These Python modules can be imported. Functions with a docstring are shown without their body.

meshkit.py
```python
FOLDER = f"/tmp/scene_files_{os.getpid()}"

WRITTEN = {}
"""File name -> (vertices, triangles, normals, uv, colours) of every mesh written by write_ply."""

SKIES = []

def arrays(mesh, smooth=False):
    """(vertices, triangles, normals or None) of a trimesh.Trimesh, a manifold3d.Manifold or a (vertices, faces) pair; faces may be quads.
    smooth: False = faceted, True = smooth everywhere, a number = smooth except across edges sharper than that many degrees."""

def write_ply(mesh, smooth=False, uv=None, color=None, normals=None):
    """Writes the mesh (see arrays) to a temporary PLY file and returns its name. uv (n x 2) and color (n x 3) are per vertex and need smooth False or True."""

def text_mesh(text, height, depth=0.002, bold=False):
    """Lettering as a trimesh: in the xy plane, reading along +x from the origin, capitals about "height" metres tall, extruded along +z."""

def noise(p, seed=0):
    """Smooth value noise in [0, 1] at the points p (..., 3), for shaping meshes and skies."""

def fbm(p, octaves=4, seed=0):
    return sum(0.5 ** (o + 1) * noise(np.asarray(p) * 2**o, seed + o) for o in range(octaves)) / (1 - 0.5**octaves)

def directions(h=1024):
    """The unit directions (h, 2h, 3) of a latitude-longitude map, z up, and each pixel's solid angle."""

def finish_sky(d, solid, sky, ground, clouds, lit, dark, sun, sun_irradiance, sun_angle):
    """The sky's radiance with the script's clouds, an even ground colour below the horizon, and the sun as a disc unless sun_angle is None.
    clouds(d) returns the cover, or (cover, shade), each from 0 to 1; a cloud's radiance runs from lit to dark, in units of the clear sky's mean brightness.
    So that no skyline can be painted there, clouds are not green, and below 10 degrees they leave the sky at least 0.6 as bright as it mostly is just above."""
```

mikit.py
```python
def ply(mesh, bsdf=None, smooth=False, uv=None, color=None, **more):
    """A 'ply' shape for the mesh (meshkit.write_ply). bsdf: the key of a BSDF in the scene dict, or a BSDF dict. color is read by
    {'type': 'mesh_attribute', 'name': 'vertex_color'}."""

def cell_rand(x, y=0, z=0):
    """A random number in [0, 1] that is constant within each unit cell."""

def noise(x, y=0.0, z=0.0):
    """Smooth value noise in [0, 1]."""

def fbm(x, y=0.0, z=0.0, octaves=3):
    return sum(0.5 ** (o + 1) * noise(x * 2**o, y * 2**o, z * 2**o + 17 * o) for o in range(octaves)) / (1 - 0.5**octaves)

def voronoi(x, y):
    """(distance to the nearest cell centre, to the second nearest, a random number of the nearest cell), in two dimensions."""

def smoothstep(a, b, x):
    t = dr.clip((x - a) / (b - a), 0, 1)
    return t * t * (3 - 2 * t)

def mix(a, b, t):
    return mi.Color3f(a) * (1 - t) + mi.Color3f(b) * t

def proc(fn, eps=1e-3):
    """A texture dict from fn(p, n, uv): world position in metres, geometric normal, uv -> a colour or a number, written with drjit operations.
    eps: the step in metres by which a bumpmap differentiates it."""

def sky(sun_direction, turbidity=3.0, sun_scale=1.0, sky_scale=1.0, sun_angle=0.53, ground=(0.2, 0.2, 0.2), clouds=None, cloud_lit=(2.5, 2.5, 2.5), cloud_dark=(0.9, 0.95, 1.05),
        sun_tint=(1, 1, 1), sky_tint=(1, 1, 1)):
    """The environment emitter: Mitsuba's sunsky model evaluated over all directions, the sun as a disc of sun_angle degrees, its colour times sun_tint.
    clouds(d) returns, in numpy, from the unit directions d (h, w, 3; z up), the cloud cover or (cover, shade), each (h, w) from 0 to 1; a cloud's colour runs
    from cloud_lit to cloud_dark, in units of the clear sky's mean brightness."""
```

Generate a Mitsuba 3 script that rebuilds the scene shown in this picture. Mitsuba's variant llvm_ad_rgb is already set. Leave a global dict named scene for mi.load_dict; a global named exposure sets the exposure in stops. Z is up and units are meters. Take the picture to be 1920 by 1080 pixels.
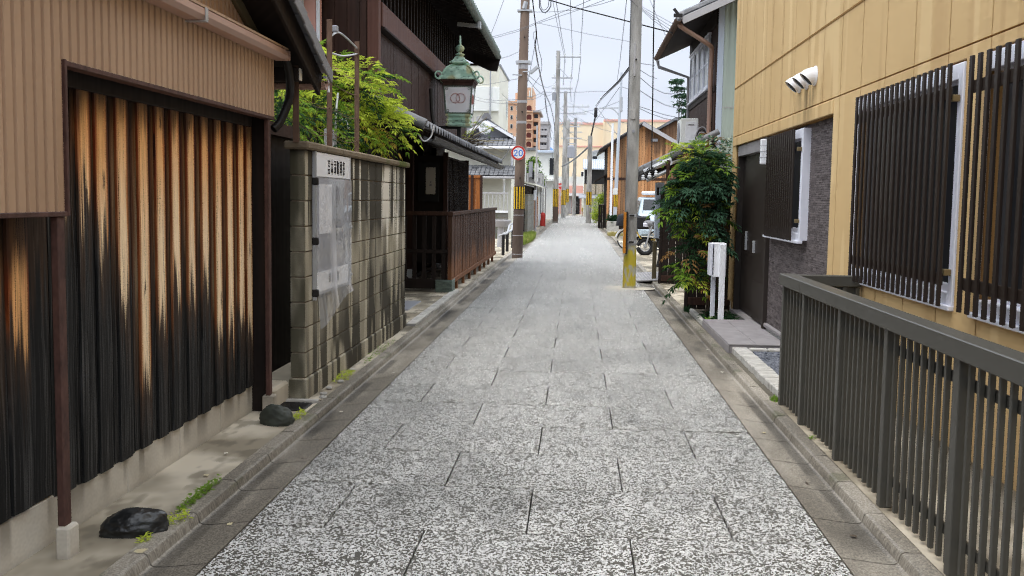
import math, random
import numpy as np
import trimesh
import drjit as dr
import mitsuba as mi
import mikit, meshkit
from mikit import proc, noise, fbm, voronoi, cell_rand, smoothstep, mix
from shapely.geometry import Polygon, box as sbox
from shapely.ops import unary_union

rng = random.Random(7)
scene, labels, _count = {}, {}, {}
exposure = 2.65

# ---------------------------------------------------------------- camera, sky
EYE = (0.0, 0.0, 1.65)
FWD, UP = (-0.06227, 0.99413, -0.08850), (-0.02050, 0.08738, 0.99596)   # the street runs along +y
_T = mi.ScalarTransform4f().look_at(origin=list(EYE), target=[e + d for e, d in zip(EYE, FWD)], up=list(UP))
scene['camera'] = {'type': 'perspective', 'fov': 53.61, 'fov_axis': 'x', 'near_clip': 0.05, 'far_clip': 6000.0, 'to_world': _T}

def clouds(d):
    n = meshkit.fbm(np.stack([d[..., 0] * 2.2, d[..., 1] * 2.2, d[..., 2] * 5.0], -1), 4, 3)
    up = np.clip(d[..., 2], 0, 1)            # an overcast sky is about three times brighter overhead than low down
    return np.ones(d.shape[:2]), np.clip(1.0 - np.clip((up - 0.10) / 0.42, 0, 1) ** 0.8 * 1.02 + (n - 0.5) * 0.8, 0, 1)

scene['sky'] = mikit.sky((-0.25, -0.35, 0.9), turbidity=4, sun_scale=0.2, sun_angle=24, sun_tint=(0.86, 0.96, 1.12), clouds=clouds, ground=(0.16, 0.16, 0.16),
                         cloud_lit=(2.72, 2.88, 3.1), cloud_dark=(0.90, 0.985, 1.17))

# ---------------------------------------------------------------- materials
def rgb(c): return {'type': 'rgb', 'value': [float(x) for x in c]}
def mat(name, color, rough=0.8, spec=0.3, metal=0.0, bump=None, **more):
    b = {'type': 'principled', 'base_color': proc(color) if callable(color) else rgb(color), 'roughness': rough, 'specular': spec, 'metallic': metal, **more}
    if bump is not None:
        b = {'type': 'bumpmap', 'arbitrary': proc(bump[0], bump[1]), 'scale': 1.0, 'bsdf': b}
    scene['mat_' + name] = {'type': 'twosided', 'bsdf': b}
    return 'mat_' + name
def leafmat(name, color, trans=0.5):
    scene['mat_' + name] = {'type': 'principledthin', 'base_color': rgb(color), 'roughness': 0.45, 'diff_trans': trans, 'spec_trans': 0.0}
    return 'mat_' + name

def _chips(x, y):
    wx, wy = x + 0.012 * (noise(x * 60, y * 60, 3) - 0.5), y + 0.012 * (noise(x * 60, y * 60, 9) - 0.5)
    d1, d2, r = voronoi(wx * 120, wy * 104)
    e1, e2, r2 = voronoi(wx * 150 + 31, wy * 150 + 7)
    return smoothstep(0.48, 0.54, r + 0.16 * (noise(x * 15, y * 11, 5) - 0.5) + 0.30 * (noise(x * 38, y * 24, 6) - 0.5)), r2, r
def paver_color(p, n, uv):
    w, r2, r = _chips(p.x, p.y)
    slab = cell_rand(dr.floor((p.y - 4.866) / 0.785), dr.floor((p.x + 1.231) / 0.507), 3.0)
    tone = (0.86 + 0.28 * fbm(p.x * 1.1, p.y * 1.1, 2.0, 3)) * (0.95 + 0.10 * slab)
    stain = smoothstep(0.60, 0.74, fbm(p.x * 1.6 + 3, p.y * 0.9, 9.0, 4))
    dirt = smoothstep(0.55, 0.8, fbm(p.x * 3.1 + 7, p.y * 1.3, 1.0, 3))
    dark = mix((0.036, 0.033, 0.026), (0.100, 0.094, 0.078), r2)
    lite = mix((0.30, 0.296, 0.284), (0.68, 0.675, 0.66), r2 * 0.75 + 0.25 * r)
    return mix(dark, lite, w) * tone * (1.0 - 0.16 * dirt) * (1.0 - 0.14 * stain)
PAVER = mat('speckled_paver', paver_color, 0.62, 0.35, bump=(lambda p, n, uv: 0.0012 * _chips(p.x, p.y)[0], 2e-3))
def far_pave(p, n, uv):
    w, r2, r = _chips(p.x, p.y)
    row = dr.floor(p.y / 0.785)
    fy = p.y / 0.785 - row
    fx = (p.x + 0.23) / 1.014 + 0.5 * (row - 2 * dr.floor(row / 2))
    fx = fx - dr.floor(fx)
    j = dr.minimum(dr.minimum(fy, 1 - fy) * 0.785, dr.minimum(fx, 1 - fx) * 1.014)
    c = mix(mix((0.036, 0.033, 0.026), (0.100, 0.094, 0.078), r2), mix((0.30, 0.296, 0.284), (0.68, 0.675, 0.66), r2), w)
    return c * (0.35 + 0.65 * smoothstep(0.002, 0.006, j)) * (0.86 + 0.28 * fbm(p.x * 1.1, p.y * 0.6, 2.0, 3))
JOINT = mat('joint_grit', (0.03, 0.028, 0.024), 0.95, 0.1)
FARPAVE = mat('far_paving', far_pave, 0.62, 0.35)
def gutter_color(p, n, uv):
    a = fbm(p.x * 3.0, p.y * 0.9, 1.0, 4)
    g = noise(p.x * 150, p.y * 150, 4.0)
    c = mix((0.145, 0.128, 0.103), (0.37, 0.335, 0.28), smoothstep(0.3, 0.72, a) * 0.75 + 0.25 * g)
    damp = smoothstep(0.52, 0.66, fbm(p.x * 2.0 + 5, p.y * 0.7, 6.0, 3)) * smoothstep(0.0, -0.02, p.z)
    c = c * mix((0.62, 0.62, 0.62), (1.12, 1.12, 1.12), g) * (1.0 - 0.5 * smoothstep(-0.021, -0.026, p.z) * smoothstep(0.3, 0.6, noise(p.y * 2.3, p.x, 3.0)))
    moss = smoothstep(0.62, 0.75, fbm(p.x * 7, p.y * 4, 8.0, 3)) * smoothstep(-0.01, 0.02, p.z)
    return mix(mix(c, c * 0.5, damp), (0.07, 0.075, 0.03), moss * 0.5)
GUTTER = mat('gutter_concrete', gutter_color, 0.55, 0.4, bump=(lambda p, n, uv: 0.0015 * noise(p.x * 140, p.y * 140, p.z * 140), 2e-3))
def apron_color(p, n, uv):
    a = fbm(p.x * 2.6, p.y * 2.2, 3.0, 4)
    b = fbm(p.x * 9, p.y * 5, 1.0, 3)
    c = mix((0.24, 0.208, 0.155), (0.50, 0.45, 0.36), smoothstep(0.28, 0.7, a))
    c = mix(c, (0.10, 0.085, 0.06), smoothstep(0.52, 0.75, b) * 0.55)
    return mix(c, (0.085, 0.075, 0.055), smoothstep(0.55, 0.68, fbm(p.x * 1.5 + 9, p.y * 0.8, 2.0, 3)) * 0.7)
APRON = mat('apron_concrete', apron_color, 0.8, 0.3, bump=(lambda p, n, uv: 0.003 * fbm(p.x * 30, p.y * 30, p.z * 30, 3), 4e-3))
def foot_color(p, n, uv):
    a = fbm(p.y * 2.2, p.z * 1.2, p.x, 4)
    c = mix((0.38, 0.345, 0.285), (0.62, 0.58, 0.50), smoothstep(0.3, 0.7, a) * 0.7 + 0.3 * noise(p.x * 90, p.y * 90, p.z * 90))
    drip = smoothstep(0.55, 0.8, noise(p.y * 14, p.z * 0.7, 2.0)) * smoothstep(0.02, 0.22, p.z)
    return mix(c, (0.12, 0.10, 0.075), drip * 0.6 + 0.35 * smoothstep(0.07, 0.0, p.z))
FOOTING = mat('footing_concrete', foot_color, 0.85, 0.25, bump=(lambda p, n, uv: 0.002 * noise(p.x * 110, p.y * 110, p.z * 110), 2e-3))
def _charwood(p, uv, dim):
    cid = dr.floor(uv.x)
    a = uv.x - cid
    q = cell_rand(cid, 3.0)
    d = uv.y + (a - 0.5) * (cell_rand(cid, 9.0) - 0.5) * 0.5 + 0.62 * (fbm(p.y * 26 + 40 * q, p.z * 1.7, 2.0, 3) - 0.5) + 0.20 * (noise(p.y * 120, p.z * 2.0, 7.0) - 0.5) + 0.10 * (noise(p.y * 320, p.z * 6.0, 2.0) - 0.5)
    bare = smoothstep(-0.08, 0.14, d)
    wob = 0.03 * noise(p.z * 2.2, q * 20)
    kz, kk = p.z * 1.45 + q * 7, dr.floor(p.z * 1.45 + q * 7)
    kd = dr.sqrt(dr.square((a - 0.25 - 0.5 * cell_rand(kk, cid, 5)) * 0.12) + dr.square((kz - kk - 0.5) * 0.16))
    swirl = dr.exp(-kd * 42)
    grain = fbm((p.y + wob + 0.02 * swirl) * 130, p.z * 2.6, q * 30, 3)
    fine = noise((p.y + wob) * 420, p.z * 6.0, q * 11)
    prof = smoothstep(0.0, 0.40, a) * smoothstep(1.0, 0.62, a)
    w = mix((0.46, 0.185, 0.045), (0.95, 0.74, 0.48), smoothstep(0.16, 0.74, 0.85 * grain + 0.50 * prof - 0.16))
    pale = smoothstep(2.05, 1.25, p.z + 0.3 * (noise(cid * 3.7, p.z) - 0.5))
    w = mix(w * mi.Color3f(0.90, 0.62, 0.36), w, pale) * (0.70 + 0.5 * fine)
    edge = smoothstep(0.0, 0.16 + 0.12 * noise(p.z * 4, cid), a) * smoothstep(1.0, 0.82, a)
    w = mix(w * mi.Color3f(0.36, 0.20, 0.12), w, edge)
    w = mix(w, mi.Color3f(0.05, 0.022, 0.009), smoothstep(0.024, 0.008, kd + 0.012 * noise(p.y * 90, p.z * 40)) * 0.85 * dr.select(cell_rand(kk, cid, 8) > 0.55, 1.0, 0.0))
    w = w * dr.select(cid > 79.0, mi.Color3f(0.85, 0.58, 0.36), mi.Color3f(1.0, 1.0, 1.0))
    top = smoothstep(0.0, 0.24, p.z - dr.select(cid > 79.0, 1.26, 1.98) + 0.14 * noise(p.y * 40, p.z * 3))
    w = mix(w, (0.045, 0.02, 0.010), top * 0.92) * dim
    k = mix((0.007, 0.0072, 0.0076), (0.09, 0.088, 0.086), smoothstep(0.42, 0.85, grain) * (0.25 + 0.75 * fine))
    crack = smoothstep(0.70, 0.80, noise((p.y + wob) * 190, p.z * 1.3, q * 5)) * smoothstep(0.3, 0.65, noise(p.y * 30, p.z * 2.5, 3.0))
    w = w * (1 - 0.8 * crack)
    halo = smoothstep(-0.45, -0.02, d) * 0.35
    return mix(mix(k, (0.10, 0.048, 0.02), halo), w, bare)
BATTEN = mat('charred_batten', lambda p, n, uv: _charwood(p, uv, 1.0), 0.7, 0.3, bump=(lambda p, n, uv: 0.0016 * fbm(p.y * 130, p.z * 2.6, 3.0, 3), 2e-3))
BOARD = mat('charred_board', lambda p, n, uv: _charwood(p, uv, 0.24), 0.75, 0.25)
def block_color(p, n, uv):
    s = p.y + p.x
    blk = cell_rand(dr.floor((s + 10.0) / 0.2), dr.floor((p.z - 0.2) / 0.2), 2.0)
    c = mix((0.26, 0.232, 0.165), (0.485, 0.445, 0.35), 0.6 * blk + 0.5 * fbm(s * 3, p.z * 3, 2.0, 3)) * (0.84 + 0.32 * noise(p.x * 160, p.y * 160, p.z * 160))
    st = noise(s * 7.0, p.z * 0.7, 3.0) + 0.35 * (noise(s * 26, p.z * 1.2, 5.0) - 0.5)
    run = smoothstep(0.34, 0.50, st) * smoothstep(1.2, 1.78, p.z + 0.35 * noise(s * 4, 2.0))
    lime = smoothstep(0.40, 0.32, st) * smoothstep(1.25, 1.6, p.z + 0.4 * noise(s * 11, 6.0)) * smoothstep(8.3, 9.4, s + 2.2)
    jd = dr.abs((p.y - 7.82) / 0.4 - dr.floor((p.y - 7.82) / 0.4 + 0.5)) * 0.4
    seam = smoothstep(0.07, 0.0, jd + 0.05 * noise(s * 30, p.z * 3, 2.0)) * smoothstep(0.35, 0.6, noise(s * 2.5, p.z * 0.9, 12.0))
    far = smoothstep(8.9, 10.6, p.y) * smoothstep(0.40, 0.58, noise(s * 5.2 + 9, p.z * 1.1, 8.0))
    low = smoothstep(1.05, 0.15, p.z - 0.42 * noise(s * 5, p.z * 2, 1.0)) * smoothstep(0.35, 0.6, noise(s * 9, p.z * 1.5, 4.0))
    c = mix(c, (0.72, 0.69, 0.61), lime * 0.8)
    c = mix(c, (0.026, 0.023, 0.017), dr.minimum(1, run + 0.5 * far + 0.95 * low + 0.5 * seam) * 0.92)
    end = smoothstep(-0.5, -0.9, n.y) * smoothstep(0.25, 0.6, fbm(p.x * 9, p.z * 2.4, 3.0, 3))  # near end face: shade by facing put into the colour, patchy like algae
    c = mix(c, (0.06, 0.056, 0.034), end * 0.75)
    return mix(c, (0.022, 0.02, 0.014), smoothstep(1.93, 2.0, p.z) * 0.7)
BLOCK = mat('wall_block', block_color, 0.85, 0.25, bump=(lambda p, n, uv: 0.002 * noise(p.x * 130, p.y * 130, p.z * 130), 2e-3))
def coping_color(p, n, uv):
    c = mix((0.10, 0.078, 0.052), (0.25, 0.205, 0.15), fbm(p.x * 9, p.y * 9, p.z * 9, 4))
    return mix(c, (0.10, 0.115, 0.04), smoothstep(0.5, 0.7, fbm(p.y * 3, p.x * 7, 4.0, 3)) * smoothstep(9.5, 12.0, p.y))
COPING = mat('coping_concrete', coping_color, 0.9, 0.2, bump=(lambda p, n, uv: 0.008 * fbm(p.x * 30, p.y * 30, p.z * 30, 3), 4e-3))
def sheet_color(p, n, uv):
    a = fbm(p.y * 1.6, p.z * 0.9, 2.0, 3)
    b = noise(p.y * 18, p.z * 0.6, 5.0)
    return mix((0.33, 0.203, 0.122), (0.48, 0.322, 0.208), 0.7 * a + 0.3 * b)
SHEET = mat('brown_sheet', sheet_color, 0.5, 0.4)
def rust_color(p, n, uv):
    a = fbm(p.x * 25, p.y * 25, p.z * 9, 4)
    return mix((0.036, 0.016, 0.013), (0.105, 0.048, 0.037), a) * (0.8 + 0.4 * noise(p.x * 120, p.y * 120, p.z * 50))
RUST = mat('brown_painted_steel', rust_color, 0.6, 0.4)
RUSTG = mat('rusty_angle', lambda p, n, uv: mix((0.065, 0.036, 0.024), (0.17, 0.105, 0.072), fbm(p.x * 30, p.y * 30, p.z * 12, 4)), 0.8, 0.3)
def yellow_color(p, n, uv):
    a = fbm(p.y * 1.4, p.z * 0.9, p.x, 4)
    c = mix((0.485, 0.328, 0.152), (0.59, 0.42, 0.210), a)
    drip = smoothstep(0.62, 0.85, noise(p.y * 9, p.z * 0.45, 3.0))
    pale = smoothstep(0.72, 0.86, noise(p.y * 6.3, p.z * 0.9, 9.0))
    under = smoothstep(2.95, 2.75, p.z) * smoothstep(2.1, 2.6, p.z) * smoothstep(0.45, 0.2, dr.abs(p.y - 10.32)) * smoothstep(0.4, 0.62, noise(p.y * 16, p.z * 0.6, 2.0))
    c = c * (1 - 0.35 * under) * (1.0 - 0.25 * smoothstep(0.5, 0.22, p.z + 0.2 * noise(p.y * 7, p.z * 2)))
    return mix(mix(c, c * mi.Color3f(0.78, 0.72, 0.68), drip * 0.5), (0.72, 0.55, 0.30), pale * 0.35)
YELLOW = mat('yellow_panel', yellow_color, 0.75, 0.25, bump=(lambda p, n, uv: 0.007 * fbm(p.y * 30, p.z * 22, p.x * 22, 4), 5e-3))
YGROOVE = mat('yellow_joint', (0.22, 0.12, 0.04), 0.9, 0.2)
TILE = mat('stone_strip', lambda p, n, uv: mix((0.045, 0.036, 0.036), (0.175, 0.15, 0.15), 0.55 * cell_rand(dr.floor(p.z / 0.021), dr.floor(p.y / 0.11)) + 0.45 * noise(p.y * 40, p.z * 90, 2.0)), 0.75, 0.3)
def dwood(lo, hi, k=1.0):
    return lambda p, n, uv: mix(lo, hi, fbm(p.x * 30 * k + p.y * 30 * k, p.z * 1.6, 2.0, 4))
DARKWOOD = mat('dark_wood', dwood((0.006, 0.004, 0.003), (0.024, 0.0135, 0.010)), 0.7, 0.3)
BROWNWOOD = mat('brown_wood', dwood((0.019, 0.008, 0.0055), (0.060, 0.027, 0.018)), 0.65, 0.3)
REDWOOD = mat('red_brown_beam', dwood((0.075, 0.028, 0.018), (0.145, 0.062, 0.044)), 0.6, 0.35)
def kom_color(p, n, uv):
    c = mix((0.022, 0.010, 0.006), (0.085, 0.040, 0.024), fbm(p.y * 40 + p.x * 40, p.z * 1.8, 2.0, 4))
    worn = smoothstep(0.75, 0.25, p.z + 0.5 * (noise(p.y * 6, p.z * 2.0) - 0.5))
    return mix(c, mix((0.14, 0.055, 0.022), (0.30, 0.13, 0.055), noise(p.y * 50, p.z * 3)), worn * 0.7)
KOMA = mat('fence_wood', kom_color, 0.7, 0.3)
ORANGE = mat('orange_wood', dwood((0.20, 0.055, 0.012), (0.50, 0.185, 0.05), 1.4), 0.6, 0.35)
def shed_color(p, n, uv):
    s = p.x + p.y * 0.3
    b = dr.floor(s / 0.16)
    g = 0.5 * fbm(s * 40, p.z * 0.9, 1.0, 3) + 0.5 * cell_rand(b, 4.0)
    c = mix((0.27, 0.10, 0.035), (0.80, 0.46, 0.23), g)
    dk = smoothstep(0.48, 0.62, noise(s * 1.5 + 3, p.z * 0.35, 1.0) + 0.3 * (cell_rand(b, 8.0) - 0.5)) 
    c = mix(c, (0.07, 0.05, 0.04), dk * 0.7)
    return mix(c, (0.022, 0.014, 0.010), smoothstep(2.0, 0.4, p.z + 1.1 * cell_rand(b, 2.0)) * 0.9)
SHED = mat('weathered_shed_boards', shed_color, 0.8, 0.25)
def copper_color(p, n, uv):
    a = fbm(p.x * 9, p.y * 9, p.z * 7, 4)
    c = mix((0.28, 0.46, 0.36), (0.54, 0.74, 0.61), smoothstep(0.3, 0.68, a))
    c = mix(c, (0.42, 0.38, 0.17), smoothstep(0.52, 0.66, noise(p.x * 6.5 + 2, p.z * 3.0, p.y * 5)) * 0.75)
    return mix(c, (0.08, 0.12, 0.095), smoothstep(0.66, 0.85, noise(p.x * 30, p.y * 30, p.z * 22)) * 0.7)
COPPER = mat('copper_patina', copper_color, 0.55, 0.4)
COPPERD = mat('dark_copper', lambda p, n, uv: mix((0.04, 0.052, 0.045), (0.17, 0.225, 0.185), fbm(p.x * 14, p.y * 14, p.z * 30, 3)), 0.5, 0.45)
def pole_color(p, n, uv):
    a = fbm(p.x * 7, p.y * 7, p.z * 1.6, 4)
    return mix((0.235, 0.228, 0.215), (0.40, 0.39, 0.375), smoothstep(0.3, 0.7, a)) * (0.9 + 0.2 * noise(p.x * 100, p.y * 100, p.z * 60))
POLE = mat('pole_concrete', pole_color, 0.85, 0.25)
POLEB = mat('brown_pole', lambda p, n, uv: mix(mix((0.075, 0.052, 0.042), (0.13, 0.095, 0.076), fbm(p.x * 9, p.y * 9, p.z * 1.2, 4)), mix((0.15, 0.105, 0.082), (0.24, 0.175, 0.135), fbm(p.x * 9, p.y * 9, p.z * 1.2, 4)), smoothstep(1.9, 2.6, p.z)), 0.7, 0.3)
def ypole(p, n, uv):
    a = fbm(p.x * 14, p.y * 14, p.z * 6, 4)
    return mix((0.42, 0.34, 0.03), (0.36, 0.345, 0.27), smoothstep(0.5, 0.64, a + 0.25 * smoothstep(0.55, 0.85, p.z)))
YPOLE = mat('worn_yellow_paint', ypole, 0.7, 0.35)
def leaf_tile(p, n, uv):
    return mix((0.075, 0.078, 0.088), (0.25, 0.255, 0.27), 0.6 * cell_rand(dr.floor(p.x * 3.7), dr.floor(p.y * 3.7), dr.floor(p.z * 5)) + 0.4 * noise(p.x * 9, p.y * 9, p.z * 9))
ROOFTILE = mat('grey_roof_tile', leaf_tile, 0.45, 0.5)
VERGE = mat('verge_tile', (0.17, 0.17, 0.18), 0.5, 0.5)
GRASSG = leafmat('grass_green', (0.20, 0.26, 0.055), 0.4)
GRASSY = leafmat('grass_straw', (0.42, 0.36, 0.14), 0.4)
LEAFA = leafmat('leaf_lime', (0.60, 0.70, 0.10), 1.0)
LEAFB = leafmat('leaf_green', (0.21, 0.35, 0.05), 0.9)
LEAFC = leafmat('leaf_dark', (0.030, 0.068, 0.030), 0.5)
LEAFD = leafmat('leaf_amber', (0.66, 0.50, 0.12), 0.9)
LEAFE = leafmat('leaf_blue_green', (0.07, 0.145, 0.09), 0.5)
LEAFR = leafmat('leaf_russet', (0.26, 0.15, 0.06), 0.6)
STEM = mat('stem_bark', (0.075, 0.058, 0.042), 0.9, 0.2)
SOIL = mat('soil', lambda p, n, uv: mix((0.05, 0.045, 0.035), (0.16, 0.145, 0.115), fbm(p.x * 2, p.y * 2, 1.0, 4)), 0.95, 0.2)
CREAMW = mat('cream_render', lambda p, n, uv: mix((0.56, 0.55, 0.47), (0.70, 0.69, 0.60), fbm(p.x * 0.7, p.y * 0.7, p.z * 0.5, 4)), 0.8, 0.25)
WHITEW = mat('white_render', lambda p, n, uv: mix((0.62, 0.64, 0.62), (0.78, 0.79, 0.77), fbm(p.x * 0.4, p.y * 0.4, p.z * 0.25, 4)), 0.8, 0.25)
BRICKW = mat('orange_brick', lambda p, n, uv: mix((0.56, 0.345, 0.22), (0.68, 0.44, 0.30), fbm(p.x * 1.5, p.y * 1.5, p.z * 2, 4)), 0.8, 0.25)
GREYW = mat('grey_render', lambda p, n, uv: mix((0.36, 0.35, 0.36), (0.46, 0.45, 0.46), fbm(p.x * 0.5, p.y * 0.5, p.z * 0.4, 4)), 0.8, 0.25)
PEACHW = mat('peach_render', lambda p, n, uv: mix((0.72, 0.60, 0.43), (0.82, 0.70, 0.52), fbm(p.x * 0.3, p.y * 0.3, p.z * 0.25, 4)), 0.8, 0.25)
OLDBLOCK = mat('old_block', lambda p, n, uv: mix((0.07, 0.068, 0.06), (0.24, 0.235, 0.215), fbm(p.x * 3, p.y * 3, p.z * 2.2, 4)), 0.9, 0.2)
GALV = mat('galvanised', (0.50, 0.51, 0.53), 0.42, 0.5, 0.6)
BRASS = mat('brass', (0.22, 0.17, 0.09), 0.5, 0.5, 0.6)
PINK = mat('pink_render', (0.68, 0.38, 0.32), 0.8, 0.25)
GLASSD = mat('dark_glass', (0.018, 0.020, 0.024), 0.2, 0.35)
BLACK = mat('black_metal', (0.012, 0.011, 0.011), 0.5, 0.4)
BLACKR = mat('black_rubber', (0.018, 0.018, 0.019), 0.65, 0.35)
WHITE = mat('white_paint', (0.78, 0.79, 0.83), 0.4, 0.45)
WHITEV = mat('white_vinyl', (0.68, 0.695, 0.78), 0.35, 0.45)
SLATE = mat('slat_brown', (0.017, 0.0105, 0.0075), 0.42, 0.45)
FENCEG = mat('fence_grey', (0.058, 0.056, 0.048), 0.42, 0.45)
DOORB = mat('door_brown', (0.026, 0.019, 0.016), 0.45, 0.45)
PINKM = mat('pink_brown_metal', (0.44, 0.275, 0.21), 0.35, 0.5)
OLIVE = mat('olive_board', (0.115, 0.095, 0.055), 0.7, 0.3)
GREYT = mat('step_tile', lambda p, n, uv: mix((0.20, 0.185, 0.19), (0.29, 0.275, 0.28), fbm(p.x * 8, p.y * 8, p.z * 8, 3)), 0.6, 0.35)
STONEW = mat('pale_stone', lambda p, n, uv: mix((0.27, 0.26, 0.235), (0.55, 0.54, 0.51), fbm(p.x * 14, p.y * 14, p.z * 20, 3)), 0.85, 0.25)
GRAVA = mat('gravel_grey', (0.17, 0.18, 0.21), 0.7, 0.35)
GRAVB = mat('gravel_blue', (0.095, 0.105, 0.13), 0.7, 0.35)
ROCK = mat('dark_stone', lambda p, n, uv: mix((0.008, 0.0085, 0.009), (0.040, 0.043, 0.044), smoothstep(0.35, 0.75, fbm(p.x * 16, p.y * 16, p.z * 16, 4))), 0.32, 0.55, bump=(lambda p, n, uv: 0.006 * fbm(p.x * 40, p.y * 40, p.z * 40, 3), 3e-3))
ROCKM = mat('mossy_stone', lambda p, n, uv: mix((0.016, 0.018, 0.015), (0.065, 0.075, 0.06), fbm(p.x * 22, p.y * 22, p.z * 22, 4)), 0.6, 0.4)
CABLE = mat('cable_black', (0.018, 0.018, 0.02), 0.6, 0.3)
CABLEG = mat('cable_grey', (0.16, 0.165, 0.18), 0.6, 0.3)
YEL = mat('warning_yellow', (0.70, 0.44, 0.02), 0.45, 0.4)
BLK = mat('warning_black', (0.02, 0.016, 0.014), 0.5, 0.4)
RED = mat('sign_red', (0.55, 0.045, 0.035), 0.4, 0.45)
BLUE = mat('sign_blue', (0.10, 0.22, 0.62), 0.4, 0.45)
SIGNW = mat('sign_white', (0.78, 0.79, 0.82), 0.4, 0.45)
ORNG = mat('orange_plastic', (0.50, 0.19, 0.015), 0.4, 0.45)
BLUEW = mat('blue_white_trim', (0.50, 0.57, 0.68), 0.4, 0.4)
MINT = mat('mint_sheet', (0.40, 0.47, 0.42), 0.45, 0.4)
BUFF = mat('buff_paper', (0.60, 0.57, 0.50), 0.8, 0.2)
GREYP = mat('board_grey', (0.30, 0.31, 0.345), 0.6, 0.3)
BOLT = mat('dull_bolt', (0.10, 0.09, 0.085), 0.6, 0.4, 0.4)
INK = mat('ink', (0.02, 0.02, 0.022), 0.8, 0.2)
REDINK = mat('ring_red', (0.30, 0.09, 0.07), 0.7, 0.2)
STRAW = mat('straw', (0.48, 0.42, 0.27), 0.8, 0.2)
CARP = mat('silver_car_paint', (0.40, 0.48, 0.54), 0.25, 0.5, 0.0, clearcoat=0.8)
HILLM = mat('hill_blue', (0.10, 0.20, 0.42), 0.95, 0.1)
PLASTIC = 'mat_clear_sheet'
scene[PLASTIC] = {'type': 'blendbsdf', 'weight': proc(lambda p, n, uv: 0.10 + 0.5 * smoothstep(0.70, 0.92, noise(p.y * 9 + 1.2 * p.z, p.z * 0.8, 1.0)) * smoothstep(1.5, 1.1, p.z) + 0.08),
                  'a': {'type': 'thindielectric', 'int_ior': 1.1},
                  'b': {'type': 'twosided', 'bsdf': {'type': 'principled', 'base_color': rgb((0.66, 0.68, 0.74)), 'roughness': 0.3, 'specular': 0.5}}}

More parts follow.
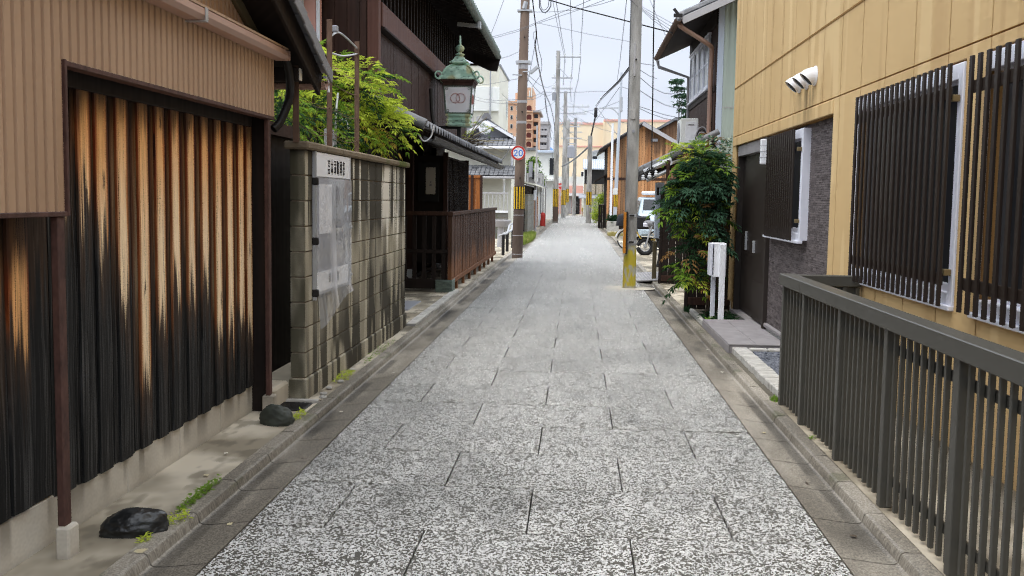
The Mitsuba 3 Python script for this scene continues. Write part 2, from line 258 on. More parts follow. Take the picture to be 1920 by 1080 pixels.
# ---------------------------------------------------------------- mesh helpers
_CORN = [(sx, sy, sz) for sx in (-1, 1) for sy in (-1, 1) for sz in (-1, 1)]
_BOXF = np.array([[0, 1, 3], [0, 3, 2], [4, 6, 7], [4, 7, 5], [0, 4, 5], [0, 5, 1], [2, 3, 7], [2, 7, 6], [0, 2, 6], [0, 6, 4], [1, 5, 7], [1, 7, 3]])
_CB = np.array([[s[0] * (1 if k == 0 else .9), s[1] * (1 if k == 1 else .9), s[2] * (1 if k == 2 else .9)] for s in _CORN for k in range(3)])
from scipy.spatial import ConvexHull
_hull = ConvexHull(_CB)
_CBF = _hull.simplices.copy()
for i, t in enumerate(_CBF):
    a, b, c = _CB[t]
    if np.dot(np.cross(b - a, c - a), (a + b + c)) < 0: _CBF[i] = t[::-1]
_CBS, _CBK = np.array([s for s in _CORN for k in range(3)], float), np.array([k for s in _CORN for k in range(3)])

class MB:
    def __init__(s): s.v, s.f, s.n, s.uv = [], [], 0, []
    def add(s, v, f, uv=None):
        v, f = np.asarray(v, float), np.asarray(f, int)
        if f.shape[1] == 4: f = np.vstack([f[:, [0, 1, 2]], f[:, [0, 2, 3]]])
        s.v.append(v); s.f.append(f + s.n); s.n += len(v)
        if uv is not None: s.uv.append(np.asarray(uv, float))
        return s
    def box(s, x0, x1, y0, y1, z0, z1, c=0.0):
        lo, hi = np.array([x0, y0, z0], float), np.array([x1, y1, z1], float)
        m, h = (lo + hi) / 2, (hi - lo) / 2
        if c <= 0: return s.add(m + np.array(_CORN) * h, _BOXF)
        hh = np.where(np.arange(3)[None] == _CBK[:, None], h, np.maximum(h - c, h * 0.2))
        return s.add(m + _CBS * hh, _CBF)
    def obox(s, m, ax, ay, az, c=0.0):
        """box about m with half-extent vectors ax, ay, az"""
        ax, ay, az = (np.asarray(a, float) for a in (ax, ay, az))
        if c <= 0:
            k = np.array(_CORN, float)
            F = _BOXF
        else:
            h = np.array([np.linalg.norm(a) for a in (ax, ay, az)])
            k = np.where(np.arange(3)[None] == _CBK[:, None], 1.0, np.maximum(1 - c / h, 0.2)) * _CBS
            F = _CBF
        if np.dot(np.cross(ax, ay), az) < 0: F = F[:, ::-1]
        return s.add(np.asarray(m, float) + k @ np.array([ax, ay, az]), F)
    def bar(s, p, q, w, h, up=(0, 0, 1), c=0.0):
        p, q = np.asarray(p, float), np.asarray(q, float)
        d = q - p; L = np.linalg.norm(d); d /= L
        a = np.cross(d, up); a = np.cross(d, (1, 0, 0)) if np.linalg.norm(a) < 1e-6 else a
        a /= np.linalg.norm(a); b = np.cross(a, d)
        return s.obox((p + q) / 2, d * L / 2, a * w / 2, b * h / 2, c)
    def tube(s, pts, r, n=8, caps=True):
        p = np.asarray(pts, float); m = len(p)
        r = np.broadcast_to(np.asarray(r, float), (m,))
        t = np.gradient(p, axis=0); t /= np.linalg.norm(t, axis=1, keepdims=True) + 1e-12
        ref = np.array([0, 0, 1.]) if abs(t[:, 2]).mean() < 0.8 else np.array([1., 0, 0])
        a = np.cross(t, ref); a /= np.linalg.norm(a, axis=1, keepdims=True) + 1e-12
        b = np.cross(t, a); g = np.arange(n) * 2 * np.pi / n
        v = (p[:, None] + r[:, None, None] * (np.cos(g)[None, :, None] * a[:, None] + np.sin(g)[None, :, None] * b[:, None])).reshape(-1, 3)
        i, j = np.meshgrid(np.arange(m - 1), np.arange(n), indexing='ij')
        q = np.stack([i * n + j, (i + 1) * n + j, (i + 1) * n + (j + 1) % n, i * n + (j + 1) % n], -1).reshape(-1, 4)
        f = np.vstack([q[:, [0, 2, 1]], q[:, [0, 3, 2]]])
        if caps:
            k = np.arange(1, n - 1)
            f = np.vstack([f, np.stack([k * 0, k, k + 1], 1)[:, ::-1], np.stack([k * 0, k, k + 1], 1) + (m - 1) * n])
        return s.add(v, f[:, ::-1])
    def lathe(s, prof, c, n=16, phase=0.0, sx=1.0, sy=1.0):
        prof = np.asarray(prof, float); m = len(prof)
        g = np.arange(n) * 2 * np.pi / n + phase
        v = np.stack([prof[:, :1] * np.cos(g) * sx, prof[:, :1] * np.sin(g) * sy, np.repeat(prof[:, 1:], n, 1)], -1).reshape(-1, 3) + np.asarray(c, float)
        i, j = np.meshgrid(np.arange(m - 1), np.arange(n), indexing='ij')
        q = np.stack([i * n + j, i * n + (j + 1) % n, (i + 1) * n + (j + 1) % n, (i + 1) * n + j], -1).reshape(-1, 4)
        f = np.vstack([q[:, [0, 1, 2]], q[:, [0, 2, 3]]])
        k = np.arange(1, n - 1)
        if prof[0, 0] > 1e-6: f = np.vstack([f, np.stack([k * 0, k + 1, k], 1)])
        if prof[-1, 0] > 1e-6: f = np.vstack([f, np.stack([k * 0, k, k + 1], 1) + (m - 1) * n])
        return s.add(v, f)
    def prism(s, poly, axis, a, b):
        """polygon (list of points or shapely polygon) in the two other axes (cyclic-free order: x->yz, y->xz, z->xy) extruded from a to b"""
        g = poly if hasattr(poly, 'exterior') else Polygon(poly)
        m = trimesh.creation.extrude_polygon(g, abs(b - a), engine='earcut')
        v = np.array(m.vertices); lo = min(a, b)
        if axis == 'z': w = np.stack([v[:, 0], v[:, 1], v[:, 2] + lo], 1); F = m.faces
        elif axis == 'x': w = np.stack([v[:, 2] + lo, v[:, 0], v[:, 1]], 1); F = m.faces
        else: w = np.stack([v[:, 0], v[:, 2] + lo, v[:, 1]], 1); F = m.faces[:, ::-1]
        return s.add(w, F)
    def merge(s, other, M=None):
        for v, f in [(np.vstack(other.v), np.vstack(other.f))]:
            if M is not None: v = v @ np.asarray(M)[:3, :3].T + np.asarray(M)[:3, 3]
            s.add(v, f)
        return s
    def mesh(s): return np.vstack(s.v), np.vstack(s.f)

def B(*a, **k): return MB().box(*a, **k)
def key_for(full):
    c = _count.get(full, 0); _count[full] = c + 1
    return full if c == 0 else f'{full}_{c:03d}'
def thing(name, label, cat, group=None, kind='thing'):
    k = key_for(name)
    labels[k] = {'label': label, 'category': cat, 'kind': kind}
    if group: labels[k]['group'] = group
    return k
def structure(name, label):
    k = key_for(name); labels[k] = {'label': label, 'kind': 'structure'}
    return k
def put(parent, name, mb, m, smooth=False, label=None, stuff=False, uv=None, **kw):
    """a part of a thing (name=None: the thing's own mesh)"""
    k = parent if name is None else key_for(f'{parent}__{name}')
    d = mb.mesh() if isinstance(mb, MB) else mb
    scene[k] = mikit.ply(d, m, smooth=smooth, uv=uv) if not isinstance(d, dict) else {**d, **kw}
    if name is not None and (label or stuff):
        labels[k] = {}
        if label: labels[k]['label'] = label
        if stuff: labels[k]['kind'] = 'stuff'
    return k
def reuse(parent, name, like, to_world):
    k = key_for(f'{parent}__{name}')
    scene[k] = {**scene[like], 'to_world': to_world}
    return k
T = mi.ScalarTransform4f
def sag(p, q, drop, n=14):
    p, q = np.asarray(p, float), np.asarray(q, float)
    t = np.linspace(0, 1, n)[:, None]
    w = p + (q - p) * t
    w[:, 2] -= 4 * drop * (t * (1 - t))[:, 0]
    return w
def smooth_path(pts, n=6):
    p = np.asarray(pts, float)
    out = []
    for i in range(len(p) - 1):
        p0, p1, p2, p3 = p[max(i - 1, 0)], p[i], p[i + 1], p[min(i + 2, len(p) - 1)]
        for t in np.linspace(0, 1, n, endpoint=False):
            out.append(0.5 * ((2 * p1) + (-p0 + p2) * t + (2 * p0 - 5 * p1 + 4 * p2 - p3) * t * t + (-p0 + 3 * p1 - 3 * p2 + p3) * t ** 3))
    out.append(p[-1])
    return np.array(out)

# ================================================================ ground, street, gutters
k = structure('ground', 'earth under the whole street')
put(k, None, B(-700, 700, -60, 2500, -1.0, -0.14), SOIL)
k = structure('hills', 'blue hill far beyond the end of the street')
mb = MB(); xs = np.linspace(-420, 300, 60)
hv = []
for x in xs: hv.append(55 + 62 * math.exp(-((x + 75) / 90) ** 2) + 14 * math.sin(x * 0.031) + 7 * math.sin(x * 0.083 + 1))
v = []; 
for x, h in zip(xs, hv): v += [(x, 1900, -2), (x, 2000, h), (x, 2300, h * 0.8), (x, 2400, -2)]
v = np.array(v, float); q = []
for i in range(len(xs) - 1):
    for j in range(3): q.append((i * 4 + j, (i + 1) * 4 + j, (i + 1) * 4 + j + 1, i * 4 + j + 1))
mb.add(v, np.array(q)); put(k, None, mb, HILLM, smooth=True)

road = structure('road', 'narrow lane paved with large white flecked grey slabs')
put(road, None, B(-1.62, 1.265, 0.5, 36.05, -0.13, -0.028), JOINT)
PY, PD, PW = 4.866, 0.785, 1.014
for r in range(-4, 40):
    y0, y1 = PY + PD * r, PY + PD * (r + 1)
    x = (-1.231 if r % 2 == 0 else -0.723) - PW * 2
    while x < 1.265:
        a, b = max(x, -1.618), min(x + PW, 1.262)
        if b - a > 0.03:
            dz = rng.uniform(-0.0015, 0.0015)
            put(road, 'paver', B(a + 0.004, b - 0.004, y0 + 0.0048, y1 - 0.0048, -0.029, dz, 0.002), PAVER)
        x += PW
put(road, 'far_paving', B(-1.618, 1.262, 36.06, 104, -0.13, 0.0), FARPAVE)
put(road, 'cross_street', B(-40, 40, 104.0, 112, -0.13, -0.002), APRON)

def gutter(side, gx, y0, y1, name, label):
    k = structure(name, label)
    # profile outward from the road edge: dished channel, kerb lip
    P = [(0.003, -0.12), (0.003, -0.003), (0.10, -0.014), (0.20, -0.026), (0.245, -0.027), (0.262, -0.018), (0.270, 0.012), (0.278, 0.026), (0.292, 0.033), (0.365, 0.033), (0.374, 0.028), (0.376, -0.12)]
    y, i = y0, 0
    while y < y1:
        L = 0.6 if y < 40 else 6.0
        g = 0.006
        pol = [(gx + side * a, z + (rng.uniform(-.002, .002) if j in (8, 9) else 0)) for j, (a, z) in enumerate(P)]
        put(k, 'slab', MB().prism(pol, 'y', y + g, y + L - g), GUTTER, smooth=25)
        y += L; i += 1
gutter(-1, -1.620, 1.92, 103, 'gutter', 'concrete kerb and gutter blocks along the house side with the charred wall')
gutter(1, 1.265, 1.70, 103, 'gutter', 'concrete kerb and gutter blocks along the yellow house side')

def sheet(x0, x1, y0, y1, z, m, name, label, nx=10, ny=40, amp=0.006, slope=0.0, kind='structure'):
    """uneven ground sheet with a skirt"""
    X, Y = np.meshgrid(np.linspace(x0, x1, nx), np.linspace(y0, y1, ny), indexing='ij')
    Z = z + amp * (meshkit.fbm(np.stack([X * 3, Y * 1.7, X * 0], -1), 3, 5) - 0.5) * 2 + slope * (X - x0) / (x1 - x0)
    v = np.stack([X, Y, Z], -1).reshape(-1, 3)
    i, j = np.meshgrid(np.arange(nx - 1), np.arange(ny - 1), indexing='ij')
    q = np.stack([i * ny + j, (i + 1) * ny + j, (i + 1) * ny + j + 1, i * ny + j + 1], -1).reshape(-1, 4)
    k = structure(name, label)
    put(k, None, MB().add(v, q), m, smooth=True)
    return k
sheet(-2.45, -1.985, 1.0, 7.36, 0.022, APRON, 'pavement', 'stained concrete strip between the kerb and the charred wall', 10, 60)
sheet(-2.6, -1.985, 7.36, 7.83, 0.020, APRON, 'pavement', 'concrete ground in front of the brown side door', 8, 8)
sheet(-2.14, -1.985, 7.83, 12.52, 0.030, APRON, 'pavement', 'mossy concrete strip along the foot of the block wall', 6, 40, 0.012)
sheet(-3.6, -2.12, 12.52, 17.3, 0.045, APRON, 'pavement', 'concrete forecourt of the dark machiya entrance', 16, 30, 0.008)
sheet(-9.0, -1.99, 17.3, 60, 0.03, APRON, 'pavement', 'concrete verge past the slatted wooden fence', 16, 60, 0.01)
sheet(-9.0, -1.99, 60, 103, 0.03, APRON, 'pavement', 'far verge on the sign pole side', 8, 30, 0.01)
sheet(1.635, 2.40, 0.5, 8.22, 0.034, APRON, 'pavement', 'concrete strip under the grey slat fence', 8, 40, 0.004)
sheet(1.635, 2.7, 8.22, 15.4, 0.020, SOIL, 'pavement', 'bare ground under the gravel bed and planter', 8, 30, 0.004)
sheet(1.635, 4.5, 15.4, 19.9, 0.030, APRON, 'pavement', 'concrete entry between two dark board fences', 12, 20, 0.008)
sheet(1.635, 9.0, 19.9, 60, 0.022, APRON, 'pavement', 'concrete parking yard with the motorcycle and minivan', 16, 50, 0.01)
sheet(1.635, 9.0, 60, 103, 0.022, APRON, 'pavement', 'far verge beyond the wooden shed', 8, 30, 0.01)
# pale stone band along the kerb at the machiya entrance
k = structure('path', 'band of pale stone slabs along the kerb at the machiya entrance')
for i in range(8):
    put(k, 'stone', B(-2.118, -1.998, 12.56 + i * 0.6 + .006, 13.16 + i * 0.6 - .006, 0.0, 0.058 + rng.uniform(-.003, .003), 0.006), STONEW)
k = thing('drain_cover', 'dark rectangular iron drain cover in the concrete by the brown side door', 'drain cover')
put(k, None, B(-2.27, -2.03, 7.42, 7.70, 0.0, 0.034, 0.004), BLACK)
mb = MB()
for i in range(6): mb.box(-2.25, -2.05, 7.445 + i * 0.042, 7.465 + i * 0.042, 0.03, 0.038)
put(k, 'rib', mb, BLACK, stuff=True)
k = thing('stone_edging', 'pale stone strip between the drain cover and the block wall', 'edging')
put(k, None, B(-2.28, -2.0, 7.72, 7.79, 0.0, 0.045, 0.006), STONEW)
k = thing('drain_cover', 'dark square drain cover in the entrance forecourt beyond the block wall', 'drain cover')
put(k, None, B(-2.75, -2.35, 14.1, 15.3, 0.02, 0.062, 0.004), GREYP)
k = thing('drain_cover', 'small dark drain grate beside the end of the block wall', 'drain cover')
put(k, None, B(-2.42, -2.28, 12.7, 12.95, 0.02, 0.066, 0.004), BLACK)

# ---------------------------------------------------------------- loose stones, weeds
def rock(name, c, r, rot, m, label, seed, cat='stone'):
    s = trimesh.creation.icosphere(4, 1.0); v = np.array(s.vertices)
    n = meshkit.fbm(v * 1.6 + seed, 4, seed)
    v = v * (0.78 + 0.5 * n)[:, None]
    v[:, 2] = np.where(v[:, 2] < -0.45, -0.45 + (v[:, 2] + 0.45) * 0.1, v[:, 2])
    v = v * np.array(r)
    ca, sa = math.cos(rot), math.sin(rot)
    v = np.stack([v[:, 0] * ca - v[:, 1] * sa, v[:, 0] * sa + v[:, 1] * ca, v[:, 2]], 1)
    v += np.array(c) - [0, 0, v[:, 2].min()]
    k = thing(name, label, cat)
    put(k, None, (v, s.faces), m, smooth=True)
rock('stone', (-2.085, 4.62, 0.012), (0.155, 0.085, 0.082), 0.35, ROCK, 'glossy black stone on the concrete strip near the brown steel post', 3)
rock('stone', (-2.10, 6.98, 0.012), (0.13, 0.09, 0.095), -0.35, ROCKM, 'dark grey round stone on the strip by the far end of the charred wall', 11)
for i, (x, y) in enumerate([(-2.03, 8.05), (-2.02, 8.6), (-2.05, 8.3), (-2.0, 7.9), (-2.06, 9.2)]):
    rock('pebble', (x, y, 0.03), (0.03, 0.025, 0.014), i, STONEW, ['small pale pebble by the corner of the block wall', 'pale pebble in the weeds under the notice board', 'pale flat pebble between the corner and the weeds', 'small pale pebble on the kerb before the block wall', 'pale pebble on the mossy strip past the weeds'][i], 20 + i, 'pebble')

for i, (x, y, sc) in enumerate(((-1.72, 4.9, .02), (-1.78, 7.6, .018), (-1.70, 6.2, .014), (-1.94, 4.35, .03), (-1.69, 9.4, .02), (1.42, 5.05, .02), (1.38, 7.3, .018), (1.45, 9.9, .022), (1.40, 6.0, .014), (-2.1, 5.6, .02), (-2.16, 6.1, .015), (.6, 6.9, .012), (-.9, 8.1, .013), (1.5, 11.4, .02))):
    r_ = random.Random(300 + i); n_ = 7
    k = thing('fallen_leaf', ['pale flat leaf scrap in the gutter near the black stone', 'small pale scrap in the gutter before the round grey stone', 'tiny pale scrap in the gutter halfway along the charred wall', 'dry leaf lying on the concrete strip below the black stone', 'pale scrap in the gutter beside the block wall', 'pale scrap in the gutter at the near grey fence posts', 'small scrap in the gutter at the third fence post', 'pale scrap in the gutter beside the gravel bed', 'tiny scrap in the gutter between two fence posts', 'dry bit on the stained strip under the charred wall', 'tiny dry bit on the strip further along the charred wall', 'tiny light scrap lying on the paving right of the middle', 'tiny light scrap lying on the paving left of the middle', 'dry leaf in the gutter by the tiled step'][i], 'leaf')
    zg = .002 if -1.6 < x < 1.25 else (.030 if x < -1.9 else -.016)
    v_ = [(x, y, zg + .006)] + [(x + sc * r_.uniform(.6, 1.2) * math.cos(t), y + sc * r_.uniform(.7, 1.5) * math.sin(t), zg + r_.uniform(.001, .008)) for t in np.linspace(0, 6.283, n_, endpoint=False)]
    put(k, None, MB().add(np.array(v_), np.array([(0, 1 + j, 1 + (j + 1) % n_) for j in range(n_)])), [STRAW, BUFF, STEM][i % 3])

def blade_mesh(mb, x, y, z, h, rnd, w=0.006, lean=0.5):
    a = rnd.uniform(0, 2 * math.pi); l = h * lean * rnd.uniform(0.2, 1)
    d = np.array([math.cos(a), math.sin(a), 0]); s = np.array([-d[1], d[0], 0]) * w
    p0 = np.array([x, y, z]); p1 = p0 + d * l * 0.35 + [0, 0, h * 0.62]; p2 = p0 + d * l + [0, 0, h]
    mb.add([p0 - s, p0 + s, p1 + s * .7, p1 - s * .7, p2], np.array([[0, 1, 2], [0, 2, 3], [3, 2, 4]]))
def weed(name, label, cx, cy, z, rx, ry, n, h, m, kind='thing', seed=0, w=0.006, cat='weed', broad=False):
    r = random.Random(seed); mb = MB()
    for i in range(n):
        a, q = r.uniform(0, 6.283), math.sqrt(r.random())
        x, y = cx + rx * q * math.cos(a), cy + ry * q * math.sin(a)
        if broad:
            e = r.uniform(0.4, 1.0) * h; az = r.uniform(0, 6.28); el = r.uniform(-0.1, 0.7)
            leaf(mb, np.array([x, y, z + r.uniform(0, h)]), np.array([math.cos(az) * math.cos(el), math.sin(az) * math.cos(el), math.sin(el)]), e, e * 0.36, r)
        else: blade_mesh(mb, x, y, z, h * r.uniform(0.5, 1.1), r, w)
    k = thing(name, label, cat, kind=kind)
    if kind == 'stuff': labels[k].pop('category')
    put(k, None, mb, m)
    return k
def leaf(mb, p, d, L, W, r):
    """one folded leaf blade at p along d"""
    d = d / (np.linalg.norm(d) + 1e-9)
    s = np.cross(d, [0, 0, 1.0]); s = s / (np.linalg.norm(s) + 1e-9)
    t = r.uniform(-0.7, 0.7)
    u = np.cross(s, d); s2 = s * math.cos(t) + u * math.sin(t); u2 = np.cross(s2, d)
    m1, m2, tip = p + d * L * 0.30, p + d * L * 0.66 - u * 0.06 * L, p + d * L - u * 0.16 * L
    f = u2 * W * 0.25
    mb.add([p, m1 + s2 * W / 2 + f, m1, m1 - s2 * W / 2 + f, m2 + s2 * W * .38 + f, m2, m2 - s2 * W * .38 + f, tip],
           np.array([[0, 2, 1], [0, 3, 2], [1, 2, 5], [1, 5, 4], [2, 3, 6], [2, 6, 5], [4, 5, 7], [5, 6, 7]]))
weed('weed', 'bright green weed beside the glossy black stone', -1.955, 4.80, 0.026, 0.05, 0.11, 90, 0.035, LEAFA, seed=1, broad=True)
weed('weed', 'tiny green weed at the kerb in front of the glossy black stone', -1.985, 4.50, 0.022, 0.025, 0.045, 46, 0.03, LEAFA, seed=2, broad=True)
weed('weed', 'line of moss and weeds along the kerb joint past the black stone', -1.99, 5.22, 0.024, 0.028, 0.32, 330, 0.035, LEAFB, seed=3, broad=True)
weed('weed', 'small green weed beside the round grey stone', -2.0, 7.18, 0.024, 0.05, 0.13, 70, 0.045, LEAFA, seed=4, broad=True)
weed('weed', 'yellow green weeds at the foot of the block wall under the notice board', -2.04, 8.85, 0.03, 0.05, 0.30, 160, 0.04, LEAFA, seed=5, broad=True)
weed('weed', 'moss line along the kerb past the notice board', -2.02, 10.4, 0.03, 0.04, 0.9, 160, 0.03, LEAFB, seed=6, broad=True)
weed('grass', 'straw coloured and green grass growing on the verge behind the sign pole', -1.93, 40, 0.02, 0.26, 5.0, 2800, 0.24, GRASSG, kind='stuff', seed=7, w=0.01)
weed('grass', 'dry yellow grass mixed into the verge behind the sign pole', -1.95, 40, 0.02, 0.26, 5.0, 1300, 0.2, GRASSY, kind='stuff', seed=8, w=0.01)
weed('weed', 'dry yellow grass tuft on the parking yard kerb behind the grey pole', 1.75, 46, 0.02, 0.35, 0.9, 420, 0.2, GRASSY, seed=9, w=0.012)
weed('weed', 'dark tuft of grass on the kerb by the planter corner', 1.66, 14.9, 0.02, 0.07, 0.12, 90, 0.10, LEAFC, seed=10, w=0.007)
weed('weed', 'green weed at the kerb joint where the grey slat fence begins', 1.66, 8.28, 0.03, 0.05, 0.08, 50, 0.05, LEAFB, seed=12, w=0.006)
weed('weed', 'small green weed on the kerb joint before the second fence post', 1.638, 6.95, 0.03, 0.02, 0.04, 20, 0.03, LEAFB, seed=13, broad=True)

# ================================================================ charred wooden storehouse
st = thing('wooden_storehouse', 'charred board storehouse clad above in ribbed brown sheet metal', 'storehouse')
XF = -2.404
put(st, 'inner_wall', B(-2.60, -2.44, 1.0, 7.40, 0.2, 2.64), DARKWOOD)
ys = [1.0, 1.65, 2.37, 3.09, 3.81, 4.53, 5.25, 5.97, 6.69, 7.38]
for a, b in zip(ys, ys[1:]): put(st, 'footing_panel', B(-2.56, XF, a + .004, b - .004, -0.06, 0.240, 0.006), FOOTING)
# boards and battens: uv.x = piece number + place across, uv.y = metres above the line where the charring starts
def plank(m, y0, y1, x0, x1, z0, z1, pid, char, bow):
    ny, nz = 6, 2
    t = np.linspace(0, 1, ny)
    prof_x = x1 + bow * (np.sin(np.pi * t) - 1.0)
    v, uv = [], []
    for z in (z0, z1):
        for tt, xx in zip(t, prof_x): v.append((xx, y0 + (y1 - y0) * tt, z)); uv.append((pid + 0.02 + 0.96 * tt, z - char))
        for tt in (1.0, 0.0): v.append((x0, y0 + (y1 - y0) * tt, z)); uv.append((pid + 0.02 + 0.96 * tt, z - char))
    n = ny + 2
    f = []
    for i in range(n): j = (i + 1) % n; f += [(i, j, n + j), (i, n + j, n + i)]
    for i in range(1, n - 1): f += [(0, i + 1, i), (n, n + i, n + i + 1)]
    put(st, 'plank', (np.array(v), np.array(f)), m, uv=np.array(uv))
bat = [4.80, 4.98, 5.21, 5.47, 5.70, 5.92, 6.16, 6.40, 6.64, 6.87, 7.10, 7.28]
chz = [1.60, 1.50, 1.12, 0.62, 0.86, 1.10, 1.00, 1.15, 0.76, 0.74, 0.70, 0.66]
bat = [4.585] + bat; chz = [1.74] + chz
bnd = [4.47] + [(a + b) / 2 for a, b in zip(bat, bat[1:])] + [7.38]
for i, (y, cz) in enumerate(zip(bat, chz)):
    zb = 0.238 + rng.uniform(-0.007, 0.007)
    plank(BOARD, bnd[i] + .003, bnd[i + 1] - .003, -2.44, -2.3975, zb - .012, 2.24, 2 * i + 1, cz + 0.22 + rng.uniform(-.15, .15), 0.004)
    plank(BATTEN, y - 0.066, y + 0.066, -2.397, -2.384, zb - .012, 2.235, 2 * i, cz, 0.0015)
# boards left of the steel post, lower bay
y = 2.0; i = 40
while y < 4.22:
    w = rng.uniform(0.135, 0.17); w = min(w, 4.47 - y)
    cz = 1.04 + 0.10 * (i % 2) + rng.uniform(-.1, .12)
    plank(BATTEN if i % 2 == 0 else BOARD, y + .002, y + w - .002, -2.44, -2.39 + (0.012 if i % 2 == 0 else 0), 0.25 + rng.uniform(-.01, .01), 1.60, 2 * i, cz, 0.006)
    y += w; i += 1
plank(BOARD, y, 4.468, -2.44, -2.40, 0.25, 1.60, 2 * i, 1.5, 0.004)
# sheet cladding
def ribbed(y0, y1, z0, z1, x, pitch=0.076, depth=0.019, thick=0.008, zt=None, skew=None):
    prof = []; y = y0
    while y < y1 - 1e-6:
        for dy, dx in ((0.0, 0.0), (0.049, 0.0), (0.056, -depth), (0.069, -depth)): 
            if y + dy * pitch / 0.076 <= y1: prof.append((x + dx, y + dy * pitch / 0.076))
        y += pitch
    prof.append((x, y1))
    P = np.array(prof); n = len(P)
    z1a = np.array([skew(yy) for yy in P[:, 1]]) if skew else np.full(n, z1)
    v = np.vstack([np.column_stack([P, np.full(n, z0)]), np.column_stack([P, z1a]), np.column_stack([P - [thick, 0], np.full(n, z0)]), np.column_stack([P - [thick, 0], z1a])])
    i = np.arange(n - 1)
    q = np.vstack([np.stack([i, i + 1, n + i + 1, n + i], 1), np.stack([2 * n + i + 1, 2 * n + i, 3 * n + i, 3 * n + i + 1], 1), np.stack([i + 1, i, 2 * n + i, 2 * n + i + 1], 1)])
    return MB().add(v, q)
put(st, 'cladding', ribbed(0.992, 4.336, 1.56, 2.72, -2.238), SHEET)
put(st, 'cladding', ribbed(4.336, 7.385, 2.215, 2.72, -2.238), SHEET)
rake = lambda y: 2.79 + (7.34 - y) * 0.42
put(st, 'gable_cladding', ribbed(1.0, 7.40, 2.66, 3, -2.33, skew=lambda y: rake(y) - 0.05), SHEET)
put(st, 'edge_trim', B(-2.30, -2.232, 1.0, 4.345, 1.540, 1.562, 0.003), RUST)
put(st, 'edge_trim', B(-2.30, -2.229, 4.333, 4.352, 1.541, 2.222, 0.003), RUST)
put(st, 'edge_trim', B(-2.30, -2.231, 4.353, 7.40, 2.194, 2.217, 0.003), RUST)
put(st, 'corner_trim', B(-2.30, -2.232, 7.386, 7.402, 2.218, 2.72, 0.003), SHEET)
put(st, 'lintel', B(-2.41, -2.368, 4.36, 7.30, 2.135, 2.222, .004), DARKWOOD)
put(st, 'soffit_board', B(-2.44, -2.302, 4.36, 7.39, 2.225, 2.245), DARKWOOD)
put(st, 'soffit_board', B(-2.44, -2.302, 1.0, 4.33, 1.565, 1.585), DARKWOOD)
put(st, 'side_wall', B(-5.5, -2.30, 7.39, 7.46, 0.0, 2.72), DARKWOOD)
mb = MB().box(-2.31, -2.232, 4.225, 4.238, 0.165, 1.56, .002).box(-2.31, -2.232, 4.332, 4.345, 0.165, 1.54, .002).box(-2.285, -2.270, 4.238, 4.332, 0.165, 1.54)
put(st, 'steel_post', B(-2.275, -2.240, 4.258, 4.318, 0.165, 1.539, 0.004), RUST)
put(st, 'post_foot', B(-2.28, -2.215, 4.240, 4.34, -0.05, 0.165, 0.010), FOOTING)
put(st, 'steel_post', B(-2.272, -2.240, 7.276, 7.337, 0.165, 2.193, 0.004), RUST)
put(st, 'post_foot', B(-2.30, -2.21, 7.27, 7.36, -0.05, 0.165, 0.010), FOOTING)
g = st
put(g, 'eave_gutter', MB().prism([(-2.236, 2.63), (-2.15, 2.63), (-2.125, 2.655), (-2.125, 2.692), (-2.133, 2.692), (-2.133, 2.66), (-2.155, 2.64), (-2.228, 2.64), (-2.228, 2.71), (-2.236, 2.71)], 'y', 1.0, 7.43), PINKM, smooth=30)
put(g, 'gutter_cap', B(-2.236, -2.123, 7.43, 7.455, 2.628, 2.70, 0.006), PINKM)
put(g, 'gutter_strap', MB().box(-2.24, -2.118, 5.73, 5.765, 2.620, 2.629, .002).box(-2.1245, -2.117, 5.73, 5.765, 2.629, 2.70, .002), GALV)
put(g, 'pent_roof', MB().prism([(-2.22, 2.725), (-2.13, 2.70), (-2.13, 2.715), (-2.32, 2.80), (-2.32, 2.78)], 'y', 1.0, 7.42), SHEET)
# main roof: gable to the street, underside rises towards the viewer
rs = lambda y: 2.79 + (7.34 - y) * 0.42
v = []
for x in (-6.0, -2.03):
    for y in (0.5, 8.0): v += [(x, y, rs(y)), (x, y, rs(y) + 0.09)]
put(st, 'roof', MB().add(v, np.array([[0, 2, 6, 4], [1, 5, 7, 3], [0, 4, 5, 1], [2, 3, 7, 6], [4, 6, 7, 5], [0, 1, 3, 2]])), DARKWOOD)
put(st, 'rake_board', MB().bar((-2.315, 1.0, rs(1.0) - 0.055), (-2.315, 7.45, rs(7.45) - 0.055), 0.03, 0.085, (0, 0, 1), .004), OLIVE)
put(st, 'barge_board', MB().bar((-2.045, 0.5, rs(0.5) - 0.03), (-2.045, 7.98, rs(7.98) - 0.03), 0.028, 0.13, (0, 0, 1), .004), DARKWOOD)
for i in range(26):
    y1 = 8.05 - i * 0.255; y0 = y1 - 0.29
    mb = MB().bar((-2.03, y0, rs(y0) + 0.105), (-2.03, y1, rs(y1) + 0.13), 0.15, 0.026, (0, 0, 1), .006)
    mb.bar((-1.962, y0, rs(y0) + 0.068), (-1.962, y1, rs(y1) + 0.088), 0.018, 0.10, (0, 0, 1), .005)
    put(st, 'verge_tile', mb, VERGE)
put(st, 'purlin', B(-2.75, -2.10, 7.58, 7.65, 2.50, 2.60, 0.006), DARKWOOD)
put(st, 'purlin_end', B(-2.10, -2.09, 7.583, 7.647, 2.505, 2.595, 0.003), BUFF)
gp = MB()
a = np.linspace(math.pi, 2 * math.pi, 9)
pr = [(8.03 + 0.055 * math.cos(t), 2.535 + 0.055 * math.sin(t)) for t in a] + [(8.03 + 0.047 * math.cos(t), 2.535 + 0.047 * math.sin(t)) for t in a[::-1]]
put(st, 'roof_gutter', MB().prism(pr, 'x', -6.0, -2.0), PINKM, smooth=30)
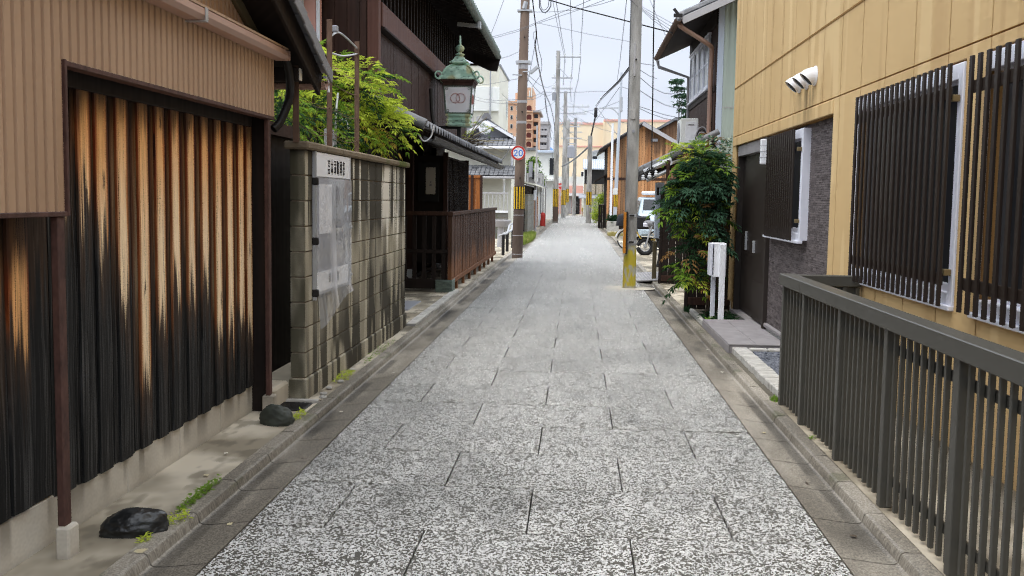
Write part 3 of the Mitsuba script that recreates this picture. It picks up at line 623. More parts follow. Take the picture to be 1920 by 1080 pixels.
put(st, 'gutter_hook', MB().tube([(-2.0, 7.96, 2.575), (-2.0, 8.10, 2.575), (-2.0, 8.115, 2.53), (-2.0, 8.10, 2.47)], 0.011, 8), WHITE)
put(st, 'downpipe', MB().tube(smooth_path([(-2.16, 7.47, 2.66), (-2.16, 7.56, 2.50), (-2.2, 7.66, 2.36), (-2.26, 7.64, 2.20), (-2.30, 7.60, 2.14)], 5), 0.032, 10), BLACK, smooth=40)

# brown side door in the gap
dk = thing('side_door', 'brown plank side door with steel knob between storehouse and block wall', 'door')
put(dk, None, B(-2.50, -2.46, 7.47, 8.7, 0.20, 2.12), DARKWOOD)
put(dk, 'stile', B(-2.46, -2.435, 7.56, 7.60, 0.20, 2.1, .003), RUST)
put(dk, 'stile', B(-2.46, -2.44, 7.75, 7.80, 0.20, 2.1, .003), BROWNWOOD)
put(dk, 'door_knob', MB().tube([(-2.435, 7.62, 1.10), (-2.38, 7.62, 1.10)], 0.016, 10).tube([(-2.39, 7.58, 1.10), (-2.39, 7.665, 1.10)], 0.012, 8), GALV)
put(dk, 'lintel', B(-2.52, -2.40, 7.46, 8.7, 2.12, 2.22), BROWNWOOD)
k = thing('door_step', 'worn cream concrete step below the brown side door', 'step')
put(k, None, B(-2.47, -2.25, 7.40, 7.815, -0.05, 0.185, 0.02), APRON)

# ================================================================ block wall with coping, notice board, wire fence
bw = thing('block_wall', 'stained concrete block wall with dark drip marks and mossy coping', 'wall')
X0, X1 = -2.24, -2.12
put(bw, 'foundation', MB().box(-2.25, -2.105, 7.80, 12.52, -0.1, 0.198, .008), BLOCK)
for r in range(9):
    y = 7.82
    z = 0.203 + 0.2 * r
    L = 0.40
    while y < 12.45:
        y1 = min(y + L, 12.5)
        dx = rng.uniform(-.002, .003)
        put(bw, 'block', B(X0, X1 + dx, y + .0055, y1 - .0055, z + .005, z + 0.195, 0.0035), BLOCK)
        y = y1
put(bw, 'mortar', B(X0 + .012, X1 - .012, 7.835, 12.485, 0.19, 2.0), COPING)
y = 7.76
while y < 12.5:
    y1 = min(y + rng.uniform(0.55, 0.62), 12.56)
    put(bw, 'coping_stone', B(X0 - .035, X1 + .045, y + .003, y1 - .003, 2.003, 2.062 + rng.uniform(-.003, .004), 0.014), COPING)
    y = y1
nb = thing('notice_board', 'framed notice board under wrinkled clear plastic on the block wall', 'notice board')
NX = -2.098
put(nb, 'backing_board', B(-2.117, NX, 8.05, 9.27, 0.83, 2.0, .004), GREYP)
put(nb, 'header_strip', B(NX, NX + .006, 8.06, 9.27, 1.80, 1.995, .002), WHITE)
put(nb, 'footer_strip', B(NX, NX + .006, 8.08, 9.2, 0.855, 1.02, .002), SIGNW)
put(nb, 'frame_strip', B(-2.118, NX + .012, 8.03, 8.06, 0.80, 2.0, .003), GALV)
put(nb, 'frame_strip', B(-2.118, NX + .012, 9.27, 9.295, 0.82, 2.0, .003), GALV)
put(nb, 'paper_notice', B(NX + .001, NX + .003, 8.16, 8.60, 1.33, 1.74), WHITE)
put(nb, 'paper_notice', B(NX + .0035, NX + .005, 8.36, 8.44, 1.35, 1.73), SIGNW)
# strokes of a notice heading: each character in a 1 x 1 field, read along +y
GLY = [[(0.05, .9, .95, .9), (0.2, .55, .8, .55), (0.1, .3, .9, .3), (.5, .95, .5, .5), (.2, .3, .2, .05), (.8, .3, .8, .05), (.2, .05, .8, .05), (.3, .75, .7, .75)],
       [(.05, .7, .95, .7), (.5, 1, .5, 0), (.5, .7, .1, .15), (.5, .7, .9, .15), (.32, .2, .68, .2)],
       [(.1, .92, .85, .92), (.85, .92, .85, .05), (.1, .7, .65, .7), (.15, .48, .6, .48), (.15, .48, .15, .15), (.6, .48, .6, .15), (.15, .15, .6, .15)],
       [(.05, .95, .45, .95), (.05, .95, .05, .1), (.45, .95, .45, .1), (.05, .52, .45, .52), (.05, .1, .45, .1), (.25, .95, .25, .1), (.55, .85, 1, .85), (.78, .85, .78, .02)],
       [(.1, .95, .9, .95), (.1, .95, .1, .02), (.9, .95, .9, .02), (.25, .7, .75, .7), (.5, .8, .5, .2), (.25, .45, .75, .45), (.3, .2, .7, .2)],
       [(.05, .75, .5, .75), (.28, 1, .28, 0), (.28, .6, .05, .25), (.55, .9, .95, .9), (.75, .9, .75, .1), (.55, .5, .95, .5), (.55, .1, .95, .1)]]
def glyphs(mb, seq, y0, z0, w, h, pitch, x, th):
    for i, gi in enumerate(seq):
        for (a, b, c, d) in GLY[gi]:
            p, q = np.array([x, y0 + i * pitch + a * w, z0 + b * h]), np.array([x, y0 + i * pitch + c * w, z0 + d * h])
            mb.bar(p, q, 0.002, th, (1, 0, 0)) if False else mb.obox((p + q) / 2, (0.0012, 0, 0), (q - p) / 2 + (q - p) / np.linalg.norm(q - p) * th / 2, np.cross((1, 0, 0), (q - p) / np.linalg.norm(q - p)) * th / 2)
mb = MB(); glyphs(mb, [0, 1, 2, 3, 4, 5], 8.44, 1.828, 0.075, 0.12, 0.108, NX + .0075, 0.0105); put(nb, 'lettering', mb, INK)
mb = MB(); glyphs(mb, [2, 1, 5, 3], 8.47, 0.905, 0.06, 0.08, 0.10, NX + .0075, 0.008); put(nb, 'lettering', mb, INK)
mb = MB()
for i in range(26):
    yy, zz = rng.uniform(8.6, 9.1), rng.uniform(1.2, 1.75)
    if i < 14: mb.box(NX + .0005, NX + .002, 8.74, 8.76 + rng.uniform(.02, .07), 1.72 - .035 * i, 1.735 - .035 * i)
put(nb, 'faded_print', mb, INK, stuff=True)
# plastic sheet with vertical wrinkles, hanging below the board
ny, nz = 60, 70
Y, Z = np.meshgrid(np.linspace(8.035, 9.30, ny), np.linspace(0.60, 1.79, nz), indexing='ij')
low = np.clip((0.84 - Z) / 0.24, 0, 1)
tt = (Y - 8.035) / 1.265
Ze = np.where(Z < 0.84, 0.84 - (0.84 - Z) * (1.15 - 0.95 * tt + 0.10 * np.sin(tt * 7)), Z)
wr = meshkit.fbm(np.stack([Y * 4.5 + Z * 0.8, Z * 0.9, Y * 0], -1), 2, 4) - 0.5
wr2 = np.abs(meshkit.noise(np.stack([Y * 8 + Z * 1.5, Z * 1.0, Y * 0], -1), 8) - 0.5)
Xs = NX + 0.018 + np.clip(1.75 - Z, 0, 1) * (0.010 * wr + 0.006 * wr2) + low * (0.02 * wr + 0.015 * wr2) + 0.02 * low + 0.01 * np.sin(tt * 3.1416)
v = np.stack([Xs, Y + 0.03 * wr * np.clip(1.4 - Z, 0, 1), Ze], -1).reshape(-1, 3)
i, j = np.meshgrid(np.arange(ny - 1), np.arange(nz - 1), indexing='ij')
q = np.stack([i * nz + j, (i + 1) * nz + j, (i + 1) * nz + j + 1, i * nz + j + 1], -1).reshape(-1, 4)
put(nb, 'plastic_sheet', MB().add(v, q), PLASTIC, smooth=True, label='wrinkled clear plastic sheet hanging below the board')
for z in (1.76, 1.28, 0.86): put(nb, 'clip', B(-2.118, NX + .03, 8.02, 8.055, z - .03, z + .03, .006), BLACK)
for z in (1.36, 0.92): put(nb, 'screw', MB().tube([(NX, 9.31, z), (NX + .02, 9.31, z)], 0.014, 8), GALV)

wf = thing('wire_fence', 'rusty angle iron posts strung with wire along the block wall top', 'fence')
for (y, zt) in ((7.72, 3.75), (8.78, 3.16), (9.88, 3.14)):
    mb = MB().box(-2.185, -2.177, y, y + .05, 2.05, zt, .002).box(-2.177, -2.137, y, y + .007, 2.05, zt, .002)
    k = put(wf, 'post', mb, RUSTG)
    for z in (2.18, 2.45, 2.75): 
        kk = key_for(f'{k}__bolt'); scene[kk] = mikit.ply(MB().tube([(-2.182, y + .028, z), (-2.168, y + .028, z)], 0.009, 6).mesh(), BLACK)
mb = MB()
for (z, p) in ((2.22, 0.06), (2.44, 0.05), (2.66, 0.04)):
    for a, b in ((7.74, 8.80), (8.80, 9.90)): mb.tube(sag((-2.16, a, z), (-2.16, b, z - .03), p, 10), 0.003, 4)
    for y in np.arange(7.85, 9.9, 0.12): mb.tube([(-2.175, y - .01, z - .04), (-2.145, y + .012, z - 0.05)], 0.002, 3)
put(wf, 'wire', mb, RUSTG, stuff=True)
put(wf, 'bent_bracket', MB().tube(smooth_path([(-2.16, 8.82, 3.02), (-2.16, 9.1, 3.10), (-2.16, 9.45, 3.10), (-2.16, 9.92, 3.07)], 5), 0.009, 6), GALV)
put(wf, 'bent_bracket', MB().tube(smooth_path([(-2.16, 8.82, 2.88), (-2.16, 9.3, 2.92), (-2.16, 9.88, 3.02)], 5), 0.009, 6), GALV)
put(wf, 'loose_wire', MB().tube(smooth_path([(-2.2, 7.76, 3.55), (-2.2, 8.0, 3.35), (-2.22, 8.2, 3.1), (-2.22, 8.5, 2.95)], 6), 0.007, 6), GALV)

# ================================================================ machiya town house
mh = thing('machiya_house', 'dark brown two storey wooden town house with tiled lower eave', 'house')
GX, UX = -3.30, -2.70          # ground floor wall, upper floor wall
put(mh, 'ground_wall', B(GX - .15, GX, 13.3, 25.2, 0.0, 3.0), DARKWOOD)
for y in (13.4, 15.2, 17.0, 19.2, 21.0, 23.0, 25.1): put(mh, 'post', B(GX, GX + .10, y - .06, y + .06, 0.05, 2.75, .006), DARKWOOD)
put(mh, 'sill_beam', B(GX - .02, GX + .12, 13.3, 25.2, 0.0, 0.12, .006), DARKWOOD)
put(mh, 'door', B(GX, GX + .04, 15.3, 16.9, 0.12, 1.95, .004), BROWNWOOD)
for i in range(14): put(mh, 'door_slat', B(GX + .04, GX + .065, 15.36 + i * .11, 15.40 + i * .11, 0.2, 1.9), DARKWOOD)
gp = put(mh, 'gate_post', B(-3.24, -3.10, 19.10, 19.24, 0.27, 2.6, .006), BROWNWOOD)
put(mh, 'post_base', B(-3.245, -3.095, 19.095, 19.245, 0.0, 0.27, .006), WHITEW)
# projecting lattice bay
put(mh, 'bay_side', B(-3.28, -2.56, 19.82, 19.86, 0.35, 2.45, .003), DARKWOOD)
put(mh, 'bay_front', B(-2.60, -2.56, 19.86, 23.6, 0.35, 2.45, .003), DARKWOOD)
put(mh, 'bay_post', B(-2.62, -2.53, 19.78, 19.88, 0.0, 2.5, .005), BROWNWOOD)
put(mh, 'bay_post', B(-2.62, -2.53, 23.55, 23.65, 0.0, 2.5, .005), BROWNWOOD)
for i in range(17): put(mh, 'bay_slat', B(-2.56, -2.535, 20.02 + i * .21, 20.08 + i * .21, 0.5, 2.4, .003), DARKWOOD)
put(mh, 'panel_frame', B(-3.12, -2.70, 19.79, 19.82, 1.55, 2.32, .004), BLACK)
put(mh, 'end_wall', B(-3.28, -2.60, 23.6, 23.66, 0.35, 2.5), DARKWOOD)
nt = thing('paper_notice', 'grey white paper notice fixed to the dark side of the lattice bay', 'notice')
put(nt, None, B(-2.96, -2.77, 19.775, 19.788, 1.70, 2.22, .002), BUFF)
mb = MB().box(-2.88, -2.84, 19.772, 19.7745, 1.86, 1.90).box(-2.875, -2.845, 19.772, 19.7745, 1.92, 1.95)
put(nt, 'mark', mb, GREYP)
# lower tiled eave
EX, EZ = -2.0, 2.50
lz = lambda x: EZ + (EX - x) * 0.44
P = [(EX, EZ), (EX, EZ + .035), (-3.4, lz(-3.4) + .035), (-3.4, lz(-3.4))]
rf = put(mh, 'lower_roof', MB().prism(P, 'y', 12.9, 25.7), DARKWOOD)
for i in range(33): 
    y = 13.05 + i * 0.39
    k = key_for(f'{rf}__rafter'); scene[k] = mikit.ply(MB().bar((-1.99, y, EZ - .03), (-3.3, y, lz(-3.3) - .03), .045, .055).mesh(), DARKWOOD)
n = 47; W = 12.8 / n
t = np.linspace(0, 1, 7)
arch = np.column_stack([t * W, 0.075 * np.sin(math.pi * np.clip(t * 1.35, 0, 1)) - 0.012 * np.sin(math.pi * np.clip((t - .74) / .26, 0, 1))])
for i in range(n):
    y0 = 12.9 + i * W
    for c in range(3):
        xa, xb = -1.90 - c * .26, -2.22 - c * .26
        v = []
        for x, dz in ((xa, 0.030), (xb, 0.0)):
            for a in arch: v.append((x, y0 + a[0], lz(x) + .045 + dz + a[1]))
        for x, dz in ((xa, 0.030), (xb, 0.0)):
            for a in arch: v.append((x, y0 + a[0], lz(x) + .023 + dz + a[1]))
        m_ = len(arch); j = np.arange(m_ - 1)
        q = np.vstack([np.stack([j, j + 1, m_ + j + 1, m_ + j], 1), np.stack([2 * m_ + j + 1, 2 * m_ + j, 3 * m_ + j, 3 * m_ + j + 1], 1), np.stack([j + 1, j, 2 * m_ + j, 2 * m_ + j + 1], 1)])
        if c == 0 or i < 20: 
            k = key_for(f'{rf}__tile'); scene[k] = mikit.ply(MB().add(np.array(v), q).mesh(), ROOFTILE, smooth=40)
a = np.linspace(math.pi, 2 * math.pi, 11)
pr = [(-1.955 + .085 * math.cos(t), 2.445 + .085 * math.sin(t)) for t in a] + [(-1.955 + .075 * math.cos(t), 2.445 + .075 * math.sin(t)) for t in a[::-1]]
put(mh, 'lower_gutter', MB().prism(pr, 'y', 13.3, 25.9), BLACK, smooth=30)
put(mh, 'ridge_end', MB().tube([(-1.93, 12.84, 2.56), (-2.75, 12.84, 2.92)], 0.07, 10), ROOFTILE, smooth=40)
put(mh, 'gutter_hanger', MB().tube(smooth_path([(-1.87, 13.15, 2.56), (-1.90, 13.1, 2.42), (-1.98, 13.05, 2.36), (-2.05, 13.05, 2.45)], 6), .012, 6), GALV)
# upper floor
put(mh, 'corner_post', B(UX - .10, UX + .05, 13.42, 13.60, 2.7, 5.4, .006), REDWOOD)
put(mh, 'upper_wall', B(UX - .12, UX - .03, 13.6, 24.6, 2.7, 4.3), DARKWOOD)
y = 13.62
while y < 24.5:
    w = 0.235
    put(mh, 'wall_board', B(UX - .03, UX + rng.uniform(-.004, .004), y + .004, y + w - .004, 2.86, 3.86, .003), BROWNWOOD)
    y += w
put(mh, 'belt_beam', B(UX - .05, UX + .07, 13.6, 24.6, 3.90, 4.22, .008), REDWOOD)
put(mh, 'beam_ledge', B(UX - .05, UX + .10, 13.6, 24.6, 3.865, 3.897, .004), DARKWOOD)
put(mh, 'low_beam', B(UX - .05, UX + .05, 13.6, 24.6, 2.80, 2.86, .005), BROWNWOOD)
put(mh, 'window_backing', B(UX - .22, UX - .16, 13.6, 24.6, 4.22, 5.2), BLACK)
for i in range(18):
    y = 13.75 + i * 0.6
    put(mh, 'window_panel', B(UX - .15, UX - .12, y, y + .17, 4.24, 5.1), GREYW)
for i in range(36): put(mh, 'window_slat', B(UX - .06, UX - .01, 13.72 + i * .30, 13.79 + i * .30, 4.22, 5.15, .004), DARKWOOD)
put(mh, 'side_wall', B(-7.5, UX - .10, 13.44, 13.54, 2.4, 6.5), DARKWOOD)
x = -4.6
while x < UX - .12:
    put(mh, 'side_board', B(x + .004, min(x + .17, UX - .11), 13.415, 13.44, 2.4, 6.0, .003), BROWNWOOD); x += .17
uz = lambda x: 5.00 + (-2.0 - x) * 0.36
P = [(-2.0, 5.0), (-2.0, 5.05), (-5.4, uz(-5.4) + .05), (-5.4, uz(-5.4))]
ur = put(mh, 'upper_roof', MB().prism(P, 'y', 12.3, 24.75), DARKWOOD)
for i in range(31):
    y = 12.45 + i * .40
    k = key_for(f'{ur}__rafter'); scene[k] = mikit.ply(MB().bar((-2.01, y, 4.965), (-2.9, y, uz(-2.9) - .035), .05, .06).mesh(), DARKWOOD)
pr = [(-1.965 + .075 * math.cos(t), 5.045 + .075 * math.sin(t)) for t in a] + [(-1.965 + .066 * math.cos(t), 5.045 + .066 * math.sin(t)) for t in a[::-1]]
put(mh, 'eave_gutter', MB().prism(pr, 'y', 12.2, 24.8), COPPERD, smooth=30)
for i in range(54):
    y = 12.4 + i * .23
    put(mh, 'eave_tile', MB().tube([(-1.92, y, 5.10), (-2.25, y, 5.22)], 0.052, 8), COPPERD, smooth=40)
put(mh, 'eave_end', MB().prism([(-1.93, 4.98), (-1.93, 5.1), (-2.2, 5.24), (-2.9, 5.45), (-2.9, 5.05), (-2.2, 4.72), (-2.0, 4.70)], 'y', 24.76, 24.9), DARKWOOD)
put(mh, 'end_brace', MB().tube([(-2.0, 24.85, 4.86), (-3.0, 24.85, 4.86)], .03, 6), DARKWOOD)
put(mh, 'insulator_bracket', MB().bar((-2.35, 19.6, 4.94), (-1.92, 19.6, 4.90), .05, .07).box(-1.95, -1.90, 19.5, 19.7, 4.86, 4.98), GALV)
put(mh, 'downpipe', MB().tube(smooth_path([(-2.62, 18.0, 3.55), (-2.6, 18.05, 3.1), (-2.55, 18.05, 2.9)], 5), .03, 8), BLACK, smooth=40)

# slatted fence in front of the house
kf = thing('slat_fence', 'weathered reddish brown board fence on short feet before the machiya', 'fence')
KX = -2.10
y = 17.10
while y < 26.3:
    put(kf, 'slat', B(KX - .035, KX - .005 + rng.uniform(-.004, .004), y + .03, y + .37, 0.26, 1.335, .006), KOMA)
    y += 0.42
put(kf, 'top_rail', B(KX - .075, KX + .03, 16.95, 26.42, 1.335, 1.40, .008), KOMA)
put(kf, 'middle_rail', B(KX - .075, KX - .035, 17.0, 26.4, 0.82, 0.88, .004), KOMA)
put(kf, 'bottom_rail', B(KX - .05, KX + .015, 17.0, 26.4, 0.175, 0.262, .006), KOMA)
put(kf, 'post', B(KX - .06, KX + .01, 16.98, 17.06, 0.17, 1.335, .006), KOMA)
for i in range(5): put(kf, 'slat', B(-2.93 + i * .165, -2.86 + i * .165, 16.99, 17.03, 0.26, 1.335, .004), DARKWOOD)
put(kf, 'return_rail', B(-3.0, KX - .06, 16.97, 17.05, 1.337, 1.402, .006), KOMA)
put(kf, 'return_rail', B(-3.0, KX - .06, 16.98, 17.04, 0.70, 0.76, .004), DARKWOOD)
put(kf, 'return_rail', B(-3.0, KX - .06, 16.975, 17.045, 0.10, 0.265, .006), DARKWOOD)
put(kf, 'metal_shoe', MB().box(-2.36, KX + .022, 16.93, 16.96, 0.03, 0.255, .006).box(KX + .005, KX + .025, 16.96, 17.35, 0.03, 0.25, .004), COPPERD)
for i in range(8): put(kf, 'foot', B(KX - .05, KX, 17.9 + i * 1.1, 18.0 + i * 1.1, 0.0, 0.176, .006), KOMA)
k = thing('board_fence', 'bright orange brown board fence beyond the machiya', 'fence')
for i in range(5): put(k, 'plank', B(-3.75 + i * .185, -3.57 + i * .185, 29.97, 30.0 + .006 * (i % 2), 0.1, 2.22, .004), ORANGE)
put(k, 'cap_rail', B(-3.8, -2.80, 29.93, 30.04, 2.22, 2.30, .006), ORANGE)
put(k, 'post', B(-3.14, -3.06, 29.9, 29.97, 0.0, 2.3, .006), BROWNWOOD)
put(k, 'post', B(-2.86, -2.79, 29.9, 29.97, 0.0, 2.3, .006), BROWNWOOD)

# ---------------------------------------------------------------- copper lantern
ln = thing('copper_lantern', 'green copper lantern with two interlocked rings on its white panel', 'lantern')
LX, LY = -2.20, 18.8
S2 = math.sqrt(2)
def sq(prof): return MB().lathe([(r * S2, z) for r, z in prof], (LX, LY, 0), 4, math.pi / 4)
put(ln, 'finial', MB().lathe([(.0, 4.60), (.018, 4.59), (.022, 4.45), (.03, 4.43), (.075, 4.40), (.085, 4.36), (.07, 4.32), (.035, 4.30), (.04, 4.28), (.085, 4.265), (.09, 4.25), (.06, 4.23), (.05, 4.2)][::-1], (LX, LY, 0), 14), COPPER, smooth=40)
put(ln, 'small_roof', sq([(.07, 4.06), (.10, 4.075), (.165, 4.085), (.175, 4.105), (.12, 4.14), (.085, 4.20), (.05, 4.235)]), COPPER)
prof = [(.31, 3.775), (.33, 3.785), (.325, 3.805), (.295, 3.84), (.275, 3.89), (.252, 3.94), (.215, 3.99), (.165, 4.03), (.10, 4.06), (.08, 4.07)]
rd = put(ln, 'dome_roof', sq(prof), COPPER)
for sx, sy in ((-1, -1), (1, -1), (-1, 1), (1, 1)):
    pts = [(LX + sx * r * 1.01, LY + sy * r * 1.01, z + .006) for r, z in prof[1:]]
    k = key_for(f'{rd}__hip_rib'); scene[k] = mikit.ply(MB().tube(pts, .017, 6).mesh(), COPPER, smooth=40)
    g_ = np.linspace(-2.2, 2.6, 14)
    sc = [(LX + sx * (.345 + .055 * math.cos(t)), LY + sy * (.345 + .055 * math.cos(t)), 3.845 + .065 * math.sin(t)) for t in g_]
    k = key_for(f'{rd}__scroll'); scene[k] = mikit.ply(MB().tube([(LX + sx * .31, LY + sy * .31, 3.79)] + sc, .016, 6).mesh(), COPPER, smooth=40)
put(ln, 'cornice', sq([(.268, 3.665), (.272, 3.675), (.28, 3.72), (.30, 3.735), (.31, 3.775)]), BROWNWOOD)
wb, wt, zb, zt = .225, .262, 3.17, 3.665
put(ln, 'body', sq([(wb - .012, zb), (wt - .012, zt)]), COPPERD)
for (dx, dy) in ((0, -1), (1, 0), (0, 1), (-1, 0)):
    nn = np.array([dx, dy, 0.]); tt_ = np.array([-dy, dx, 0.])
    c = np.array([LX, LY, 0])
    def fp(s, z, off): 
        w = wb + (wt - wb) * (z - zb) / (zt - zb)
        return c + nn * (w + off) + tt_ * s * w + [0, 0, z]
    pv = [fp(-.93, zb + .01, -.003), fp(.93, zb + .01, -.003), fp(.93, zt - .01, -.003), fp(-.93, zt - .01, -.003)]
    m_ = MB().add(np.array(pv + [q - nn * .008 for q in pv]), np.array([[0, 1, 2, 3], [7, 6, 5, 4], [0, 4, 5, 1], [1, 5, 6, 2], [2, 6, 7, 3], [3, 7, 4, 0]]))
    pk = put(ln, 'panel', m_, WHITE)
    m_ = MB()
    for s in (-.97, .97): m_.tube([fp(s, zb, -.002), fp(s, zt, -.002)], .013, 6)
    for z in (zb + .012, zt - .012): m_.tube([fp(-.95, z, .0), fp(.95, z, .0)], .010, 6)
    put(ln, 'frame', m_, COPPERD, smooth=40)
    for s, z in ((-.80, zb + .05), (.80, zb + .05), (-.80, zt - .05), (.80, zt - .05)):
        g_ = np.linspace(0, 6.28, 11)
        k = key_for(f'{pk}__corner_scroll'); scene[k] = mikit.ply(MB().tube([fp(s + .09 * math.cos(t), z + .02 * math.sin(t), .001) for t in g_], .006, 5).mesh(), COPPERD)
    for cx_ in (-.20, .20):
        g_ = np.linspace(0, 2 * math.pi, 33)
        k = key_for(f'{pk}__ring'); scene[k] = mikit.ply(MB().tube([fp(cx_ + .34 * math.cos(t), 3.44 + .083 * math.sin(t), .0) for t in g_], .0065, 6).mesh(), REDINK)
put(ln, 'base', sq([(.18, 2.94), (.22, 2.95), (.225, 2.985), (.20, 3.0), (.20, 3.03), (.215, 3.045), (.215, 3.07), (.195, 3.085), (.20, 3.115), (.225, 3.13), (.225, 3.155), (.205, 3.19)]), COPPER)
put(ln, 'bracket', MB().bar((LX, LY, 2.93), (UX - .02, LY, 2.93), .06, .05).bar((LX, LY, 2.95), (LX, LY, 2.62), .07, .07, (0, 1, 0)), BLACK)

# straw and reeds sticking out under the lantern, with a small fern
k = thing('reed_bundle', 'pale dry reeds and twigs sticking out over the lower eave', 'reeds')
r = random.Random(5); mb = MB()
for (a, b) in (((-2.35, 21.0, 2.86), (-1.72, 21.2, 2.78)), ((-2.3, 21.4, 2.9), (-1.75, 21.9, 3.18)), ((-2.3, 21.2, 2.8), (-1.55, 21.6, 2.86)), ((-2.3, 21.2, 2.82), (-1.6, 22.0, 2.64)),
               ((-2.35, 21, 2.8), (-1.9, 21.2, 3.32)), ((-2.3, 21.3, 2.7), (-1.66, 21.9, 2.52)), ((-2.3, 21.3, 2.9), (-2.0, 21.3, 3.4))):
    mb.tube(sag(a, b, -.01, 5), [.012, .011, .010, .008, .006], 5)
put(k, 'reed', mb, STRAW, stuff=True)
mb = MB()
for i in range(60):
    a = np.array([-2.32 + r.uniform(-.1, .1), 20.9 + r.uniform(-.2, .4), 2.68 + r.uniform(0, .12)])
    mb.tube([a, a + [r.uniform(0, .4), r.uniform(-.1, .3), r.uniform(-.18, .3)]], .005, 4)
put(k, 'twig', mb, STEM, stuff=True)

# ---------------------------------------------------------------- compound leaves
def frond(mb, p, d, L, r, leafL=0.06, droop=0.5, stems=None):
    d = np.asarray(d, float); d = d / np.linalg.norm(d)
    side = np.cross(d, [0, 0, 1.]); side /= np.linalg.norm(side) + 1e-9
    pts = []
    for t in np.linspace(0, 1, 6): pts.append(p + d * L * t + np.array([0, 0, -droop * L * t * t * 0.55]))
    if stems is not None: stems.tube(pts, [.003, .0027, .0022, .002, .0015, .001], 3, caps=False)
    for i in range(2, 6):
        q = pts[i]; dd = pts[i] - pts[i - 1]; dd /= np.linalg.norm(dd)
        pl = L * 0.42 * (1.15 - 0.16 * i)
        for s in (-1, 1) if i < 5 else (0,):
            e = dd * (0.62 if s else 1) + side * s * 0.8 + np.array([0, 0, r.uniform(-.12, .18)]); e /= np.linalg.norm(e)
            ps = np.cross(e, [0, 0, 1.]); ps /= np.linalg.norm(ps) + 1e-9
            for j in (1, 2):
                b = q + e * pl * j / 2.6
                for s2 in (-1, 1):
                    ld = e * 0.7 + ps * s2 * 0.75 + np.array([0, 0, r.uniform(-.35, .1)])
                    leaf(mb, b, ld, leafL * r.uniform(.75, 1.15), leafL * r.uniform(.26, .34), r)
            leaf(mb, q + e * pl, e + np.array([0, 0, r.uniform(-.3, 0)]), leafL * r.uniform(.9, 1.2), leafL * .32, r)
def bush(name, label, cat, blobs, mats, stemdefs, seed, leafL=.06, L=.3):
    """blobs: (centre, radii, how many fronds, weights of the leaf materials); fronds point outwards and droop"""
    r = random.Random(seed)
    k = thing(name, label, cat)
    mbs = {m: MB() for m in mats}; st_ = MB()
    for c, rad, n, wts in blobs:
        for i in range(n):
            u = np.array([r.gauss(0, 1) for _ in range(3)]); u /= np.linalg.norm(u)
            q = r.random() ** 0.4
            p = np.array(c) + u * np.array(rad) * q * 0.85
            d = u * 0.9 + np.array([r.uniform(-.4, .4), r.uniform(-.4, .4), r.uniform(-.1, .5)])
            wts_ = wts(u, q) if callable(wts) else wts
            m = r.choices(mats, wts_)[0]
            frond(mbs[m], p, d, L * r.uniform(.7, 1.2), r, leafL * r.uniform(.8, 1.15), r.uniform(.4, 1.3), st_)
    for m in mats:
        if mbs[m].n: put(k, 'foliage', mbs[m], m, stuff=True)
    for pts, rad in stemdefs: st_.tube(smooth_path(pts, 4), rad, 6)
    put(k, 'stem', st_, STEM, stuff=True)
    return k
def nw(u, q):
    up = max(0, u[2]); out = max(0, u[0])
    return (0.75 + 0.9 * up + 0.5 * out, 0.42, 0.22 if u[2] < -0.1 or q < .55 else 0.05, 0.16 if out > .6 and u[2] < .1 else 0.01)
bush('nandina_bush', 'bright yellow green nandina bush spilling over the block wall', 'bush',
     [((-2.80, 11.5, 2.85), (.42, .75, .30), 95, nw), ((-2.62, 12.0, 2.62), (.36, .55, .34), 90, nw), ((-3.15, 11.0, 2.98), (.36, .7, .30), 70, nw), ((-2.32, 12.1, 2.46), (.18, .28, .18), 36, nw), ((-2.52, 11.8, 2.95), (.26, .36, .16), 26, nw)],
     [LEAFA, LEAFB, LEAFC, LEAFD],
     [([(-2.8, 11.7, 0.2), (-2.75, 11.65, 1.6), (-2.5, 11.9, 2.6)], .014), ([(-2.9, 11.4, 0.2), (-2.9, 11.3, 1.6), (-2.9, 11.0, 2.9)], .014), ([(-2.7, 11.9, 0.2), (-2.6, 12.0, 1.6), (-2.2, 12.3, 2.4)], .012)], 21, .062, .32)
bush('garden_shrub', 'dark shaded shrub behind the wire fence on the block wall', 'bush',
     [((-3.1, 9.2, 2.45), (.55, 1.1, .42), 110, (.04, .25, .7, 0)), ((-2.75, 10.4, 2.35), (.35, .6, .3), 50, (.03, .3, .7, 0))],
     [LEAFA, LEAFB, LEAFC, LEAFD], [([(-3.1, 9.2, .1), (-3.1, 9.3, 2.2)], .03)], 22, .06, .3)
bush('fern', 'small pale green fern growing on the eave beside the lantern', 'fern', [((-2.05, 20.6, 3.08), (.16, .2, .14), 9, (1, .3))], [LEAFA, LEAFB], [], 23, .05, .24)

# lean-to, pink house behind the wall
k = thing('lean_to', 'small dark lean-to roof with brown gutter behind the nandina', 'lean-to')
put(k, 'roof', MB().prism([(-3.7, 3.62), (-2.62, 3.0), (-2.62, 2.97), (-3.7, 3.58)], 'y', 11.7, 13.38), DARKWOOD)
put(k, 'edge_board', MB().bar((-3.7, 11.68, 3.61), (-2.60, 11.68, 2.98), .03, .045), PINKM)
put(k, 'gutter', MB().bar((-3.4, 11.66, 3.35), (-2.62, 11.66, 2.90), .05, .07), BROWNWOOD)
put(k, 'wall', B(-3.75, -3.0, 12.0, 12.06, 0.2, 3.1), DARKWOOD)
k = thing('pink_house', 'pink rendered house wall glimpsed above the nandina', 'house')
put(k, 'wall', B(-5.6, -3.35, 12.9, 13.2, 0.0, 4.25), PINK)
put(k, 'timber_post', B(-3.92, -3.72, 12.80, 12.9, 2.0, 4.2, .01), OLIVE)
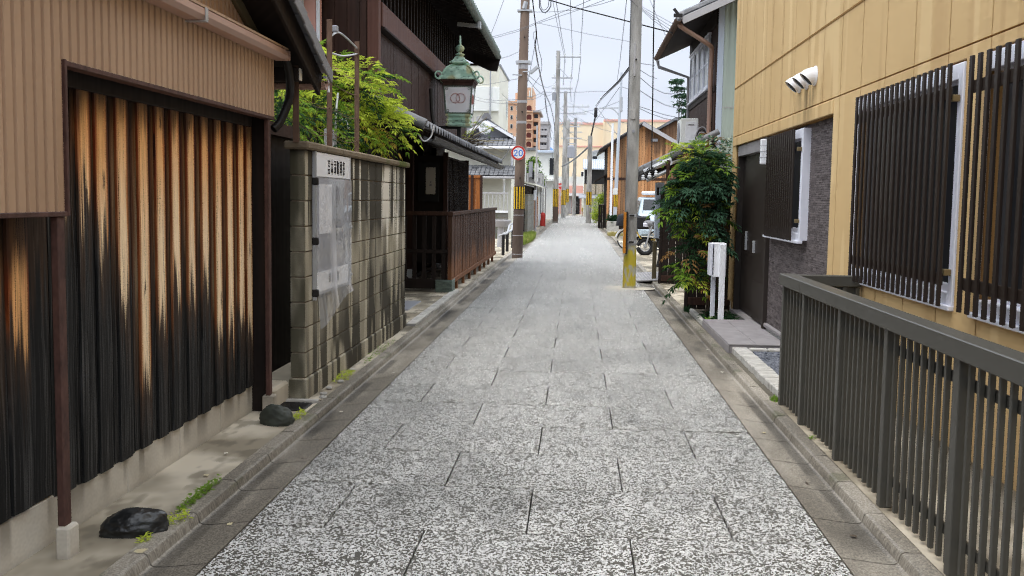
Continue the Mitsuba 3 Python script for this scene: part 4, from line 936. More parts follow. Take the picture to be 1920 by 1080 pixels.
put(k, 'roof', MB().prism([(-6.2, 4.25), (-3.3, 4.25), (-3.3, 4.4), (-4.6, 5.1), (-6.2, 5.1)], 'y', 11.6, 13.3), DARKWOOD)
put(k, 'white_trim', B(-3.34, -3.30, 12.88, 12.92, 3.4, 4.9), WHITE)
k = thing('junction_box', 'small grey junction box on the fence post behind the roof verge', 'junction box')
put(k, None, B(-2.165, -2.115, 8.86, 8.93, 3.07, 3.125, .006), GREYP)
k = thing('junction_box', 'grey meter box on the dark wall behind the rusty posts', 'junction box')
put(k, None, B(-2.72, -2.60, 10.8, 10.9, 2.12, 2.36, .008), GREYW)
put(k, 'conduit', MB().tube(smooth_path([(-2.6, 10.85, 2.1), (-2.6, 10.85, 2.5), (-2.6, 10.95, 2.75)], 4), .012, 6).tube(smooth_path([(-2.58, 10.85, 2.44), (-2.5, 10.85, 2.46), (-2.46, 10.85, 2.36)], 5), .01, 6), GALV)

# ================================================================ yellow house
yh = thing('yellow_house', 'yellow panelled house with dark recessed entrance and lattice windows', 'house')
WX = 2.25
win = [sbox(6.16, 1.02, 8.46, 2.50), sbox(3.55, 1.02, 5.86, 2.50), sbox(0.9, 1.02, 3.1, 2.5)]
recess = sbox(9.24, -0.2, 14.77, 2.435)
holes = unary_union(win + [recess])
joints = [-0.55 + .64 * i for i in range(24)] + [14.81, 15.06]
joints = [5.81 - .645 * 8 + .645 * i for i in range(23)]
joints = [j for j in joints if j < 14.9] + [15.06]
def panels(z0, z1, xf):
    for a, b in zip(joints, joints[1:]):
        g = sbox(a + .009, z0 + .006, b - .009, z1 - .006).difference(holes.buffer(0.004, join_style=2))
        for q in getattr(g, 'geoms', [g]):
            if q.is_empty or q.area < .002: continue
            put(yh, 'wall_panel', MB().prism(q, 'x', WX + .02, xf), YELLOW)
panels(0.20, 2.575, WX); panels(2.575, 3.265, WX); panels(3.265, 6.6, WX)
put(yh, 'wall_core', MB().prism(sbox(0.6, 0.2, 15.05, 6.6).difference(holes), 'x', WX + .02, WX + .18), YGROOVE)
put(yh, 'corner_panel', B(WX + .002, 5.5, 15.05, 15.09, 0.2, 6.6), YELLOW)
put(yh, 'band_trim', B(WX - .012, WX + .01, 9.24, 15.0, 2.437, 2.56, .004), YELLOW)
put(yh, 'groove_trim', B(WX - .006, WX + .01, 0.6, 15.05, 3.256, 3.274), YGROOVE)
put(yh, 'foundation', B(WX + .03, WX + .2, 0.6, 9.2, -0.1, 0.19), FOOTING)
put(yh, 'foundation', B(WX + .03, WX + .2, 14.8, 15.05, -0.1, 0.19), FOOTING)
put(yh, 'reveal', B(WX + .004, WX + .35, 14.772, 14.80, 0.0, 2.43), YELLOW)
put(yh, 'soffit', B(WX + .02, WX + .4, 9.24, 14.78, 2.44, 2.47), YGROOVE)
put(yh, 'roof', B(WX - .1, 8, .5, 15.2, 6.6, 6.8), SHEET)
put(yh, 'far_wall', B(7.9, 8.0, .6, 15.05, 0, 6.6), YELLOW)
# stone strip cladding
put(yh, 'cladding_base', B(2.345, 2.42, 9.2, 12.42, 0.16, 2.45), BLACK)
mb = MB(); r = random.Random(3); z = 0.185; 
while z < 2.43:
    y = 9.18 - r.uniform(0, .2); h = r.choice([.02, .022, .026])
    while y < 12.41:
        L = r.uniform(.10, .30); 
        mb.box(2.33, 2.345 - r.uniform(0.0, .016), max(y, 9.18) + .001, min(y + L, 12.41) - .001, z + .0015, min(z + h, 2.436) - .0015)
        y += L
    z += h
put(yh, 'stone_cladding', mb, TILE, stuff=True)
put(yh, 'sill_trim', B(2.29, 2.345, 9.2, 12.41, 0.135, 0.185, .01), GREYT)
put(yh, 'plinth', B(2.325, 2.40, 9.2, 12.41, -0.1, 0.135), WHITEW)
# entrance door
DX = 2.36
put(yh, 'door_frame', B(2.28, 2.44, 12.42, 12.50, 0.10, 2.43, .004), DOORB)
put(yh, 'door_frame', B(2.28, 2.44, 14.68, 14.77, 0.10, 2.43, .004), DOORB)
put(yh, 'door_header', B(2.27, 2.44, 12.50, 14.68, 2.28, 2.43, .004), GREYT)
d1 = put(yh, 'door', B(DX, DX + .05, 13.52, 14.68, 0.12, 2.28, .003), DOORB)
d2 = put(yh, 'door', B(DX - .03, DX + .015, 12.50, 13.55, 0.12, 2.28, .003), DOORB)
put(yh, 'kick_panel', B(DX - .036, DX - .028, 12.54, 13.5, 0.14, 0.62, .002), DOORB)
for y, xx in ((13.40, DX - .05), (14.2, DX - .02)):
    k = key_for(f'{d2 if y < 13.5 else d1}__handle'); scene[k] = mikit.ply(B(xx - .012, xx + .02, y, y + .016, 0.98, 1.14 if y < 13.5 else 1.24, .003).mesh(), GALV)
put(yh, 'floor', B(2.24, 2.5, 9.2, 14.8, -0.05, 0.10), GREYT)

def lattice(label, group, y0, y1, z0, z1, n, rails=True, x=2.13):
    k = thing('window_lattice', label, 'lattice', group)
    s = (y1 - y0 - .045) / (n - 1)
    first = None
    for i in range(n):
        if first is None:
            first = put(k, 'slat', B(x - .008, x + .008, y0, y0 + .042, z0, z1, .002), SLATE)
        else: reuse(k, 'slat', first, T().translate([0, i * s, 0]))
    for z in (z0 + .16, z1 - .17): put(k, 'rail', B(x + .008, x + .026, y0 + .03, y1 - .01, z - .035, z + .035, .003), SLATE)
    return k
lattice('dark brown slat lattice over the window left of the white frame, above the fence', 'window lattices', 6.17, 8.20, 1.043, 2.474, 19, x=2.17)
lattice('dark brown slat lattice nearest the camera, cut by the picture edge', 'window lattices', 3.71, 5.88, 1.043, 2.474, 19, x=2.17)
lattice('small dark slat lattice beside the entrance door on the stone cladding', 'window lattices', 10.60, 12.08, 1.255, 2.394, 14, x=2.20)
def window(y0, y1, z0, z1, x, label):
    k = thing('window', label, 'window')
    w = .075
    for (a, b, c, d) in ((y0, y0 + w, z0, z1), (y0 + w, y1 - .02, z1 - w * 1.3, z1), (y0 + w, y1 - .02, z0, z0 + w)):
        put(k, 'frame', B(x - .012, x + .10, a, b, c, d, .005), WHITEV)
    put(k, 'frame', B(x + .004, x + .02, y1 - .012, y1, z0, z1, .002), WHITEV)
    m = (y0 + y1) / 2
    for (a, b, xx) in ((y0 + w, m + .03, x + .02), (m - .03, y1 - w, x + .06)):
        sk = put(k, 'sash', MB().box(xx, xx + .03, a, a + .022, z0 + w, z1 - w, .003).box(xx, xx + .03, b - .012, b, z0 + w, z1 - w, .003).box(xx, xx + .03, a + .022, b - .012, z0 + w, z0 + w + .05, .003).box(xx, xx + .03, a + .022, b - .012, z1 - w - .04, z1 - w, .003), WHITEV)
        kk = key_for(f'{sk}__pane'); scene[kk] = mikit.ply(B(xx + .012, xx + .018, a + .015, b - .008, z0 + w, z1 - w).mesh(), GLASSD)
    put(k, 'sill', B(x - .035, x + .02, y0 - .01, y1 + .01, z0 - .03, z0 + .002, .005), WHITEV)
    for z in (z0 + .20, z1 - .21): 
        for y in (y0 + .02,): put(k, 'bracket', B(x - .06, x - .014, y, y + .035, z - .02, z + .02, .004), BRASS)
    return k
window(6.17, 8.45, 1.045, 2.485, 2.252, 'white framed sliding window behind the lattice above the grey fence')
window(3.56, 5.85, 1.045, 2.485, 2.252, 'white framed window behind the lattice at the picture edge')
k = window(10.42, 12.32, 1.26, 2.395, 2.262, 'white framed window beside the entrance on the stone cladding')
k = thing('wall_lamp', 'small white ribbed wall lamp at the top of the entrance door', 'lamp')
put(k, None, B(2.19, 2.28, 12.43, 12.49, 2.10, 2.40, .008), WHITE)
for z in (2.18, 2.25, 2.32): put(k, 'band', B(2.186, 2.282, 12.427, 12.493, z - .004, z + .004), GALV)
# hooded vents
for i, (y, lab) in enumerate(((9.98, 'white hooded vent nearest the camera of the three on the yellow wall'), (10.32, 'middle white hooded vent on the yellow wall'), (10.66, 'white hooded vent farthest along the yellow wall'))):
    k = thing('wall_vent', lab, 'vent', 'hooded vents in a row on the yellow wall')
    z = 2.855
    g_ = np.linspace(0, 2 * math.pi, 24, endpoint=False)
    R = .082
    put(k, 'flange', MB().tube([(WX - .001, y, z), (WX - .014, y, z)], R + .012, 24), WHITE)
    rings = []
    for t in np.linspace(0, 1, 9):
        ang = t * 0.95
        c = np.array([WX - .012 - .10 * math.sin(ang), y, z - .08 * (1 - math.cos(ang))])
        up = np.array([-math.sin(ang) * 0.75, 0, math.cos(ang)]); up /= np.linalg.norm(up)
        rings.append(np.array([c + R * (1 - .04 * t) * (math.cos(a_) * np.array([0, 1, 0]) + math.sin(a_) * up) for a_ in g_]))
    v = np.vstack(rings); n = 24; q = []
    for a_ in range(8):
        for b_ in range(n): q.append((a_ * n + b_, a_ * n + (b_ + 1) % n, (a_ + 1) * n + (b_ + 1) % n, (a_ + 1) * n + b_))
    put(k, 'hood', MB().add(v, np.array(q)), WHITE, smooth=True)
    c = rings[-2].mean(0)
    put(k, 'mouth_shade', MB().add(np.vstack([rings[-2] * .98 + c * .02, [c]]), np.array([(b_, (b_ + 1) % n, n) for b_ in range(n)])), BLACK)  # black disc in the hood mouth stands for its shaded inside

# ================================================================ grey slat fence
gf = thing('slat_fence', 'dark grey metal slat fence with flat top rail before the yellow house', 'fence')
posts = [8.12, 7.40, 6.39, 5.43, 4.42, 3.42, 2.42, 1.42]
FX = 1.675
first = None
for y in posts:
    put(gf, 'post', B(FX - .032, FX + .032, y - .032, y + .032, 0.03, 0.992, .004), FENCEG)
put(gf, 'top_rail', MB().box(FX - .055, FX + .06, 7.42, 8.17, 0.995, 1.085, .005), FENCEG)
put(gf, 'top_rail', MB().box(FX - .055, FX + .06, 1.3, 7.416, 0.995, 1.085, .005), FENCEG)
put(gf, 'cross_rail', B(FX + .014, FX + .030, 1.3, 8.1, 0.86, 0.91, .003), FENCEG)
put(gf, 'cross_rail', B(FX + .014, FX + .030, 1.3, 8.1, 0.16, 0.21, .003), FENCEG)
for a, b in zip(posts, posts[1:]):
    n = max(6, int(round((a - b - .064) / .101)))
    for i in range(n):
        y = b + .032 + (a - b - .064) * (i + .5) / n
        if first is None: first, fy = put(gf, 'slat', B(FX - .012, FX + .012, y - .013, y + .013, 0.055, 0.992, .003), FENCEG), y
        else: reuse(gf, 'slat', first, T().translate([0, y - fy, 0]))
put(gf, 'return_rail', B(FX + .062, 2.235, 8.06, 8.165, 0.995, 1.08, .005), FENCEG)
put(gf, 'return_panel', B(FX + .04, 2.235, 8.10, 8.125, 0.12, 0.99), FENCEG)
for i in range(5): put(gf, 'return_slat', B(FX + .12 + i * .1, FX + .15 + i * .1, 8.07, 8.095, .06, .99), FENCEG)

# gravel bed, brick edging, step, planter
ge = thing('brick_edging', 'pale brick edging round the gravel bed beside the step', 'edging')
y = 8.26
while y < 10.92:
    put(ge, 'brick', B(1.70 + rng.uniform(-.005, .005), 1.865, y + .006, y + .112, -0.02, 0.088 + rng.uniform(-.004, .004), .01), STONEW); y += .118
put(ge, 'brick', B(1.87, 2.06, 10.815, 10.92, -0.02, 0.088, .01), STONEW); put(ge, 'brick', B(2.065, 2.24, 10.815, 10.92, -0.02, 0.088, .01), STONEW)
k = thing('gravel', 'blue grey gravel in the bed under the stone clad wall', 'gravel', kind='stuff'); labels[k].pop('category')
ico = trimesh.creation.icosphere(0, 1.0); r = random.Random(9); ma, mb_ = MB(), MB()
for i in range(4200):
    s = r.uniform(.010, .019); c = np.array([r.uniform(1.88, 2.31), r.uniform(8.25, 10.8), 0.045 + r.uniform(0, .018)])
    vv = np.array(ico.vertices) * np.array([s * r.uniform(.7, 1.3), s * r.uniform(.7, 1.3), s * .7]) * np.array([[r.uniform(.75, 1.2)] for _ in range(12)])
    (ma if r.random() < .6 else mb_).add(vv + c, ico.faces)
scene[k + '__001'] = mikit.ply(ma.mesh(), GRAVA); scene[k + '__002'] = mikit.ply(mb_.mesh(), GRAVB)
sheet(1.86, 2.33, 8.25, 10.82, 0.040, GRAVB, 'gravel_base', 'dark bed under the gravel', 4, 8, .003)
ds = thing('door_step', 'grey tiled entrance step in front of the brown door', 'step')
put(ds, 'core', B(1.668, 2.30, 10.94, 13.2, -0.05, 0.108), GREYT)
for i in range(4):
    for j in range(2):
        put(ds, 'tile', B(1.66 + j * .30, 1.66 + (j + 1) * .30 - .005, 10.93 + i * .57, 10.93 + (i + 1) * .57 - .005, .108, .122, .003), GREYT)
for i in range(4): put(ds, 'riser_tile', B(1.655, 1.668, 10.93 + i * .57, 10.93 + (i + 1) * .57 - .005, -.03, .107, .003), GREYT)
k = thing('stone_edging', 'pale stone edging of the planter next to the tiled step', 'edging')
for i in range(4): put(k, 'stone', B(1.665, 1.73, 13.22 + i * .40, 13.61 + i * .40, -.02, .085, .008), STONEW)
mbx = thing('meter_box', 'white metal meter box on two posts among the planter weeds', 'meter box')
put(mbx, 'cabinet', B(1.78, 1.95, 13.28, 13.55, 0.665, 1.105, .006), WHITE)
put(mbx, 'cabinet_door', B(1.742, 1.776, 13.29, 13.54, 0.68, 1.10, .005), WHITEV)
put(mbx, 'seal_strip', B(1.777, 1.785, 13.272, 13.279, 0.69, 1.09), BLACK)
put(mbx, 'post', B(1.86, 1.935, 13.24, 13.275, 0.0, 1.09, .004), WHITE)
put(mbx, 'post', B(1.80, 1.86, 13.56, 13.60, 0.0, 0.68, .004), WHITEV)
weed('ground_cover', 'dark green low plants in the planter at the meter posts', 1.93, 13.75, .02, .24, .55, 420, .10, LEAFC, seed=31, broad=True, cat='plants')
weed('ground_cover', 'low fern leaves at the planter edge by the step', 1.82, 13.4, .02, .12, .25, 130, .085, LEAFB, seed=32, broad=True, cat='plants')

def rw(u, q):
    return (0.01 + .10 * max(0, u[2]) * (u[0] < .2), 0.22, 0.9, 0.004, .9)
bush('nandina_shrub', 'dark green nandina shrub hanging over the planter beside the yellow house', 'bush',
     [((1.78, 14.4, 1.95), (.18, .45, .26), 90, rw), ((1.60, 14.3, 1.80), (.20, .40, .24), 85, rw), ((1.80, 14.3, 1.45), (.22, .4, .30), 80, (.02, .2, 1, .02, .7)), ((1.42, 14.3, 1.62), (.14, .3, .14), 36, (.1, .4, .7, .01, .4)), ((1.66, 14.4, 2.22), (.22, .35, .10), 34, (.25, .5, .5, .08, .4)), ((1.85, 14.3, 2.1), (.16, .35, .16), 44, (.05, .3, .6, 0, .9)),
      ((1.75, 14.2, 0.95), (.24, .3, .22), 30, (.02, .15, .9, .1, .4)), ((1.55, 14.0, 0.98), (.28, .2, .05), 7, (.02, .1, .3, .7, .3)), ((1.58, 14.1, .62), (.18, .2, .14), 22, (.06, .5, .5, .1, .2))],
     [LEAFA, LEAFB, LEAFC, LEAFR, LEAFE],
     [([(1.78 + .04 * i, 14.0 + .12 * i, 0.0), (1.84 + .05 * i, 14.0 + .12 * i, .7), (1.82 + .06 * i - .15 * (i % 2), 14.1 + .1 * i, 1.7)], .011) for i in range(7)], 41, .075, .28)
r = random.Random(77); k = thing('vine', 'pale variegated creeper climbing the green sheet wall behind the shrub', 'creeper')
mb = MB(); m2 = MB()
for i in range(420):
    p = np.array([r.uniform(1.75, 2.28), 15.3 + r.uniform(-.2, .1), r.uniform(1.85, 2.62)]); az = r.uniform(0, 6.28)
    leaf(mb if r.random() < .5 else m2, p, np.array([math.cos(az), -abs(math.sin(az)) * .6, r.uniform(-.8, .2)]), .06, .045, r)
put(k, 'leaf', mb, leafmat('leaf_pale', (.42, .46, .36), .4), stuff=True); put(k, 'leaf', m2, LEAFE, stuff=True)
# dark board fences
for (x0, x1, y, z1, lab) in ((1.70, 2.62, 15.38, 1.95, 'dark board fence panel behind the planter shrub'), (1.66, 2.75, 19.82, 1.80, 'dark mossy board fence panel at the far side of the concrete entry')):
    k = thing('board_fence', lab, 'fence')
    x = x0
    while x < x1 - .02:
        put(k, 'plank', B(x + .002, min(x + .13, x1), y, y + .03 + rng.uniform(0, .006), 0.02, z1, .004), DARKWOOD); x += .135
    put(k, 'post', B(x0 - .05, x0, y - .02, y + .06, 0.0, z1 + .03, .006), DARKWOOD)
    put(k, 'base_rail', B(x0, x1, y - .015, y - .001, .08, .20, .004), BROWNWOOD)
k = thing('utility_box', 'tall pale utility box beside the dark fence behind the shrub', 'utility box')
put(k, None, B(1.54, 1.70, 20.1, 20.35, 0.9, 2.0, .01), BLUEW)
put(k, 'slot', B(1.56, 1.60, 20.09, 20.099, 1.75, 1.9), BLACK)
k = thing('wood_post', 'short weathered wood post at the end of the dark mossy fence', 'post')
put(k, None, B(1.55, 1.63, 20.6, 20.72, 0.0, 0.82, .01), OLIVE)
k = thing('ramp_plate', 'grey ribbed metal ramp plate bridging the gutter behind the grey pole', 'ramp')
for i in range(3): put(k, 'plate', MB().obox((1.30 + .27 + 0.0, 20.7 + i * .72, 0.05), (.34, 0, .022), (0, .34, 0), (0, 0, .012), .003), GREYW)
mb = MB()
for i in range(3):
    for j in range(11): mb.obox((1.27 + j * .06, 20.7 + i * .72, 0.046 + (j - 5) * .0039 + .014), (.012, 0, .0008), (0, .32, 0), (0, 0, .004))
put(k, 'rib', mb, GREYP, stuff=True)

# brown downpipe at the yellow house corner
k = thing('downpipe', 'dark brown downpipe at the far corner of the yellow house', 'downpipe')
put(k, None, MB().tube([(2.33, 15.25, 0.02), (2.33, 15.25, 6.5)], .045, 12), BROWNWOOD, smooth=40)
for z in (1.2, 2.35, 3.9): put(k, 'clamp', MB().tube([(2.33, 15.25, z - .02), (2.33, 15.25, z + .02)], .052, 12), BLACK, smooth=40)

# ================================================================ dark house on the right
dh = thing('dark_house', 'old brown wooden house with white framed upstairs windows behind the grey pole', 'house')
HX, HY0, HY1 = 2.60, 19.75, 24.4
put(dh, 'side_cladding', MB().prism([(HX + .12 + i * .028, HY0 - (.012 if i % 4 < 2 else 0)) for i in range(60)] + [(HX + .12 + 59 * .028, HY0 + .05), (HX + .12, HY0 + .05)], 'z', 2.2, 6.6), MINT)
put(dh, 'seam', B(HX + .12, HX + 1.6, HY0 - .018, HY0 - .012, 3.42, 3.44), GREYW)
put(dh, 'corner_trim', B(HX + .005, HX + .115, HY0 - .02, HY0 + .05, 2.4, 6.6, .004), BLUEW)
put(dh, 'front_wall', B(HX, HX + .12, HY0 + .02, HY1, 0.0, 6.0), BROWNWOOD)
put(dh, 'back_wall', B(HX, 8, HY1 - .1, HY1, 0, 5.4), BROWNWOOD)
y = HY0 + .06
while y < HY1 - .1:
    put(dh, 'wall_board', B(HX - .02, HX - .001, y + .005, y + .24, 2.85, 3.72, .003), BROWNWOOD); y += .25
put(dh, 'belt_board', B(HX - .03, HX - .002, HY0 + .05, HY1, 3.74, 3.86, .004), DARKWOOD)
put(dh, 'head_board', B(HX - .03, HX - .002, HY0 + .05, HY1, 5.0, 5.3, .004), DARKWOOD)
y0 = 20.7
for i in range(4):
    a, b = y0 + i * .86, y0 + i * .86 + .80
    w = put(dh, 'window', MB().box(HX - .05, HX - .005, a, a + .07, 3.9, 4.95, .003).box(HX - .05, HX - .005, b - .07, b, 3.9, 4.95, .003).box(HX - .05, HX - .005, a + .07, b - .07, 3.9, 3.97, .003).box(HX - .05, HX - .005, a + .07, b - .07, 4.88, 4.95, .003).box(HX - .045, HX - .01, a + .07, b - .07, 4.40, 4.43, .002), WHITEV)
    kk = key_for(f'{w}__pane'); scene[kk] = mikit.ply(B(HX - .03, HX - .02, a + .06, b - .06, 3.95, 4.9).mesh(), mat('frosted_glass', (.34, .36, .38), .25, .5) if 'mat_frosted_glass' not in scene else 'mat_frosted_glass')
put(dh, 'window_sill', B(HX - .08, HX - .002, y0 - .05, y0 + 3.5, 3.86, 3.895, .004), WHITEV)
put(dh, 'window_sill', B(HX - .07, HX - .002, y0 - .05, y0 + 3.5, 4.955, 4.985, .004), WHITEV)
ez = lambda x: 4.93 + (x - 1.85) * 0.46
put(dh, 'upper_roof', MB().prism([(1.85, 4.93), (1.85, 4.98), (6.5, ez(6.5) + .05), (6.5, ez(6.5))], 'y', 19.15, 24.3), DARKWOOD)
n = 14
for i in range(n):
    put(dh, 'roof_tile', MB().tube([(1.82, 19.3 + i * .36, 5.04), (3.4, 19.3 + i * .36, ez(3.4) + .10)], .085, 8), ROOFTILE, smooth=40)
put(dh, 'barge_board', MB().bar((1.86, 19.13, ez(1.86) + .005), (6.4, 19.13, ez(6.4) + .005), .03, .13, (0, 0, 1), .004), GREYW)
a = np.linspace(math.pi, 2 * math.pi, 9)
pr = [(1.80 + .065 * math.cos(t), 4.98 + .065 * math.sin(t)) for t in a] + [(1.80 + .056 * math.cos(t), 4.98 + .056 * math.sin(t)) for t in a[::-1]]
put(dh, 'eave_gutter', MB().prism(pr, 'y', 19.1, 24.4), RUSTG, smooth=30)
put(dh, 'gutter_bracket', MB().box(1.70, 1.86, 19.08, 19.12, 5.0, 5.06).bar((1.78, 19.1, 5.05), (1.70, 19.1, 5.15), .03, .05), BLACK)
put(dh, 'downpipe', MB().tube(smooth_path([(1.84, 19.4, 4.92), (1.92, 19.4, 4.84), (2.46, 19.9, 4.62), (2.53, 20.05, 4.5), (2.53, 20.1, 4.2)], 5), .045, 8).tube([(2.53, 20.1, 4.25), (2.53, 20.1, 2.75)], .045, 8), PINKM, smooth=40, label='brown downpipe bending under the upper eave')
put(dh, 'downpipe', MB().tube([(1.82, 24.3, 4.9), (1.85, 24.3, 4.76), (2.55, 24.3, 4.52), (2.57, 24.3, 2.8)], .04, 8), GREYW, smooth=40)
# lower eave roof
le = lambda x: 2.16 + (x - 1.33) * 0.48
lr = put(dh, 'lower_roof', MB().prism([(1.33, 2.16), (1.33, 2.20), (2.62, le(2.62) + .04), (2.62, le(2.62))], 'y', 19.4, 24.2), DARKWOOD)
for i in range(13):
    k = key_for(f'{lr}__tile'); scene[k] = mikit.ply(MB().tube([(1.28, 19.5 + i * .37, 2.24), (2.6, 19.5 + i * .37, le(2.6) + .09)], .09, 8).mesh(), ROOFTILE, smooth=40)
put(dh, 'ridge_roll', MB().tube([(1.75, 19.36, le(1.75) + .14), (2.62, 19.36, le(2.62) + .17)], .06, 10), VERGE, smooth=40)
put(dh, 'verge_pole', MB().tube([(1.25, 19.34, 2.17), (1.75, 19.34, 2.42)], .05, 8).tube([(1.30, 19.40, 2.02), (1.72, 19.40, 2.22)], .04, 8), GALV, smooth=40)
put(dh, 'metal_flashing', MB().prism([(1.72, 2.30), (2.15, 2.50), (2.15, 2.515), (1.74, 2.37)], 'y', 18.9, 19.34), GREYW)
put(dh, 'brace_post', B(1.66, 1.72, 19.25, 19.32, 2.02, 2.40, .004), BROWNWOOD)
put(dh, 'eave_beam', MB().bar((1.34, 19.5, 2.10), (2.6, 19.5, 2.66), .06, .12), DARKWOOD)
put(dh, 'beam_end', B(1.85, 1.92, 19.3, 19.4, 2.06, 2.26, .006), ORANGE)
put(dh, 'eave_front', B(1.30, 1.36, 19.4, 24.2, 2.06, 2.16), DARKWOOD)
put(dh, 'wall_under', B(2.66, 2.74, 19.85, 24.3, 0.0, 2.7), DARKWOOD)
ac = thing('air_conditioner', 'white air conditioner unit standing on the lower tiled eave', 'air conditioner')
put(ac, 'casing', B(2.02, 2.36, 20.4, 21.2, 2.72, 3.27, .015), WHITEW)
put(ac, 'side_panel', B(2.11, 2.34, 20.39, 20.402, 2.76, 3.2, .004), WHITE)
put(ac, 'grip', B(2.16, 2.28, 20.385, 20.392, 3.13, 3.15), BLACK)
put(ac, 'grille', MB().tube([(2.02, 20.75, 3.0), (2.0, 20.75, 3.0)], .2, 20), GREYP)
put(ac, 'foot', MB().box(2.0, 2.38, 20.46, 20.52, 2.56, 2.72).box(2.0, 2.38, 21.05, 21.11, 2.56, 2.72), GALV)
for j in range(3): put(ac, 'hose', MB().tube(smooth_path([(2.30, 20.42 - .02 * j, 2.80 + .05 * j), (2.38, 20.40, 2.98 + .05 * j), (2.50, 20.4, 2.96 + .05 * j), (2.55, 20.4, 2.76)], 6), .014, 6), [GREYW, BLACKR, GREYW][j], smooth=40)
bush('roof_plant', 'dry reddish plant growing in the gutter corner of the lower eave', 'plant', [((2.45, 19.3, 2.76), (.12, .15, .12), 12, (.2, .2, 1))], [LEAFA, LEAFB, LEAFR], [], 55, .05, .22)
bush('eave_creeper', 'yellow green fronds lying along the lower eave above the shrub', 'creeper', [((2.05, 18.6, 2.55), (.42, .2, .08), 46, (1, .6, .3))], [LEAFA, LEAFB, LEAFR], [], 56, .055, .26)
cc = thing('cable_coil', 'black cable coil and insulators hanging at the tip of the lower eave', 'cable coil')
g_ = np.linspace(0, 2 * math.pi, 22)
for j in range(5): put(cc, 'loop', MB().tube([(1.36 + .03 * (j % 2) + (.05 + .012 * j) * math.cos(t), 19.2 + .02 * j, 2.20 - .02 * j + (.07 + .010 * (j % 3)) * math.sin(t)) for t in g_], .0075, 6), CABLE, smooth=40)
for j in range(3): put(cc, 'insulator', MB().lathe([(.0, .0), (.035, .01), (.04, .04), (.02, .06), (.035, .08), (.0, .10)], (1.22 + .12 * j, 19.15, 2.02 + .04 * j), 10), WHITE, smooth=40)

# ================================================================ poles
def pole(name, label, x, y, z1, r0, r1, m, lean=0.0, cat='utility pole'):
    k = thing(name, label, cat)
    zs = np.linspace(-0.1, z1, 9)
    put(k, 'shaft', MB().tube([(x + lean * z, y, z) for z in zs], np.linspace(r0, r1, 9), 20), m, smooth=40)
    return k
def band(k, x, y, z, r, h, m, name='band'): put(k, name, MB().tube([(x, y, z - h / 2), (x, y, z + h / 2)], r, 18), m, smooth=40)
def stripes(k, x, y, z0, z1, r, n=10):
    put(k, 'warning_wrap', MB().tube([(x, y, z0), (x, y, z1)], r, 20), BLK, smooth=40)
    for i in range(n):
        g_ = np.linspace(-.5, .5, 4) * (math.pi / n) + i * 2 * math.pi / n + .16
        v = [(x + (r + dz) * math.cos(t), y + (r + dz) * math.sin(t), z) for dz in (.0, .004) for z in (z0 + .01, z1 - .01) for t in g_]
        q = []
        for j in range(3): q += [(8 + j, 8 + j + 1, 12 + j + 1, 12 + j), (0 + j + 1, j, 4 + j, 4 + j + 1)]
        q += [(0, 1, 9, 8), (1, 2, 10, 9), (2, 3, 11, 10), (4, 12, 13, 5), (5, 13, 14, 6), (6, 14, 15, 7), (0, 8, 12, 4), (3, 7, 15, 11)]
        put(k, 'stripe', MB().add(np.array(v), np.array(q)), YEL)
# brown sign pole
PX_, PY_ = -1.62, 28.1
ln_ = .0165
p1 = pole('utility_pole', 'brown utility pole carrying the round 20 sign', PX_ - .01, PY_, 9.2, .150, .112, POLEB, ln_)
px = lambda z: PX_ - .01 + ln_ * z
stripes(p1, px(1.65), PY_, 1.34, 1.97, .150, 12)
for z in (1.18, .62, .10): band(p1, px(z), PY_, z, .1505, .02, GREYW)
for z, h in ((3.72, .07), (4.28, .07), (5.22, .12)): band(p1, px(z), PY_, z, .142 if z < 5 else .138, h, GREYW)
put(p1, 'clamp', MB().box(px(5.35) - .20, px(5.35) + .20, PY_ - .17, PY_ - .12, 5.30, 5.38, .005).box(px(5.35) - .2, px(5.35) + .2, PY_ + .12, PY_ + .17, 5.3, 5.38, .005), GALV)
put(p1, 'arm', MB().bar((px(5.1), PY_ - .12, 5.08), (px(5.1) + .24, PY_ - .2, 5.08), .03, .03).bar((px(5.1) - .02, PY_ - .15, 4.98), (px(5.1) - .28, PY_ - .15, 5.0), .03, .03), GALV)
put(p1, 'lamp', MB().bar((px(5.1) + .20, PY_ - .25, 5.02), (px(5.1) + .42, PY_ - .3, 5.20), .07, .09, (0, 0, 1), .01), GALV)
put(p1, 'upper_clamp', MB().box(px(6.8) - .2, px(6.8) + .2, PY_ - .15, PY_ + .15, 6.70, 6.74).tube([(px(6.8) - .02, PY_ - .12, 6.76), (px(6.8) + .03, PY_ - .13, 6.95)], .06, 8), GALV)
for z in (2.2, 4.0, 6.0): put(p1, 'bolt', MB().tube([(px(z) + .02, PY_ - .13, z), (px(z) + .02, PY_ - .17, z)], .022, 8), BLACK)
sg = thing('speed_sign', 'round white sign with red rim and blue number 20 on the brown pole', 'road sign')
SX, SY, SZ, SR = px(2.88) - .05, PY_ - .17, 2.88, .20
put(sg, 'plate', MB().tube([(SX, SY, SZ), (SX, SY + .012, SZ)], SR, 40), SIGNW)
ro, ri = SR * .985, SR * .74
g_ = np.linspace(0, 2 * math.pi, 49)
ring = Polygon([(SX + ro * math.cos(t), SZ + ro * math.sin(t)) for t in g_], [[(SX + ri * math.cos(t), SZ + ri * math.sin(t)) for t in g_]])
put(sg, 'rim', MB().prism(ring, 'y', SY - .004, SY - .0005), RED)
tm = meshkit.text_mesh('20', .165, .003, bold=True); tv = np.array(tm.vertices)
w = tv[:, 0].max() + tv[:, 0].min(); hh = tv[:, 1].max() + tv[:, 1].min()
tv = np.column_stack([SX + (tv[:, 0] - w / 2) * .95, SY - .0012 - tv[:, 2], SZ + tv[:, 1] - hh / 2])
